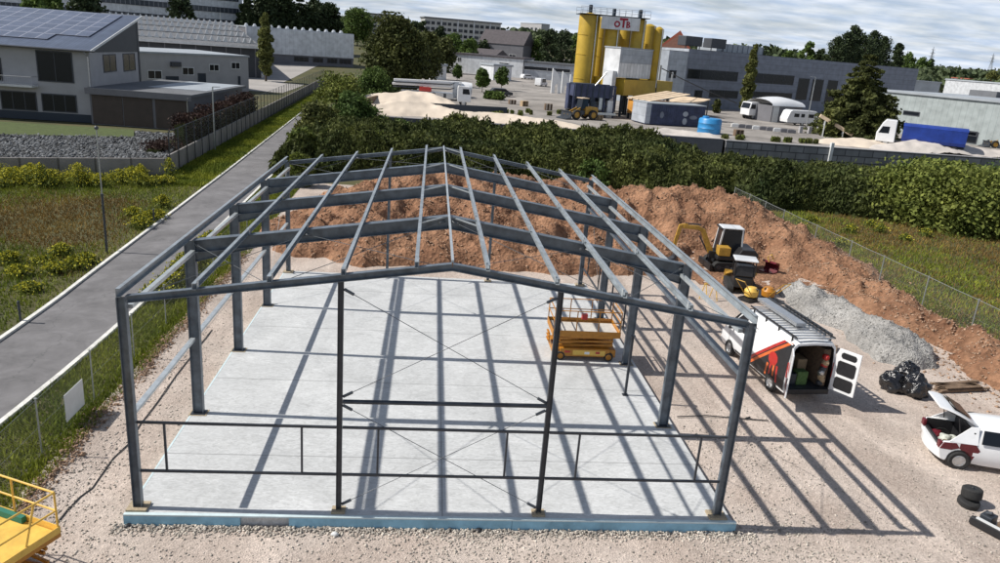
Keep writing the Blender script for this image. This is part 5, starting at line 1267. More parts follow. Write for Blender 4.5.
# --- far striped office block along the top left
s0, s1 = at(-60,44,-.3), at(-60,44,-.3)
SB = CP+ray(243,30)*(330/ray(243,30).length); SB.z = 1; SA = SB+Vector((-120,-75,0))
fo = Bld('office_block', SA, SB, 18, 'long white office block with dark window bands behind the trees at the top left', 'building')
for i in range(6): pass
fo.box('wall', 'cladwhite', 0, fo.L, 0, 18, -3, 25)
for i, z in enumerate((1.5,6.0,10.5,15,19.5)): fo.winu(1.5, fo.L-1.5, z, z+1.9, 'officegrid', 'window_band', 'anthracite', None, .25)
fo.box('roof', 'roofgrey', -.3, fo.L+.3, -.3, 18.3, 25, 25.5)
c = MB(); q = at(222, 60, -.3); c.tube([(0,0,0),(0,0,16)], .16, 8, .09); o = c.build('flood_light_mast', 'fencewire'); c = None; o.location = (q.x, q.y, -.4); tag(o, 'pale tall mast in front of the striped office block', 'mast')
# paved forecourt around the halls
o = sheet('car_park', -120, -17.5, 138, 262, 20, 24, lambda x, y: H(x, y)+.05, 'carpark', maskf=lambda x, y: x < -14-.07*(y-45)-3); tag(o, kind='structure')
# --- apartment slabs on the hill
def apart(pxa, pxb, pta, ptb, dist, label, floors=5, hgt=15.5, bays=14):
    a = ray(pxa, pta); b_ = ray(pxb, ptb); A_ = CP+a*(dist/a.y); B_ = CP+b_*(dist*1.02/b_.y); z = min(A_.z, B_.z)-hgt
    A_.z = B_.z = z; bl = Bld('apartment_block', A_, B_, 12, label, 'apartment building', 'apartment blocks on the skyline')
    bl.box('wall', 'apart', 0, bl.L, 0, 12, -6, hgt); bl.box('roof', 'roofgrey', -.5, bl.L+.5, -.6, 12.6, hgt, hgt+.7)
    fw_ = (bl.L)/bays; me = None
    for i in range(bays):
        for j in range(floors):
            u = (i+.18)*fw_; z_ = .9+j*(hgt-1)/floors; wd = fw_*(.62 if i % 3 else .75)
            c = MB(); c.box(u, u+wd, -.12, -.003, z_, z_+1.55); c.build('window' if i % 3 else 'loggia', 'glass' if i % 3 else 'anthracite', bl.root)
    for i in range(0, bays+1, 3): bl.box('stair_panel', 'cladwhite', max(0, i*fw_-.25), i*fw_+.25, -.3, -.15, 0, hgt)
apart(425, 501, 17.5, 23, 420, 'pale five storey apartment block in the middle of the skyline', 5, 15.5, 14)
apart(364, 403, 13.2, 16.5, 500, 'apartment block half hidden by trees left of the other one', 5, 14, 9)
# --- brown roofed buildings
def simple(name, A, B, depth, h, wall, roof, label, cat='building', rh=0, wins=(), over=.3):
    bl = Bld(name, A, B, depth, label, cat)
    bl.box('wall', wall, 0, bl.L, 0, depth, -1.5, h)
    if rh:
        c = MB(); c.prism([(-over,-over,h),(-over,depth+over,h),(-over,depth/2,h+rh)], (0,0,0), (bl.L+2*over,0,0)); c.build('roof', roof, bl.root, fixn=True)
    else: bl.box('roof', roof, -over, bl.L+over, -over, depth+over, h+.002, h+.5)
    for w in wins: bl.winu(bl.L*w[0], bl.L*w[1], h*w[2], h*w[3], bars=1, frame='offwhite')
    return bl
def px2(pa, pb, z): return at(*pa, z), at(*pb, z)
A_, B_ = px2((478,66),(523,70),YZ); h = tall(500,68,35,YZ)*1.03; simple('brown_house', A_+Vector((0,6,0)), B_+Vector((0,6,0)), 14, h*.72, 'renderdark', 'roofbrown', 'dark brown roofed house behind the white hall', 'house', h*.42, ((.15,.3,.3,.6),(.4,.55,.3,.6),(.7,.85,.3,.6)))
A_, B_ = px2((462,67),(492,70),YZ); h = tall(478,68,48,YZ); simple('brown_house', A_, B_, 12, h*.6, 'renderdark', 'roofbrown', 'lower brown roofed shed at the left of the dark brown house', 'house', h*.4, ((.2,.35,.3,.6),(.6,.8,.3,.6)))
A_, B_ = px2((453,72),(522,78),YZ); h = tall(460,72,54,YZ); bl = simple('white_hall', A_, B_, 16, h, 'cladwhite', 'roofbrown', 'long white hall with small dark windows behind the concrete yard', 'hall', 0, ((.06,.11,.6,.85),(.40,.53,.45,.7),(.66,.80,.35,.75)))
A_, B_ = px2((480,78),(493,80),YZ); h = tall(480,78,64,YZ); simple('white_shed', A_, B_, 6, h, 'cladwhite', 'rooflight', 'small white shed between two young trees in the yard', 'shed')
A_, B_ = px2((430,79),(446,80),YZ); h = tall(440,80,66,YZ); bl = simple('cabin', A_, B_, 4, h, 'offwhite', 'rooflight', 'white site cabin with two dark windows behind the pump truck', 'cabin', 0, ((.2,.42,.35,.8),(.55,.77,.35,.8)))
A_, B_ = px2((404,72),(428,74),YZ); h = tall(415,73,66,YZ); simple('white_shed', A_, B_, 5, h, 'sand', 'rooflight', 'low cream shed in the tree gap left of the cabin', 'shed')
A_, B_ = px2((523,78),(572,82),YZ); h = tall(540,80,62,YZ); simple('white_shed', A_, B_, 12, h*.9, 'greylight', 'roofgrey', 'low grey white building left of the yellow silos', 'building', 0, ((.0,.95,.55,.8),))
A_, B_ = px2((523,55),(545,57),YZ); h = tall(530,56,28,YZ); simple('apartment_block', A_+Vector((0,60,0)), B_+Vector((0,60,0)), 14, h*1.25, 'render', 'roofgrey', 'small pale block of flats left of the silos behind trees', 'building', 0, tuple((a,a+.12,z,z+.08) for a in (.1,.3,.5,.7) for z in (.5,.65,.8)))
# orange-roofed house behind the plant
A_, B_ = [CP+ray(a_, b_)*(215/ray(a_, b_).length) for a_, b_ in ((660,47),(689,49.5))]; hz_ = A_.z-H(A_.x,A_.y); A_.z = B_.z = H(A_.x, A_.y); h = hz_/.86
bl = Bld('red_roofed_house', A_, B_, 14, 'red brick house with an orange red gable roof behind the silos', 'house'); hh_ = h*.86
bl.box('wall', 'brick', 0, bl.L, 0, 14, -1, hh_)
c = MB(); c.prism([(-.5,-.5,hh_),(bl.L+.5,-.5,hh_),(bl.L*.62,-.5,hh_+4.6)], (0,0,0), (0,15,0)); c.build('roof', 'roofred', bl.root, fixn=True)
c = MB(); c.prism([(.2,-.53,hh_),(bl.L-.2,-.53,hh_),(bl.L*.62,-.53,hh_+3.7)], (0,0,0), (0,.03,0)); c.build('gable', 'brick', bl.root, fixn=True)
# --- grey building
k0 = at(662,107,YZ); k1 = at(681,107.5,YZ)
GA = k1; hG = tall(681,107.5,49,YZ)
d = ray(910, 66); # far right end: find the distance at which the roof line sits
tt = (YZ+hG*.98-CP.z)/d.z if abs(d.z) > 1e-6 else 0
GB = at(908, 116, YZ)
gb = Bld('grey_building', GA, GB, 22, 'long dark grey commercial building with dark window strips behind the yard', 'building')
gb.box('wall', 'greyclad', 0, gb.L, 0, 22, -1, hG); gb.box('roof', 'roofgrey', .1, gb.L-.1, .1, 21.9, hG+.002, hG+.1)
print('grey building', round(gb.L,1), 'h', round(hG,1), 'right top px', proj(gb.A+gb.ax*gb.L+Vector((0,0,hG))), proj(gb.A+Vector((0,0,hG))))
c = MB(); c.prism([(-.003,0,0),(-.003,22,0),(-.003,22,hG+.05),(-.003,0,hG+.05)], (0,0,0), (-.05,0,0))
c.build('end_cladding', 'greylight', gb.root, fixn=True)
lw_ = Bld('grey_wing', k0, k1-(k1-k0).normalized()*.1, 20, 'light grey wing at the left end of the long grey building', 'building'); lw_.box('wall', 'greylight', 0, lw_.L, 0, 20, -1, hG*.95); lw_.box('roof', 'roofgrey', 0, lw_.L, 0, 20, hG*.95+.002, hG*.95+.1)
for w in ((669,70,676,78),(666,90,668,98)): lw_.win(*w)
for w in ((687,70,738,80),(752,74,794,84)): gb.win(*w, bars=3)
for w in ((694,90,702,101),(709,90,738,98),(752,92,792,98),(797,78,808,100),(811,79,822,101),(826,80,836,104)): gb.win(*w, bars=1 if w[2]-w[0] > 12 else 0)
for k, (u, w) in enumerate(((690,707),(716,731))):
    uu, _ = gb.uz(u, 48); vv, _ = gb.uz(w, 48); c = MB(); c.box(uu,vv,1.5,4,hG+.7,hG+2.6); [c.box(x,x+.2,1.7,1.9,hG+.1,hG+.7) for x in (uu+.3,vv-.5)]; c.build('roof_unit', 'anthracite', gb.root, bevel=.1)
uu, _ = gb.uz(737, 50); vv, _ = gb.uz(784, 50); gb.box('roof_room', 'rooflight', uu, vv, 6, 12, hG+.1, hG+1.9); 
for k in range(10): c = MB(); x = uu+(vv-uu)*k/9; c.rect((x,5.95,hG+.1),(x,5.95,hG+1.8),.15,.08,(0,1,0)); c.build('mullion', 'greyclad', gb.root)
# --- pale warehouse right
A_, B_ = at(867,129,YZ), at(1010,150,YZ); B_ = A_+(B_-A_)*1.5; hW = tall(882,131,92,YZ)
wa = Bld('warehouse', A_, B_, 46, 'pale grey sheet metal warehouse behind the blue truck at the right edge', 'warehouse')
wa.box('wall', 'warehouse', 0, wa.L, 0, 46, -1, hW); wa.box('roof', 'rooflight', -.2, wa.L, -.3, 46, hW+.002, hW+.35)
print('warehouse h', hW, 'L', wa.L, proj(wa.A+wa.ax*wa.L*.66+Vector((0,0,hW))))
for w in ((903,111,920,115.5),(938,129,978,134)): wa.win(*w)
wa.win(960,131,978,143, name='gate')
for k in range(5): c = MB(); c.box(wa.L*.1+k*9, wa.L*.1+k*9+5, 22, 26, hW+.35, hW+1.4); c.build('roof_unit', 'roofgrey', wa.root)
A_, B_ = at(895,112,YZ)+Vector((10,70,0)), at(1000,118,YZ)+Vector((20,60,0)); simple('far_warehouse', A_, B_, 40, 8.3, 'rooflight', 'rooflight', 'far pale flat warehouse roof behind the near warehouse', 'warehouse')
A_ = at(880,100,YZ); simple('far_warehouse', Vector((232,250,3)), Vector((330,262,3)), 50, 9.0, 'cladwhite', 'rooflight', 'white low industrial hall at the right horizon', 'warehouse')

# ------------------------------------------------------------------ block wall and sand bays
wA, wM, wB = at(345,110,YZ), at(727,140.5,YZ), at(1090,172,YZ)
wp = [Vector((-5,78.2,0)), Vector((24.5,78.4,0)), Vector((40,78.2,0)), Vector((46,78.0,0)), Vector((76,78.0,0)), Vector((100,78.0,0))]
def wallseg(a, b_, label, m_='blockwall', top=YZ+.05):
    a = Vector((a[0],a[1],-.4)); b_ = Vector((b_[0],b_[1],-.4)); bl = Bld('block_wall', a, b_, .6, label, 'wall', None)
    bl.box('blocks', m_, 0, bl.L, -.3, .3, -.1, top+.4); 
    bl.box('coping', 'renderdark' if m_ != 'blockwall' else 'render', 0, bl.L, -.34, .34, top+.402, top+.47)
    return bl
wallseg((-5.5,77.9), (44.2,77.9), 'dark concrete block wall holding the yard behind the long thicket', 'renderdark', YZ+.1)
wallseg((44.5,77.6), (110,77.6), 'grey concrete block wall with visible courses at the right behind the thicket')
c = MB(); c.box(-.2,.2,-.02,.38,-.4,YZ+.7); o = c.build('wall_post', 'offwhite'); o.location = (58.6,77.0,0); tag(o, 'pale post standing against the exposed grey block wall', 'post')
def sandheap(name, x0, x1, y0, y1, pts, wd, m_, label, seed, zb=YZ):
    def zf(x, y):
        h = ridge(x+nz(x,y,.2,seed)*1.2, y+nz(x,y,.2,seed+1)*1.2, pts, wd)
        return zb-.15+(min(1, h*2)*.18 + h*1.0+.12*nz(x, y, .7, seed+2, 5) if h > 0 else 0)
    o = sheet(name, x0, x1, y0, y1, int((x1-x0)/.35), int((y1-y0)/.35), zf, m_); return tag(o, label, 'sand heap')
sandheap('sand_heap', -4.6, 30, 78.3, 98, [(-2,83,.8),(2,86,1.6),(6,87,1.5),(11,85,.9),(17,84,1.0),(25,82,.5)], 6, 'sand', 'large pale sand heap in the bay behind the wall left of the yellow silos', 61)
sandheap('sand_heap', -4.6, 14, 93, 106, [(-1,98,1.5),(3,99,2.1),(7,98.5,2.0),(9,98,1.3)], 5, 'sand', 'smaller pale sand heap behind the first one beside the pump truck', 65)
sandheap('gravel_heap', 58, 84, 78.1, 92, [(62,84,.5),(66,84.5,.9),(71,84,.6)], 6, 'sand', 'flat tan sand heap behind the exposed block wall', 71)
sandheap('gravel_heap', 64, 92, 78.1, 88, [(69,81,.8),(73,81.5,1.5),(78,81,1.3),(83,80.5,.9),(88,80.5,.8)], 5, 'sandgrey', 'pale grey gravel heap in front of the blue tipper trailer', 75)
sandheap('gravel_heap', 28, 46, 78.1, 92, [(31,81,.2),(38,83,.5),(43,81,.5)], 6, 'sandgrey', 'low pale gravel strip behind the wall between silos and water tank', 79)
c = MB(); 
o = Bld('bay_divider', Vector((-4.6,79,YZ-.1)), Vector((-1.2,98,YZ-.1)), .3, 'dark timber bay wall along the left of the sand heaps', 'wall'); o.box('boards', 'timber', 0, o.L, -.15, .15, 0, 1.3)
o = Bld('bay_divider', Vector((4.5,90.5,YZ-.1)), Vector((17.5,92.5,YZ-.1)), .3, 'dark bay wall between the two sand heaps', 'wall'); o.box('boards', 'plinth', 0, o.L, -.15, .15, 0, 1.25)

# ------------------------------------------------------------------ concrete plant
def silo(px, wpx, pyt, pyb, dY, label, m_='silo'):
    """px centre at the foot of the barrel; sits on a leg frame"""
    base = at(px, 112, YZ); d = base-CP; base = CP+d*((dY-CP.y)/d.y); base.z = YZ
    dist = (base-CP).dot(fw); r = wpx/F*dist/2
    lo, hi = 0, 60
    for _ in range(40):
        m_2 = (lo+hi)/2
        if proj((base.x, base.y, YZ+m_2))[1] > pyt: lo = m_2
        else: hi = m_2
    ht = lo; lo, hi = 0, 60
    for _ in range(40):
        m_2 = (lo+hi)/2
        if proj((base.x, base.y, YZ+m_2))[1] > pyb: lo = m_2
        else: hi = m_2
    hb = lo
    root = empty('silo', base, 0, label, 'silo', None)
    c = MB(); c.lathe([(r*.12,hb-r*1.1),(r*.96,hb-.05),(r,hb),(r,ht-.1),(r*.98,ht),(r*.3,ht+.35),(0.01,ht+.4)], 32); c.build('barrel', m_, root, smooth=True)
    for k in range(4):
        a = R(45+90*k); c = MB(); c.rect((r*.92*math.cos(a), r*.92*math.sin(a), 0), (r*.92*math.cos(a), r*.92*math.sin(a), hb+.2), .3, .3, (1,0,0)); c.build('leg', 'silodark', root)
    c = MB()
    for z in (ht*.35, ht*.6, ht*.8): c.lathe([(r+.001,z-.05),(r+.05,z-.04),(r+.05,z+.04),(r+.001,z+.05)], 32)
    c.build('weld_band', m_, root)
    c = MB(); x_ = -r-.25 if m_ == 'silo' and px < 590 else 0
    c.tube([(r*.55, -r*.95, hb-.5), (r*.55, -r*.95, ht)], .09, 6); c.build('fill_pipe', 'silver', root)
    if px in (580, 603, 628.5): c = MB(); c.lathe([(.28,ht+.35),(.32,ht+.4),(.32,ht+1.5),(.25,ht+1.6)], 14); c.build('filter', 'silodark', root)
    return root, base, r, hb, ht
S1 = silo(580, 20, 15, 84, 110, 'leftmost and widest yellow cement silo')
S2 = silo(593, 14, 19, 84, 116, 'second yellow silo from the left, half behind the name board')
S3 = silo(603, 15.5, 19, 84, 110, 'third yellow silo, the one in the middle of the name board')
S4 = silo(616, 14, 20, 84, 116, 'fourth yellow silo under the right half of the name board')
S5 = silo(628.5, 13.5, 20, 84, 110, 'fifth yellow silo at the right end of the name board')
S6 = silo(639, 13, 26, 84, 118, 'lower dark topped yellow silo behind the right end of the name board')
S7 = silo(648.5, 9.5, 29, 84, 110, 'slim short yellow silo at the right end of the row')
# platform and sign across the silo heads
pa, pb = S1[1], S5[1]
zt = YZ+S1[4]+.05; ztB = YZ+S5[4]
pf = Bld('silo_platform', Vector((pa.x-1.9, pa.y-2.0, zt)), Vector((pb.x+1.2, pb.y-2.0, zt)), 4, 'steel walkway with railings across the heads of the yellow silos', 'walkway')
pf.box('grating', 'silodark', 0, pf.L, 0, 4.2, .02, .12)
c = MB()
for y_ in (0.05, 4.1):
    for z in (.6,1.15): c.tube([(0,y_,z),(pf.L,y_,z)], .03, 5)
    for k in range(12): c.tube([(pf.L*k/11,y_,.1),(pf.L*k/11,y_,1.15)], .03, 5)
c.build('railing', 'silver', pf.root)
sg = Bld('name_board', Vector((S1[1].x+1.5, pa.y-2.35, zt-2.0)), Vector((S5[1].x-.5, pb.y-2.35, zt-2.0)), .1, 'white name board with dark red letters oTB on the yellow silos', 'sign')
sg.box('board', 'cladwhite', 0, sg.L, 0, .08, 0, 1.95)
M['maroonsign'] = mat('dark_red_lettering', (.30,.01,.03), .5)
def arc(c, cx, cz, ro, ri, a0, a1, sx_=1., n=20):
    for k in range(n):
        t0, t1 = R(a0+(a1-a0)*k/n), R(a0+(a1-a0)*(k+1)/n)
        c.prism([(cx+sx_*r_*math.cos(t), -.03, cz+r_*math.sin(t)) for r_, t in ((ro,t0),(ro,t1),(ri,t1),(ri,t0))], (0,0,0), (0,.028,0))
lx0 = sg.L*.33
c = MB(); arc(c, lx0+.5, .85, .50, .25, 0, 360); c.build('lettering', 'maroonsign', sg.root, fixn=True)
c = MB(); c.box(lx0+.85, lx0+2.2, -.032, -.002, 1.48, 1.82); c.box(lx0+1.36, lx0+1.68, -.032, -.002, .36, 1.48); c.build('lettering', 'maroonsign', sg.root)
c = MB(); bx_ = lx0+1.98; c.box(bx_, bx_+.25, -.031, -.002, .36, 1.36); arc(c, bx_+.25, 1.10, .26, .10, -90, 90, 1.3); arc(c, bx_+.25, .64, .28, .11, -90, 90, 1.5); c.build('lettering', 'maroonsign', sg.root, fixn=True)
# mixing tower
tA, tB = at(606,112,YZ), at(655,112,YZ); dd = Vector((0,-6,0)); 
tA = CP+(tA-CP)*.93; tB = CP+(tB-CP)*.93; tA.z = tB.z = YZ
mt_ = Bld('mixing_tower', tA, tB, 8, 'white clad mixing tower of the concrete plant above a yellow band', 'tower')
hT = tall(612,112,47,YZ)*.93
def zpx(px, py): return mt_.uz(px, py)
uL, z1 = zpx(621, 48); uR, _ = zpx(652, 60); _, z2 = zpx(630, 78)
mt_.box('upper_housing', 'ribclad', uL, uR, 0, 3.2, z2+.0, z1); mt_.box('roof', 'rooflight', uL-.1, uR+.1, -.1, 3.3, z1+.002, z1+.2)
mt_.box('grey_band', 'greylight', uL+.05, uR-.05, -.06, -.003, z1-2.2, z1-.1)
u1_, za = zpx(621, 79); u2_, zb2 = zpx(667, 96)
mt_.box('yellow_housing', 'silo', u1_, u2_, -.8, 7, zb2, za-.005)
uu, z3 = zpx(608, 112); mt_.box('lift_shaft', 'cladwhite', uL-.9, uL-.01, .3, 2.2, .5, z2+1.0)
for x in (u1_+.2, (u1_+u2_)/2, u2_-.3):
    for y_ in (-.4, 6): c = MB(); c.rect((x,y_,0),(x,y_,zb2),.3,.3,(1,0,0)); c.build('leg', 'silodark', mt_.root)
# dark machinery under the silos
mc = Bld('batching_frame', at(572,115.5,YZ), at(612,118,YZ), 6, 'dark blue steel batching frame under the yellow silos', 'machine')
mz1 = tall(590,116.5,85,YZ)
for k in range(5):
    x = mc.L*k/4
    for y_ in (0,3): c = MB(); c.rect((x,y_,0),(x,y_,mz1),.25,.25,(1,0,0)); c.build('post', 'contblue', mc.root)
for z in (.35,.7,1.0): c = MB(); [c.rect((0,y_,mz1*z),(mc.L,y_,mz1*z),.22,.22) for y_ in (-.01,3.01)]; c.build('beam', 'contblue', mc.root)
for k in range(4):
    x = mc.L*(k+.5)/4; w_ = mc.L/4*.40; c = MB(); c.loft([[Vector((x-w_,.2,mz1*.95)),Vector((x+w_,.2,mz1*.95)),Vector((x+w_,2.8,mz1*.95)),Vector((x-w_,2.8,mz1*.95))],[Vector((x-w_*.3,1,mz1*.5)),Vector((x+w_*.3,1,mz1*.5)),Vector((x+w_*.3,2,mz1*.5)),Vector((x-w_*.3,2,mz1*.5))]]); c.build('hopper', 'silodark', mc.root, fixn=True)
mc.box('hopper_cladding', 'contblue', 0, mc.L*.93, -.35, 2.9, mz1*.62, mz1*1.0)
for k in range(7): mc.box('stiffener', 'silodark', mc.L*.93*k/6.5, mc.L*.93*k/6.5+.18, -.45, -.353, mz1*.60, mz1*1.02)
for k in range(3): mc.box('chute', ['greylight','silodark','steel_light'][k], mc.L*(.18+.22*k), mc.L*(.26+.22*k), -.3, .4, mz1*.25, mz1*.62)
mc.box('rear_housing', 'contblue', .2, mc.L*.98, 3.2, 6, mz1*.12, mz1*.97); mc.box('upper_deck', 'silodark', 0, mc.L*.6, 0, 3, mz1*.97, mz1*1.03)
for k in range(3): mc.box('cabinet', ['contblue','greyclad','silodark'][k], mc.L*(.08+.17*k), mc.L*(.20+.17*k), -.5, .6, .3, mz1*(.34+.08*k))
mc.box('drive_housing', 'greylight', mc.L*.62, mc.L*.80, .3, 2, mz1*.2, mz1*.48); mc.box('control_cabinet', 'cladwhite', mc.L*.84, mc.L*.97, -.3, 1, 0, mz1*.55); mc.box('belt_frame', 'steel_light', mc.L*.45, mc.L*1.02, -1.2, -.5, .5, .8)
c = MB(); p_, q_ = [CP+ray(*w_)*((mt_.A.y-3-CP.y)/ray(*w_).y) for w_ in ((589,93),(607,72))]; c.tube([(0,0,0), q_-p_], .11, 10); o = c.build('screw_conveyor', 'silver', smooth=True); o.location = p_; tag(o, 'inclined pale screw conveyor tube in front of the silos', 'conveyor')
# aggregate bins
bn = Bld('aggregate_bin', at(626,118,YZ), at(650,123,YZ), 7, 'row of ochre aggregate bins with cream lids below the mixing tower', 'bin')
hb_ = tall(640,121,101,YZ); bn.box('bin_wall', 'ochre', 0, bn.L, 0, 6.5, .9, hb_)
for k in range(4): c = MB(); x = bn.L*k/4+.05; c.prism([(x,-.3,hb_+.1),(x+bn.L/4-.35,-.3,hb_+.1),(x+bn.L/4-.35,7,hb_+1.4),(x,7,hb_+1.4)], (0,0,0), (0,0,.12)); c.build('lid', 'canopycream', bn.root, fixn=True)
for x in (.2, bn.L/2, bn.L-.3): c = MB(); c.rect((x,.2,0),(x,.2,.9),.25,.25,(1,0,0)); c.build('leg', 'steel_dark', bn.root)
b3 = Bld('canopy', at(660,112,YZ), at(688,116,YZ), 6, 'cream slatted canopy roof behind the blue container', 'canopy'); hq = tall(670,113,97,YZ)
c = MB(); c.prism([(0,0,hq-1.1),(b3.L,0,hq-1.1),(b3.L,6,hq),(0,6,hq)], (0,0,0), (0,0,.15)); c.build('roof', 'canopycream', b3.root, fixn=True)
for x in (.2,b3.L-.2):
    for y_ in (.2,5.8): c = MB(); c.rect((x,y_,0),(x,y_,hq-1.1+y_*.17),.15,.15,(1,0,0)); c.build('post', 'steel_dark', b3.root)
# blue painted container
ct = Bld('container', at(645,124.5,YZ), at(703,127.5,YZ), 2.6, 'long dark blue container with a faded pale mural between bins and water tank', 'container'); hc = tall(675,126,105,YZ)
ct.box('body', 'contblue', 0, ct.L, 0, 5, .1, hc); ct.box('end_panel', 'greylight', -.05, -.003, .1, 4.9, .2, hc-.05); ct.box('end_panel', 'greylight', 0.02, ct.L*.07, -.05, -.003, .2, hc-.05)
ct.box('roof', 'rooflight', -.1, ct.L+.1, -.1, 5.1, hc+.002, hc+.12)
for k in range(26): c = MB(); x = ct.L*.08+k*ct.L*.92/26; c.box(x, x+.12, -.05, -.003, .2, hc-.1); c.build('corrugation', 'contblue', ct.root)
for u, z_, rx, rz_ in ((.66,.6,.35,.38),(.66,.25,.3,.5),(.26,.5,.25,.5),(.80,.45,.5,.3)):
    c = MB(); c.prism([(ct.L*u+rx*1.3*math.cos(t*.6283), -.06, hc*z_+rz_*math.sin(t*.6283)) for t in range(10)], (0,0,0), (0,-.01,0)); c.build('mural_patch', 'greylight' if u > .5 and u < .7 else 'greyclad', ct.root, fixn=True)
# mast pair with cable trunk
for px_, top in ((655,65),(667,72)):
    q = at(px_, 113, YZ); h = tall(px_, 113, top, YZ); c = MB(); c.tube([(0,0,0),(0,0,h)], .16, 8); o = c.build('steel_mast', 'silver', smooth=True); o.location = q; tag(o, 'pale steel mast, %s of the two between the mixing tower and the container' % ('left' if px_ < 660 else 'right'), 'mast')
p_ = at(655,113,YZ); h = tall(655,113,66,YZ); p_.z += h-.3; q_ = at(735,113,YZ); q_.z = YZ+2.0
c = MB(); v = q_-p_; c.tube([(0,0,0), v*.25+Vector((0,0,-.2)), v*.6+Vector((0,0,-.25)), v], .09, 6); o = c.build('overhead_cable', 'black'); o.location = p_; tag(o, 'thick black cable hanging from the steel masts towards the grey building', 'cable')
# water tank
q = at(708.5,133,YZ); d = (q-CP).dot(fw); r = 22.5/F*d/2; h = tall(708,134,119,YZ)
t_ = empty('water_tank', q, 0, 'round bright blue plastic water tank behind the block wall', 'tank')
c = MB(); c.lathe([(r,0),(r,h*.32),(r*1.02,h*.34),(r,h*.36),(r,h*.66),(r*1.02,h*.68),(r,h*.70),(r*.99,h*.92),(r*.9,h),(r*.2,h*1.04)], 36); c.build('shell', 'tankblue', t_, smooth=True)
c = MB(); c.lathe([(r*.28,h*1.0),(r*.28,h*1.12),(r*.2,h*1.14)], 16, Matrix.Translation((-r*.45,0,0))); c.build('lid', 'tankblue', t_)
# wheel loader
def wheel_loader(px, py, rz, label, m_='diggeryellow', sc=1.0):
    q = at(px, py, YZ); r_ = empty('wheel_loader', q, rz, label, 'wheel loader'); s_ = sc
    for x in (-1.5*s_, 1.5*s_):
        for y in (-1.05*s_, 1.05*s_): wheel(r_, (x,y,.72*s_), .72*s_, .5*s_, m_, 'y')
    c = MB(); c.prism([(x*s_,-.8*s_,z*s_) for x, z in ((-2.6,.8),(-.3,.8),(-.3,1.9),(-2.4,1.8),(-2.6,1.5))], (0,0,0), (0,1.6*s_,0)); c.build('engine_hood', m_, r_, fixn=True, bevel=.06)
    c = MB(); c.box(-.3*s_,.9*s_,-.6*s_,.6*s_,.7*s_,1.3*s_); c.build('front_frame', 'steel_dark', r_)
    c = MB(); c.prism([(x*s_,-.65*s_,z*s_) for x, z in ((-.75,1.9),(.35,1.4),(.5,1.5),(.25,3.0),(-.7,3.0))], (0,0,0), (0,1.3*s_,0)); c.build('cab_glass', 'glass', r_, fixn=True)
    c = MB(); c.box(-.85*s_,.45*s_,-.75*s_,.75*s_,3.0*s_,3.12*s_); c.build('cab_roof', 'canopycream', r_, bevel=.05)
    for y in (-.45*s_,.45*s_): c = MB(); c.rect((.4*s_,y,1.6*s_),(2.6*s_,y,.6*s_),.14*s_,.28*s_); c.build('lift_arm', m_, r_)
    c = MB(); c.prism([(x*s_,-1.3*s_,z*s_) for x, z in ((2.5,.25),(2.45,1.0),(2.7,1.25),(2.75,1.2),(2.6,.95),(2.65,.35),(3.5,.12),(3.5,.05),(2.6,.1))], (0,0,0), (0,2.6*s_,0)); c.build('bucket', 'steel_dark', r_, fixn=True)
    for y in (-.3,.3): c = MB(); c.cbox((-2.62*s_,y*s_,1.2*s_),(.05,.3,.3)); c.build('headlight', 'silver', r_)
wheel_loader(580, 119, R(205), 'yellow wheel loader standing in the yard below the silos', 'diggeryellow', 1.0)
wheel_loader(999, 148, R(170), 'yellow wheel loader cut by the right edge beside the warehouse', 'diggeryellow', .8)

# ------------------------------------------------------------------ trucks and yard vehicles
def truck(px, py, rz, label, cabm='white', body=None, L_=8., bodym='tarpblue', bodyh=2.6, name='truck', cat='truck', z=YZ):
    q = at(px, py, z); r_ = empty(name, q, rz, label, cat)
    c = MB(); c.box(-L_/2,L_/2,-.45,.45,.7,.95); c.build('chassis', 'steel_dark', r_)
    x1 = L_/2
    c = MB(); c.prism([(x,-1.2,zz) for x, zz in ((x1-2.1,.7),(x1,.7),(x1+.05,1.9),(x1-.25,3.05),(x1-2.0,3.15),(x1-2.1,2.8))], (0,0,0), (0,2.4,0)); c.build('cab', cabm, r_, fixn=True, bevel=.08)
    c = MB(); c.prism([(x1+.06,-1.05,1.95),(x1+.06,1.05,1.95),(x1-.20,1.0,2.9),(x1-.20,-1.0,2.9)], (0,0,0), (.02,0,0)); c.build('windscreen', 'glass', r_, fixn=True)
    for s in (-1,1):
        c = MB(); c.prism([(x,s*1.205,zz) for x, zz in ((x1-1.3,1.9),(x1-.15,1.9),(x1-.35,2.7),(x1-1.3,2.7))], (0,0,0), (0,s*.015,0)); c.build('side_window', 'glass', r_, fixn=True)
        for x in (x1-1.1, -x1+1.0, -x1+2.3): wheel(r_, (x,s*1.0,.5), .5, .32, 'silver', 'y')
        c = MB(); c.cbox((x1-.1,s*.85,.95),(.1,.35,.2)); c.build('headlight', 'silver', r_)
    return r_
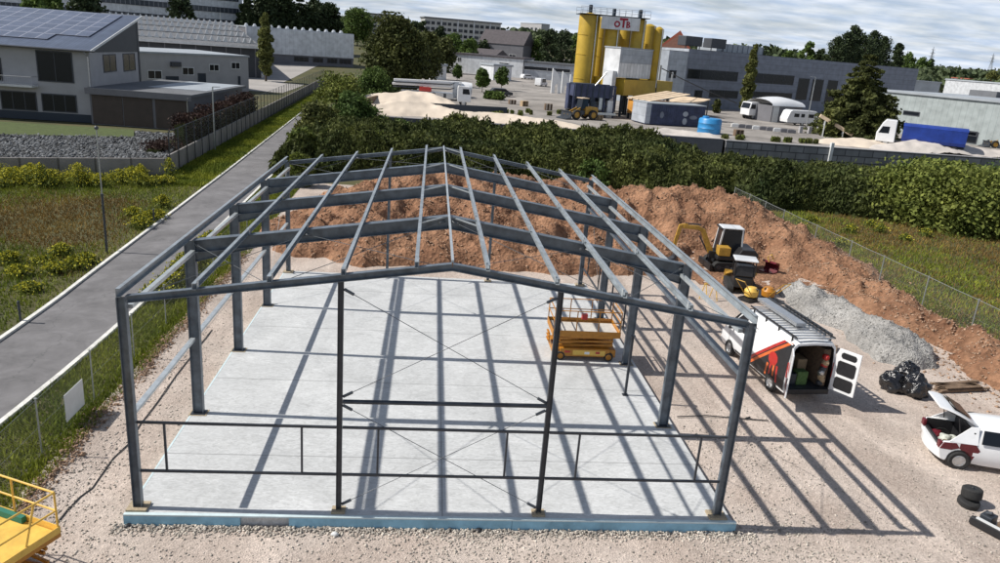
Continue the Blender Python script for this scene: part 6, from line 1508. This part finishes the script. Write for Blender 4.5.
# blue tipper trailer with white tractor
q0, q1 = at(874,145,YZ), at(962,155,YZ)
v = (q0-q1).normalized(); rz = math.atan2(v.y, v.x); LT = (q0-q1).length
tk = empty('tipper_truck', q1, rz, 'white tractor cab with long blue tarpaulin trailer behind the grey gravel heap', 'truck')
ht = tall(930,147,131,YZ)
c = MB(); c.prism([(x,-1.25,zz) for x, zz in ((LT-2.4,.7),(LT,.7),(LT+.05,1.9),(LT-.5,3.2),(LT-.9,3.75),(LT-2.3,3.7))], (0,0,0), (0,2.5,0)); cb_ = c.build('cab', 'white', tk, fixn=True, bevel=.1)
c = MB(); c.prism([(LT+.07,-1.05,1.95),(LT+.07,1.05,1.95),(LT-.40,1.0,3.1),(LT-.40,-1.0,3.1)], (0,0,0), (.02,0,0)); c.build('windscreen', 'glass', tk, fixn=True)
for s in (-1,1): c = MB(); c.prism([(x,s*1.255,zz) for x, zz in ((LT-1.5,1.9),(LT-.2,1.9),(LT-.6,2.8),(LT-1.5,2.8))], (0,0,0), (0,s*.02,0)); c.build('side_window', 'glass', tk, fixn=True)
c = MB(); c.box(0,LT-1.0,-.5,.5,.8,1.0); c.build('chassis', 'steel_dark', tk)
c = MB(); c.prism([(0,y,zz) for y, zz in ((-1.15,1.1),(-1.28,1.5),(-1.28,3.1),(1.28,3.1),(1.28,1.5),(1.15,1.1))], (0,0,0), (LT-3.2,0,0)); c.build('trailer_body', 'tarpblue', tk, fixn=True)
c = MB(); c.prism([(-.05,y,zz) for y, zz in ((-1.3,3.1),(-1.0,3.35),(0,3.5),(1.0,3.35),(1.3,3.1))], (0,0,0), (LT-3.1,0,0)); c.build('tarpaulin', 'tarpblue', tk, fixn=True)
for s in (-1,1):
    for x in (1.2,2.5,3.8,LT-4.2,LT-1.3): wheel(tk, (x,s*1.05,.52), .52, .34, 'silver', 'y')
# mixer truck and tent, caravan
truck(757, 119, R(200), 'white lorry with dark windscreen parked beside the poplar and the white tent', L_=6.5)
tn = Bld('storage_tent', at(770,122,YZ), at(800,123,YZ), 7, 'grey storage shed with a domed white tarpaulin roof behind the caravan', 'tent'); ht_ = tall(785,122,106,YZ)
tn.box('wall', 'renderdark', 0, tn.L, 0, 6, 0, ht_); tn.box('door', 'offwhite', .2, tn.L*.22, -.05, -.003, 0, ht_-.1)
c = MB(); rr = []
for i in range(9):
    a = math.pi*i/8; rr.append([Vector((-.3+(tn.L+.6)*j/8, 3-3.3*math.cos(a), ht_+math.sin(a)*(1.0+.5*math.sin(math.pi*j/8)))) for j in range(9)])
vs = [v_ for g in rr for v_ in g]; c.add(vs, [(i*9+j, i*9+j+1, (i+1)*9+j+1, (i+1)*9+j) for i in range(8) for j in range(8)]); c.build('tarpaulin', 'white', tn.root, smooth=True)
cvn = empty('caravan', at(797,125,YZ), R(10), 'white caravan with four dark windows parked at the end of the yard', 'caravan')
Lc = 6.0; c = MB(); c.prism([(x,-1.1,z_) for x, z_ in ((-Lc/2+.1,.45),(Lc/2,.45),(Lc/2+.02,2.3),(Lc/2-.3,2.6),(-Lc/2+.9,2.6),(-Lc/2+.45,2.4),(-Lc/2,1.1))], (0,0,0), (0,2.2,0)); c.build('body', 'white', cvn, fixn=True, bevel=.08)
for x0_, x1_ in ((-1.7,-.7),(-.3,.4),(1.0,2.3)): c = MB(); c.box(x0_,x1_,-1.12,-1.103,1.45,2.05); c.build('window', 'glass', cvn)
c = MB(); c.prism([(-2.72,-.8,1.45),(-2.72,.8,1.45),(-2.48,.8,2.2),(-2.48,-.8,2.2)], (0,0,0), (-.05,0,0)); c.build('front_window', 'glass', cvn, fixn=True)
for s in (-1,1): wheel(cvn, (.2,s*.98,.32), .32, .2, 'silver', 'y')
c = MB(); c.rect((-3.0,0,.45),(-4.1,0,.45),.1,.1); c.build('drawbar', 'steel_dark', cvn)
# concrete pump truck
pt_ = truck(433, 104, R(3), 'long white concrete pump truck with folded boom behind the sand heaps', L_=11.5, name='pump_truck')
c = MB(); c.rect((-6.2,0,3.3),(4.3,0,3.5),.7,.4); c.rect((-6.4,.0,2.75),(3.2,.0,2.9),.6,.35); c.build('folded_boom', 'white', pt_, bevel=.06)
c = MB(); c.box(-5,3,-1.1,1.1,1.0,1.9); c.build('deck_box', 'silver', pt_, bevel=.05); c = MB(); c.box(-2.2,-.4,-1.15,1.15,1.95,2.5); c.build('red_unit', 'red', pt_, bevel=.05)
c = MB(); c.rect((3.4,0,1.2),(3.4,0,3.6),.8,.8,(1,0,0)); c.build('turret', 'greylight', pt_)
for k in range(5): c = MB(); c.box(-5.3+k*1.7,-4.9+k*1.7,-1.18,-1.12,1.1,1.8); c.build('locker_door', ['steel_dark','black'][k % 2], pt_)
for z_ in (2.35, 3.05): c = MB(); c.tube([(-6.3,-.5,z_),(2.5,-.5,z_+.1),(3.3,-.3,z_+.4)], .09, 6); c.build('delivery_pipe', 'steel_dark', pt_)
c = MB(); c.lathe([(.0,-1.2),(.95,-1.1),(1.05,0),(.95,1.1),(0,1.2)], 18, Matrix.Translation((4.9,.9,2.6)) @ Matrix.Rotation(R(90),4,'Y')); c.build('water_drum', 'white', pt_, smooth=True)
def small_car(px, py, rz, label, m_='white', L_=4.4, h=1.5, van_=False, group='vehicles parked in the far yard', z=YZ):
    q = at(px, py, z); r_ = empty('parked_van' if van_ else 'parked_car', q, rz, label, 'van' if van_ else 'car', group)
    hh = 2.1 if van_ else h; pr = ((-L_/2,.3),(L_/2,.3),(L_/2,.85),(L_*.30,1.0 if not van_ else 1.15),(L_*.16,hh),(-L_*.38 if not van_ else -L_*.48,hh),(-L_/2,1.0))
    c = MB(); c.prism([(x,-.88,z_) for x, z_ in pr], (0,0,0), (0,1.76,0)); c.build('body', m_, r_, fixn=True, bevel=.1)
    for s in (-1,1):
        c = MB(); c.prism([(x,s*.885,z_) for x, z_ in ((-L_*.33,1.02),(L_*.25,1.02),(L_*.15,hh-.12),(-L_*.3,hh-.12))], (0,0,0), (0,s*.012,0)); c.build('side_window', 'glass', r_, fixn=True)
        for x in (-L_*.31,L_*.31): wheel(r_, (x,s*.80,.31), .31, .2, 'silver', 'y')
    c = MB(); c.prism([(L_*.29,-.75,1.04),(L_*.29,.75,1.04),(L_*.165,.7,hh-.08),(L_*.165,-.7,hh-.08)], (0,0,0), (.03,0,.02)); c.build('windscreen', 'glass', r_, fixn=True)
small_car(541, 86, R(60), 'white van parked in the far yard left of the silos', van_=True, L_=4.9)
small_car(519, 77, R(20), 'dark car on the far side of the yard in front of the white hall', 'plinth')
small_car(527, 79, R(30), 'white car next to the dark one beside the white hall', 'white')
small_car(501, 96, R(8), 'dark flat low car parked by the young trees in the yard', 'steel_dark')
small_car(455, 71, R(10), 'white car half hidden behind the young tree in the yard', 'white')
small_car(516, 72, R(10), 'silver car at the far right end of the white hall', 'silver')
small_car(254, 79, R(200), 'silver car on the forecourt left of the narrow poplar', 'silver', z=-.3, group='vehicles by the halls')
# white arched frames (formwork) left of the silos
for i, (px, w_) in enumerate(((551,10),(561,9),(569,7))):
    q = at(px, 93, YZ); d = (q-CP).dot(fw); r_ = empty('formwork_frame', q, R(8), ('left' if i == 0 else 'middle' if i == 1 else 'right')+' white triangular concrete formwork element left of the yellow silos', 'formwork', 'white formwork elements')
    ww = w_/F*d; hh = tall(px, 93, 68+i*3, YZ)
    c = MB(); c.prism([(0,0,0),(ww*.35,0,0),(ww*.35,0,hh*.3),(ww*.6,0,hh*.42),(ww*.7,0,0),(ww,0,0),(ww*.95,0,hh*.5),(ww*.5,0,hh*.82),(0,0,hh)], (0,0,0), (0,.5,0)); c.build('panel', 'white', r_, fixn=True)
    c = MB(); c.tube([(ww*.1,.5,hh*.8),(ww*.3,1.8,0)], .06, 6); c.build('prop', 'steel_dark', r_)
for i in range(26):
    px = random.choice([random.uniform(470,580), random.uniform(722,850)]); py = random.uniform(112,118) if px < 600 else 139+.05*(px-722)
    q = at(px, py, YZ); w_ = random.uniform(.6,1.4); n_ = 160; P_ = np.stack([rs.uniform(-1,1,n_)*w_*.32, rs.uniform(-1,1,n_)*w_*.25, rs.rand(n_)*.6], 1); V_, F_ = leaf_quads(P_, .16, aspect=2.5, vert=2.)
    o = npmesh('weed_tuft', V_, F_, random.choice(['leaf_bright','leaf_olive'])); o.location = q; tag(o, 'small weed tuft growing along the top of the yard wall', 'weed', 'weed tufts along the yard wall')
# yard lamp and low fence
q = at(806, 127, YZ); h = tall(806,127,77,YZ); c = MB(); c.tube([(0,0,0),(0,0,h)], .10, 8, .06); c.rect((0,0,h),(-.9,0,h+.05),.2,.08); o = c.build('lamp_post', 'silver'); o.location = q; tag(o, 'grey lamp post in front of the dark grey building beside the caravan', 'lamp post')
for i, px in enumerate((800,809,818,827)):
    q = at(px, 133+i*.5, YZ); c = MB(); c.cbox((0,0,.5),(.5,.5,1.0)); c.cbox((0,0,1.04),(.6,.6,.08)); o = c.build('concrete_bollard', 'render', bevel=.03); o.location = q; tag(o, 'square concrete bollard in the row in front of the caravan', 'bollard', 'bollards in front of the caravan')
for i in range(9):
    q = at(735+i*7, 127+i*.75, YZ); c = MB(); c.box(-.62,.62,-.3,.3,0,.5); c.box(-.4,.4,-.15,.15,.5,.58); o = c.build('concrete_block', 'renderdark' if i % 3 else 'offwhite', bevel=.03); o.location = q; o.rotation_euler = (0,0,R(-8)); tag(o, 'low concrete stacking block in the line across the yard before the lorry', 'concrete block', 'stacking blocks across the yard')
# tipped white tipper body / excavator arm in front of the dark tree
q = at(833,137,YZ); r_ = empty('conveyor_belt', q, R(-20), 'pale inclined conveyor frame in front of the dark conifer', 'conveyor')
c = MB(); c.rect((-2.4,0,3.0),(2.6,0,.6),.9,.5); c.build('belt_frame', 'canopycream', r_); c = MB(); [c.rect((x,y,0),(x,y,1.8-.48*x-.25),.15,.15,(1,0,0)) for x in (-1.6,1.2) for y in (-.4,.4)]; c.build('leg', 'offwhite', r_)
q = at(868,134,YZ); r_ = empty('shelter', q, R(-6), 'small pale roofed shelter between the dark conifer and the tractor cab', 'shelter')
c = MB(); c.box(-2,2,-1,1,2.3,2.6); c.build('roof', 'canopycream', r_); c = MB(); [c.rect((x,y,0),(x,y,2.3),.2,.2,(1,0,0)) for x in (-1.6,1.6) for y in (-.7,.7)]; c.build('post', 'offwhite', r_)
c = MB(); c.lathe([(.5,0),(.5,1.6),(.3,1.9)], 14); c.build('drum', 'offwhite', r_)

# ------------------------------------------------------------------ trees
def ptree(kind, px, pyb, pyt, wpx, label, m_, leaf, n, z=YZ, group=None, push=0, **kw):
    q = at(px, pyb, z); h = tall(px, pyb, pyt, z); d = (q-CP).dot(fw)
    if push:
        k = 1+push/d; q2 = CP+(q-CP)*k; top = CP+(Vector((q.x,q.y,z+h))-CP)*k; gz_ = H(q2.x, q2.y); h = top.z-gz_; q = Vector((q2.x,q2.y,gz_)); d *= k
    return tree(kind, label, q.x, q.y, q.z-.05, h, wpx/F*d, m_, leaf, n, group, **kw)
ptree('column', 266, 82, 13, 19, 'narrow upright poplar in front of the pale metal hall', 'leaf_olive', .5, 4500, z=-.3, base=.14)
ptree('column', 744, 113, 44, 15, 'narrow upright poplar in front of the dark grey building', 'leaf_olive', .45, 4500, base=.02)
ptree('bush', 755, 115, 98, 16, 'low green bush at the foot of the poplar by the grey building', 'leaf_mid', .4, 1500, base=0)
ptree('bush', 716, 113, 98, 9, 'small brownish shrub before the door of the grey building', 'leaf_brown', .35, 700, base=0)
ptree('round', 396, 92, 14, 66, 'big dark bronze green broadleaf tree beyond the lane bend', 'leaf_brown', .42, 30000, base=.0, blobs=44)
ptree('round', 425, 84, 30, 36, 'dark tree at the right of the big bronze green tree', 'leaf_brown', .42, 12000, base=.1, blobs=24)
ptree('round', 357, 62, 7, 36, 'bright green round tree right of the dark conifers', 'leaf_mid', .7, 9000, z=-.3, push=60, base=.1, blobs=26)
for i, (px, pt_2, w) in enumerate(((250,-8,30),(266,-12,34),(284,-10,34),(300,-9,30),(316,-6,30),(330,-1,26),(275,-4,34),(308,2,34))):
    ptree('round' if i % 3 else 'cone', px, 66, pt_2, w*1.1, 'tall dark tree in the dense group behind the pale metal hall', 'leaf_dark', .8, 7000, z=-.3, push=50, group='dark trees behind the metal hall', base=.0, **({'blobs':26} if i % 3 else {}))
for px, pt_2, w, m_ in ((40,-6,34,'leaf_mid'),(58,-10,26,'leaf_mid'),(92,-10,34,'leaf_dark'),(183,-8,30,'leaf_dark'),(62,2,14,'leaf_bright'),(246,-4,18,'leaf_dark')):
    ptree('round', px, 60, pt_2, w*1.25, {'leaf_mid':'green broadleaf tree behind the solar roof in front of the striped office','leaf_dark':'dark tree in front of the striped office block','leaf_bright':'small light green tree rising behind the solar roof'}[m_], m_, .8, 2600, z=-.3, group='trees in front of the striped office', push=20, base=.05, blobs=14)
for px, pb_, pt_2, w, m_, lab in ((482,92,68,16,'leaf_mid','young round green tree in the yard right of the pump truck'),(457,80,64,11,'leaf_mid','small young tree left of the white shed in the yard'),(501,90,66,15,'leaf_mid','young tree with bare trunk standing beside the dark low car'),(503,76,62,9,'leaf_mid','small tree in front of the white hall')):
    ptree('round', px, pb_, pt_2, w, lab, m_, .4, 1800, base=.22)
ptree('bush', 493, 99, 91, 26, 'low hedge patch under the young yard trees', 'leaf_mid', .4, 1200, base=0)
for px, pb_, pt_2, w, m_ in ((560,72,27,28,'leaf_dark'),(574,72,30,18,'leaf_mid'),(546,72,24,20,'leaf_dark'),(536,70,36,16,'leaf_mid'),(452,66,31,26,'leaf_mid'),(468,68,36,22,'leaf_mid'),(438,64,22,20,'leaf_dark'),(421,64,15,12,'leaf_dark'),(441,72,36,32,'leaf_brown'),(412,62,18,20,'leaf_dark'),(482,66,38,18,'leaf_dark'),(496,64,36,14,'leaf_brown'),(522,68,34,14,'leaf_dark'),(404,60,16,12,'leaf_dark')):
    ptree('round', px, pb_, pt_2, w*1.15, {'leaf_dark':'dark tree in the belt between the silos and the apartment blocks','leaf_mid':'mid green tree in the belt in front of the apartment blocks','leaf_brown':'bronze tree in the belt in front of the apartment blocks'}[m_], m_, .7, 2600, group='tree belt before the apartment blocks', base=.0, blobs=14)
# right: big dark tree in the yard, conifers behind the grey building
ptree('cone', 853, 136, 50, 96, 'big dark conifer standing in the yard before the grey building', 'leaf_brown', .40, 34000, base=.04)
ptree('bush', 868, 138, 112, 26, 'yellowish bush at the right foot of the big yard conifer', 'leaf_olive', .34, 3500, base=0)
ptree('bush', 828, 136, 106, 24, 'olive bush at the left foot of the big dark yard conifer', 'leaf_olive', .4, 2500, base=0)
for px, pt_2, w in ((843,19,30),(862,25,32),(828,33,26),(889,39,18),(874,32,22),(852,30,34),(836,26,28)):
    ptree('round', px, 94, pt_2, w*(.75 if pt_2 in (19,25,39) else 1.05), 'dark pine in the dense group behind the long grey building', 'leaf_dark', .6, 6500, push=40, group='dark pines behind the grey building', base=.0, blobs=26)
for px, pt_2, w, m_ in ((800,39,22,'leaf_mid'),(812,46,16,'leaf_dark'),(782,47,16,'leaf_mid'),(900,52,24,'leaf_mid'),(915,56,20,'leaf_mid'),(923,58,14,'leaf_dark')):
    ptree('round', px, 92, pt_2, w, {'leaf_mid':'mid green round tree behind the long grey building','leaf_dark':'small dark tree behind the long grey building'}[m_], m_, 1.0, 2000, push=60, group='round trees behind the grey building', base=.02, blobs=14)
for px, pb_, pt_2, w in ((986,100,70,14),(996,100,74,12)):
    ptree('round', px, pb_, pt_2, w, 'pale green young tree above the warehouse roof at the right edge', 'leaf_olive', .8, 1200, push=50, base=.1, group='pale trees above the warehouse roof')
# far woods on the skyline: one mass
def woods(name, spans, seed):
    P = []
    for (px0, px1, dist, hh, dens) in spans:
        for i in range(dens):
            px = random.uniform(px0, px1); d = ray(px, 40+px*.04); p = CP+d*((dist*random.uniform(.93,1.12))/d.length); g = H(p.x, p.y)
            top = hh*(.75+.5*abs(nz(p.x, p.y, .02, seed, 3))+.25*nz(p.x, p.y, .09, seed+1, 2))
            P.append((p.x, p.y, g+top*random.random()**.5))
    P = np.array(P); V, Fq = leaf_quads(P, 3.4, aspect=1.2); return tag(npmesh(name, V, Fq, 'leaf_far'), kind='stuff')
woods('distant_woods', [(-60,560,620,11,7000),(520,800,600,11,5000),(780,1060,700,9,5000),(900,1060,420,7,3500),(760,1060,1100,12,5000),(-60,800,1200,8,6000)], 90)
# far sheds among the right-hand horizon trees
for i in range(9):
    px = 905+i*11; d = ray(px, 84); dd_ = random.uniform(380,520); p = CP+d*(dd_/d.length); g = H(p.x, p.y)
    bl = Bld('distant_shed', Vector((p.x-8,p.y,g)), Vector((p.x+random.uniform(8,16),p.y+2,g)), 14, 'pale distant shed among the trees on the right horizon', 'shed', 'distant sheds on the right horizon')
    bl.box('wall', 'cladwhite', 0, bl.L, 0, 14, -2, 5); bl.box('roof', ['rooflight','roofred','offwhite'][i % 3], -.3, bl.L+.3, -.3, 14.3, 5.002, 5.6)
# pylons
for i, (px, dist, h) in enumerate(((927,1100,34),(988,1300,34))):
    d = ray(px, 76); p = CP+d*(dist/d.length); g = H(p.x, p.y); py_ = empty('electricity_pylon', (p.x,p.y,g), .5, ('nearer' if i == 0 else 'farther right')+' grey lattice electricity pylon on the right horizon', 'pylon')
    c = MB()
    for sx_ in (-1,1):
        for sy in (-1,1): c.tube([(sx_*3,sy*3,0),(sx_*.8,sy*.8,h*.6),(0,0,h)], .3, 4)
    for k in range(6):
        z0 = h*k/7; z1_ = h*(k+1)/7; a_ = 3-2.4*k/7; c.tube([(-a_,-a_,z0),(a_,-a_,z1_)], .15, 4); c.tube([(a_,-a_,z0),(-a_,-a_,z1_)], .15, 4)
    c.build('lattice', 'silver', py_)
    for z_, w_ in ((h*.66,7),(h*.78,6),(h*.9,4.5)): c = MB(); c.tube([(-w_,0,z_),(w_,0,z_)], .25, 4); c.build('cross_arm', 'silver', py_)

# ------------------------------------------------------------------ light
wd_ = bpy.data.worlds.new('World'); scn.world = wd_; wd_.use_nodes = True
N = wd_.node_tree.nodes; Lk = wd_.node_tree.links.new; bg = N['Background']
SUND = Vector((6.2, -.22, -6.2)).normalized()     # travel direction of sunlight
sel = math.asin(-SUND.z); saz = math.atan2(-SUND.x, -SUND.y)
sky = N.new('ShaderNodeTexSky'); sky.sky_type = 'NISHITA'; sky.sun_disc = False; sky.sun_elevation = sel; sky.sun_rotation = saz
sky.air_density = 1.0; sky.dust_density = 1.2; sky.ozone_density = 1.0
tc = N.new('ShaderNodeTexCoord'); sp = N.new('ShaderNodeSeparateXYZ'); Lk(tc.outputs['Generated'], sp.inputs[0])
# cloud deck: project the direction on a plane overhead
mz_ = N.new('ShaderNodeMath'); mz_.operation = 'MAXIMUM'; Lk(sp.outputs[2], mz_.inputs[0]); mz_.inputs[1].default_value = .0
ma = N.new('ShaderNodeMath'); ma.operation = 'ADD'; Lk(mz_.outputs[0], ma.inputs[0]); ma.inputs[1].default_value = .13
dv_ = N.new('ShaderNodeVectorMath'); dv_.operation = 'DIVIDE'; Lk(tc.outputs['Generated'], dv_.inputs[0])
cb = N.new('ShaderNodeCombineXYZ'); [Lk(ma.outputs[0], cb.inputs[i]) for i in range(3)]; Lk(cb.outputs[0], dv_.inputs[1])
mp = N.new('ShaderNodeMapping'); mp.inputs['Scale'].default_value = (1.3,1.9,0); mp.inputs['Location'].default_value = (3.1,1.7,0); Lk(dv_.outputs[0], mp.inputs['Vector'])
n1 = N.new('ShaderNodeTexNoise'); n1.inputs['Scale'].default_value = .8; n1.inputs['Detail'].default_value = 9; n1.inputs['Roughness'].default_value = .6; n1.inputs['Distortion'].default_value = .6; Lk(mp.outputs[0], n1.inputs['Vector'])
cr = N.new('ShaderNodeValToRGB'); e = cr.color_ramp.elements; e[0].position = .34; e[0].color = (0,0,0,1); e[1].position = .58; e[1].color = (1,1,1,1); Lk(n1.outputs['Fac'], cr.inputs[0])
mf = N.new('ShaderNodeMath'); mf.operation = 'MULTIPLY_ADD'; Lk(cr.outputs[0], mf.inputs[0]); mf.inputs[1].default_value = .45; mf.inputs[2].default_value = .52
n2 = N.new('ShaderNodeTexNoise'); n2.inputs['Scale'].default_value = 2.6; n2.inputs['Detail'].default_value = 7; Lk(mp.outputs[0], n2.inputs['Vector'])
c2 = N.new('ShaderNodeValToRGB'); e = c2.color_ramp.elements; e[0].position = .35; e[0].color = (8.0,9.7,12.4,1); e[1].position = .66; e[1].color = (13.2,14.0,15.2,1); Lk(n2.outputs['Fac'], c2.inputs[0])
ev = N.new('ShaderNodeMapRange'); ev.interpolation_type = 'SMOOTHSTEP'; Lk(sp.outputs[2], ev.inputs[0]); ev.inputs['From Min'].default_value = .12; ev.inputs['From Max'].default_value = .55; ev.inputs['To Min'].default_value = 1; ev.inputs['To Max'].default_value = .12
mm_ = N.new('ShaderNodeMath'); mm_.operation = 'MULTIPLY'; Lk(mf.outputs[0], mm_.inputs[0]); Lk(ev.outputs[0], mm_.inputs[1])
mx = N.new('ShaderNodeMix'); mx.data_type = 'RGBA'; Lk(mm_.outputs[0], mx.inputs[0]); Lk(sky.outputs[0], mx.inputs[6]); Lk(c2.outputs[0], mx.inputs[7])
Lk(mx.outputs[2], bg.inputs['Color']); bg.inputs['Strength'].default_value = .06
sl_ = bpy.data.lights.new('sun', 'SUN'); sl_.energy = 4.6; sl_.angle = R(.5); sl_.color = (1,.955,.89)
so = bpy.data.objects.new('sun', sl_); COL.objects.link(so); so.rotation_euler = SUND.to_track_quat('-Z', 'Y').to_euler()
vs_ = scn.view_settings; vs_.view_transform = 'Standard'; vs_.look = 'None'; vs_.gamma = 1; vs_.use_curve_mapping = False; vs_.exposure = .2
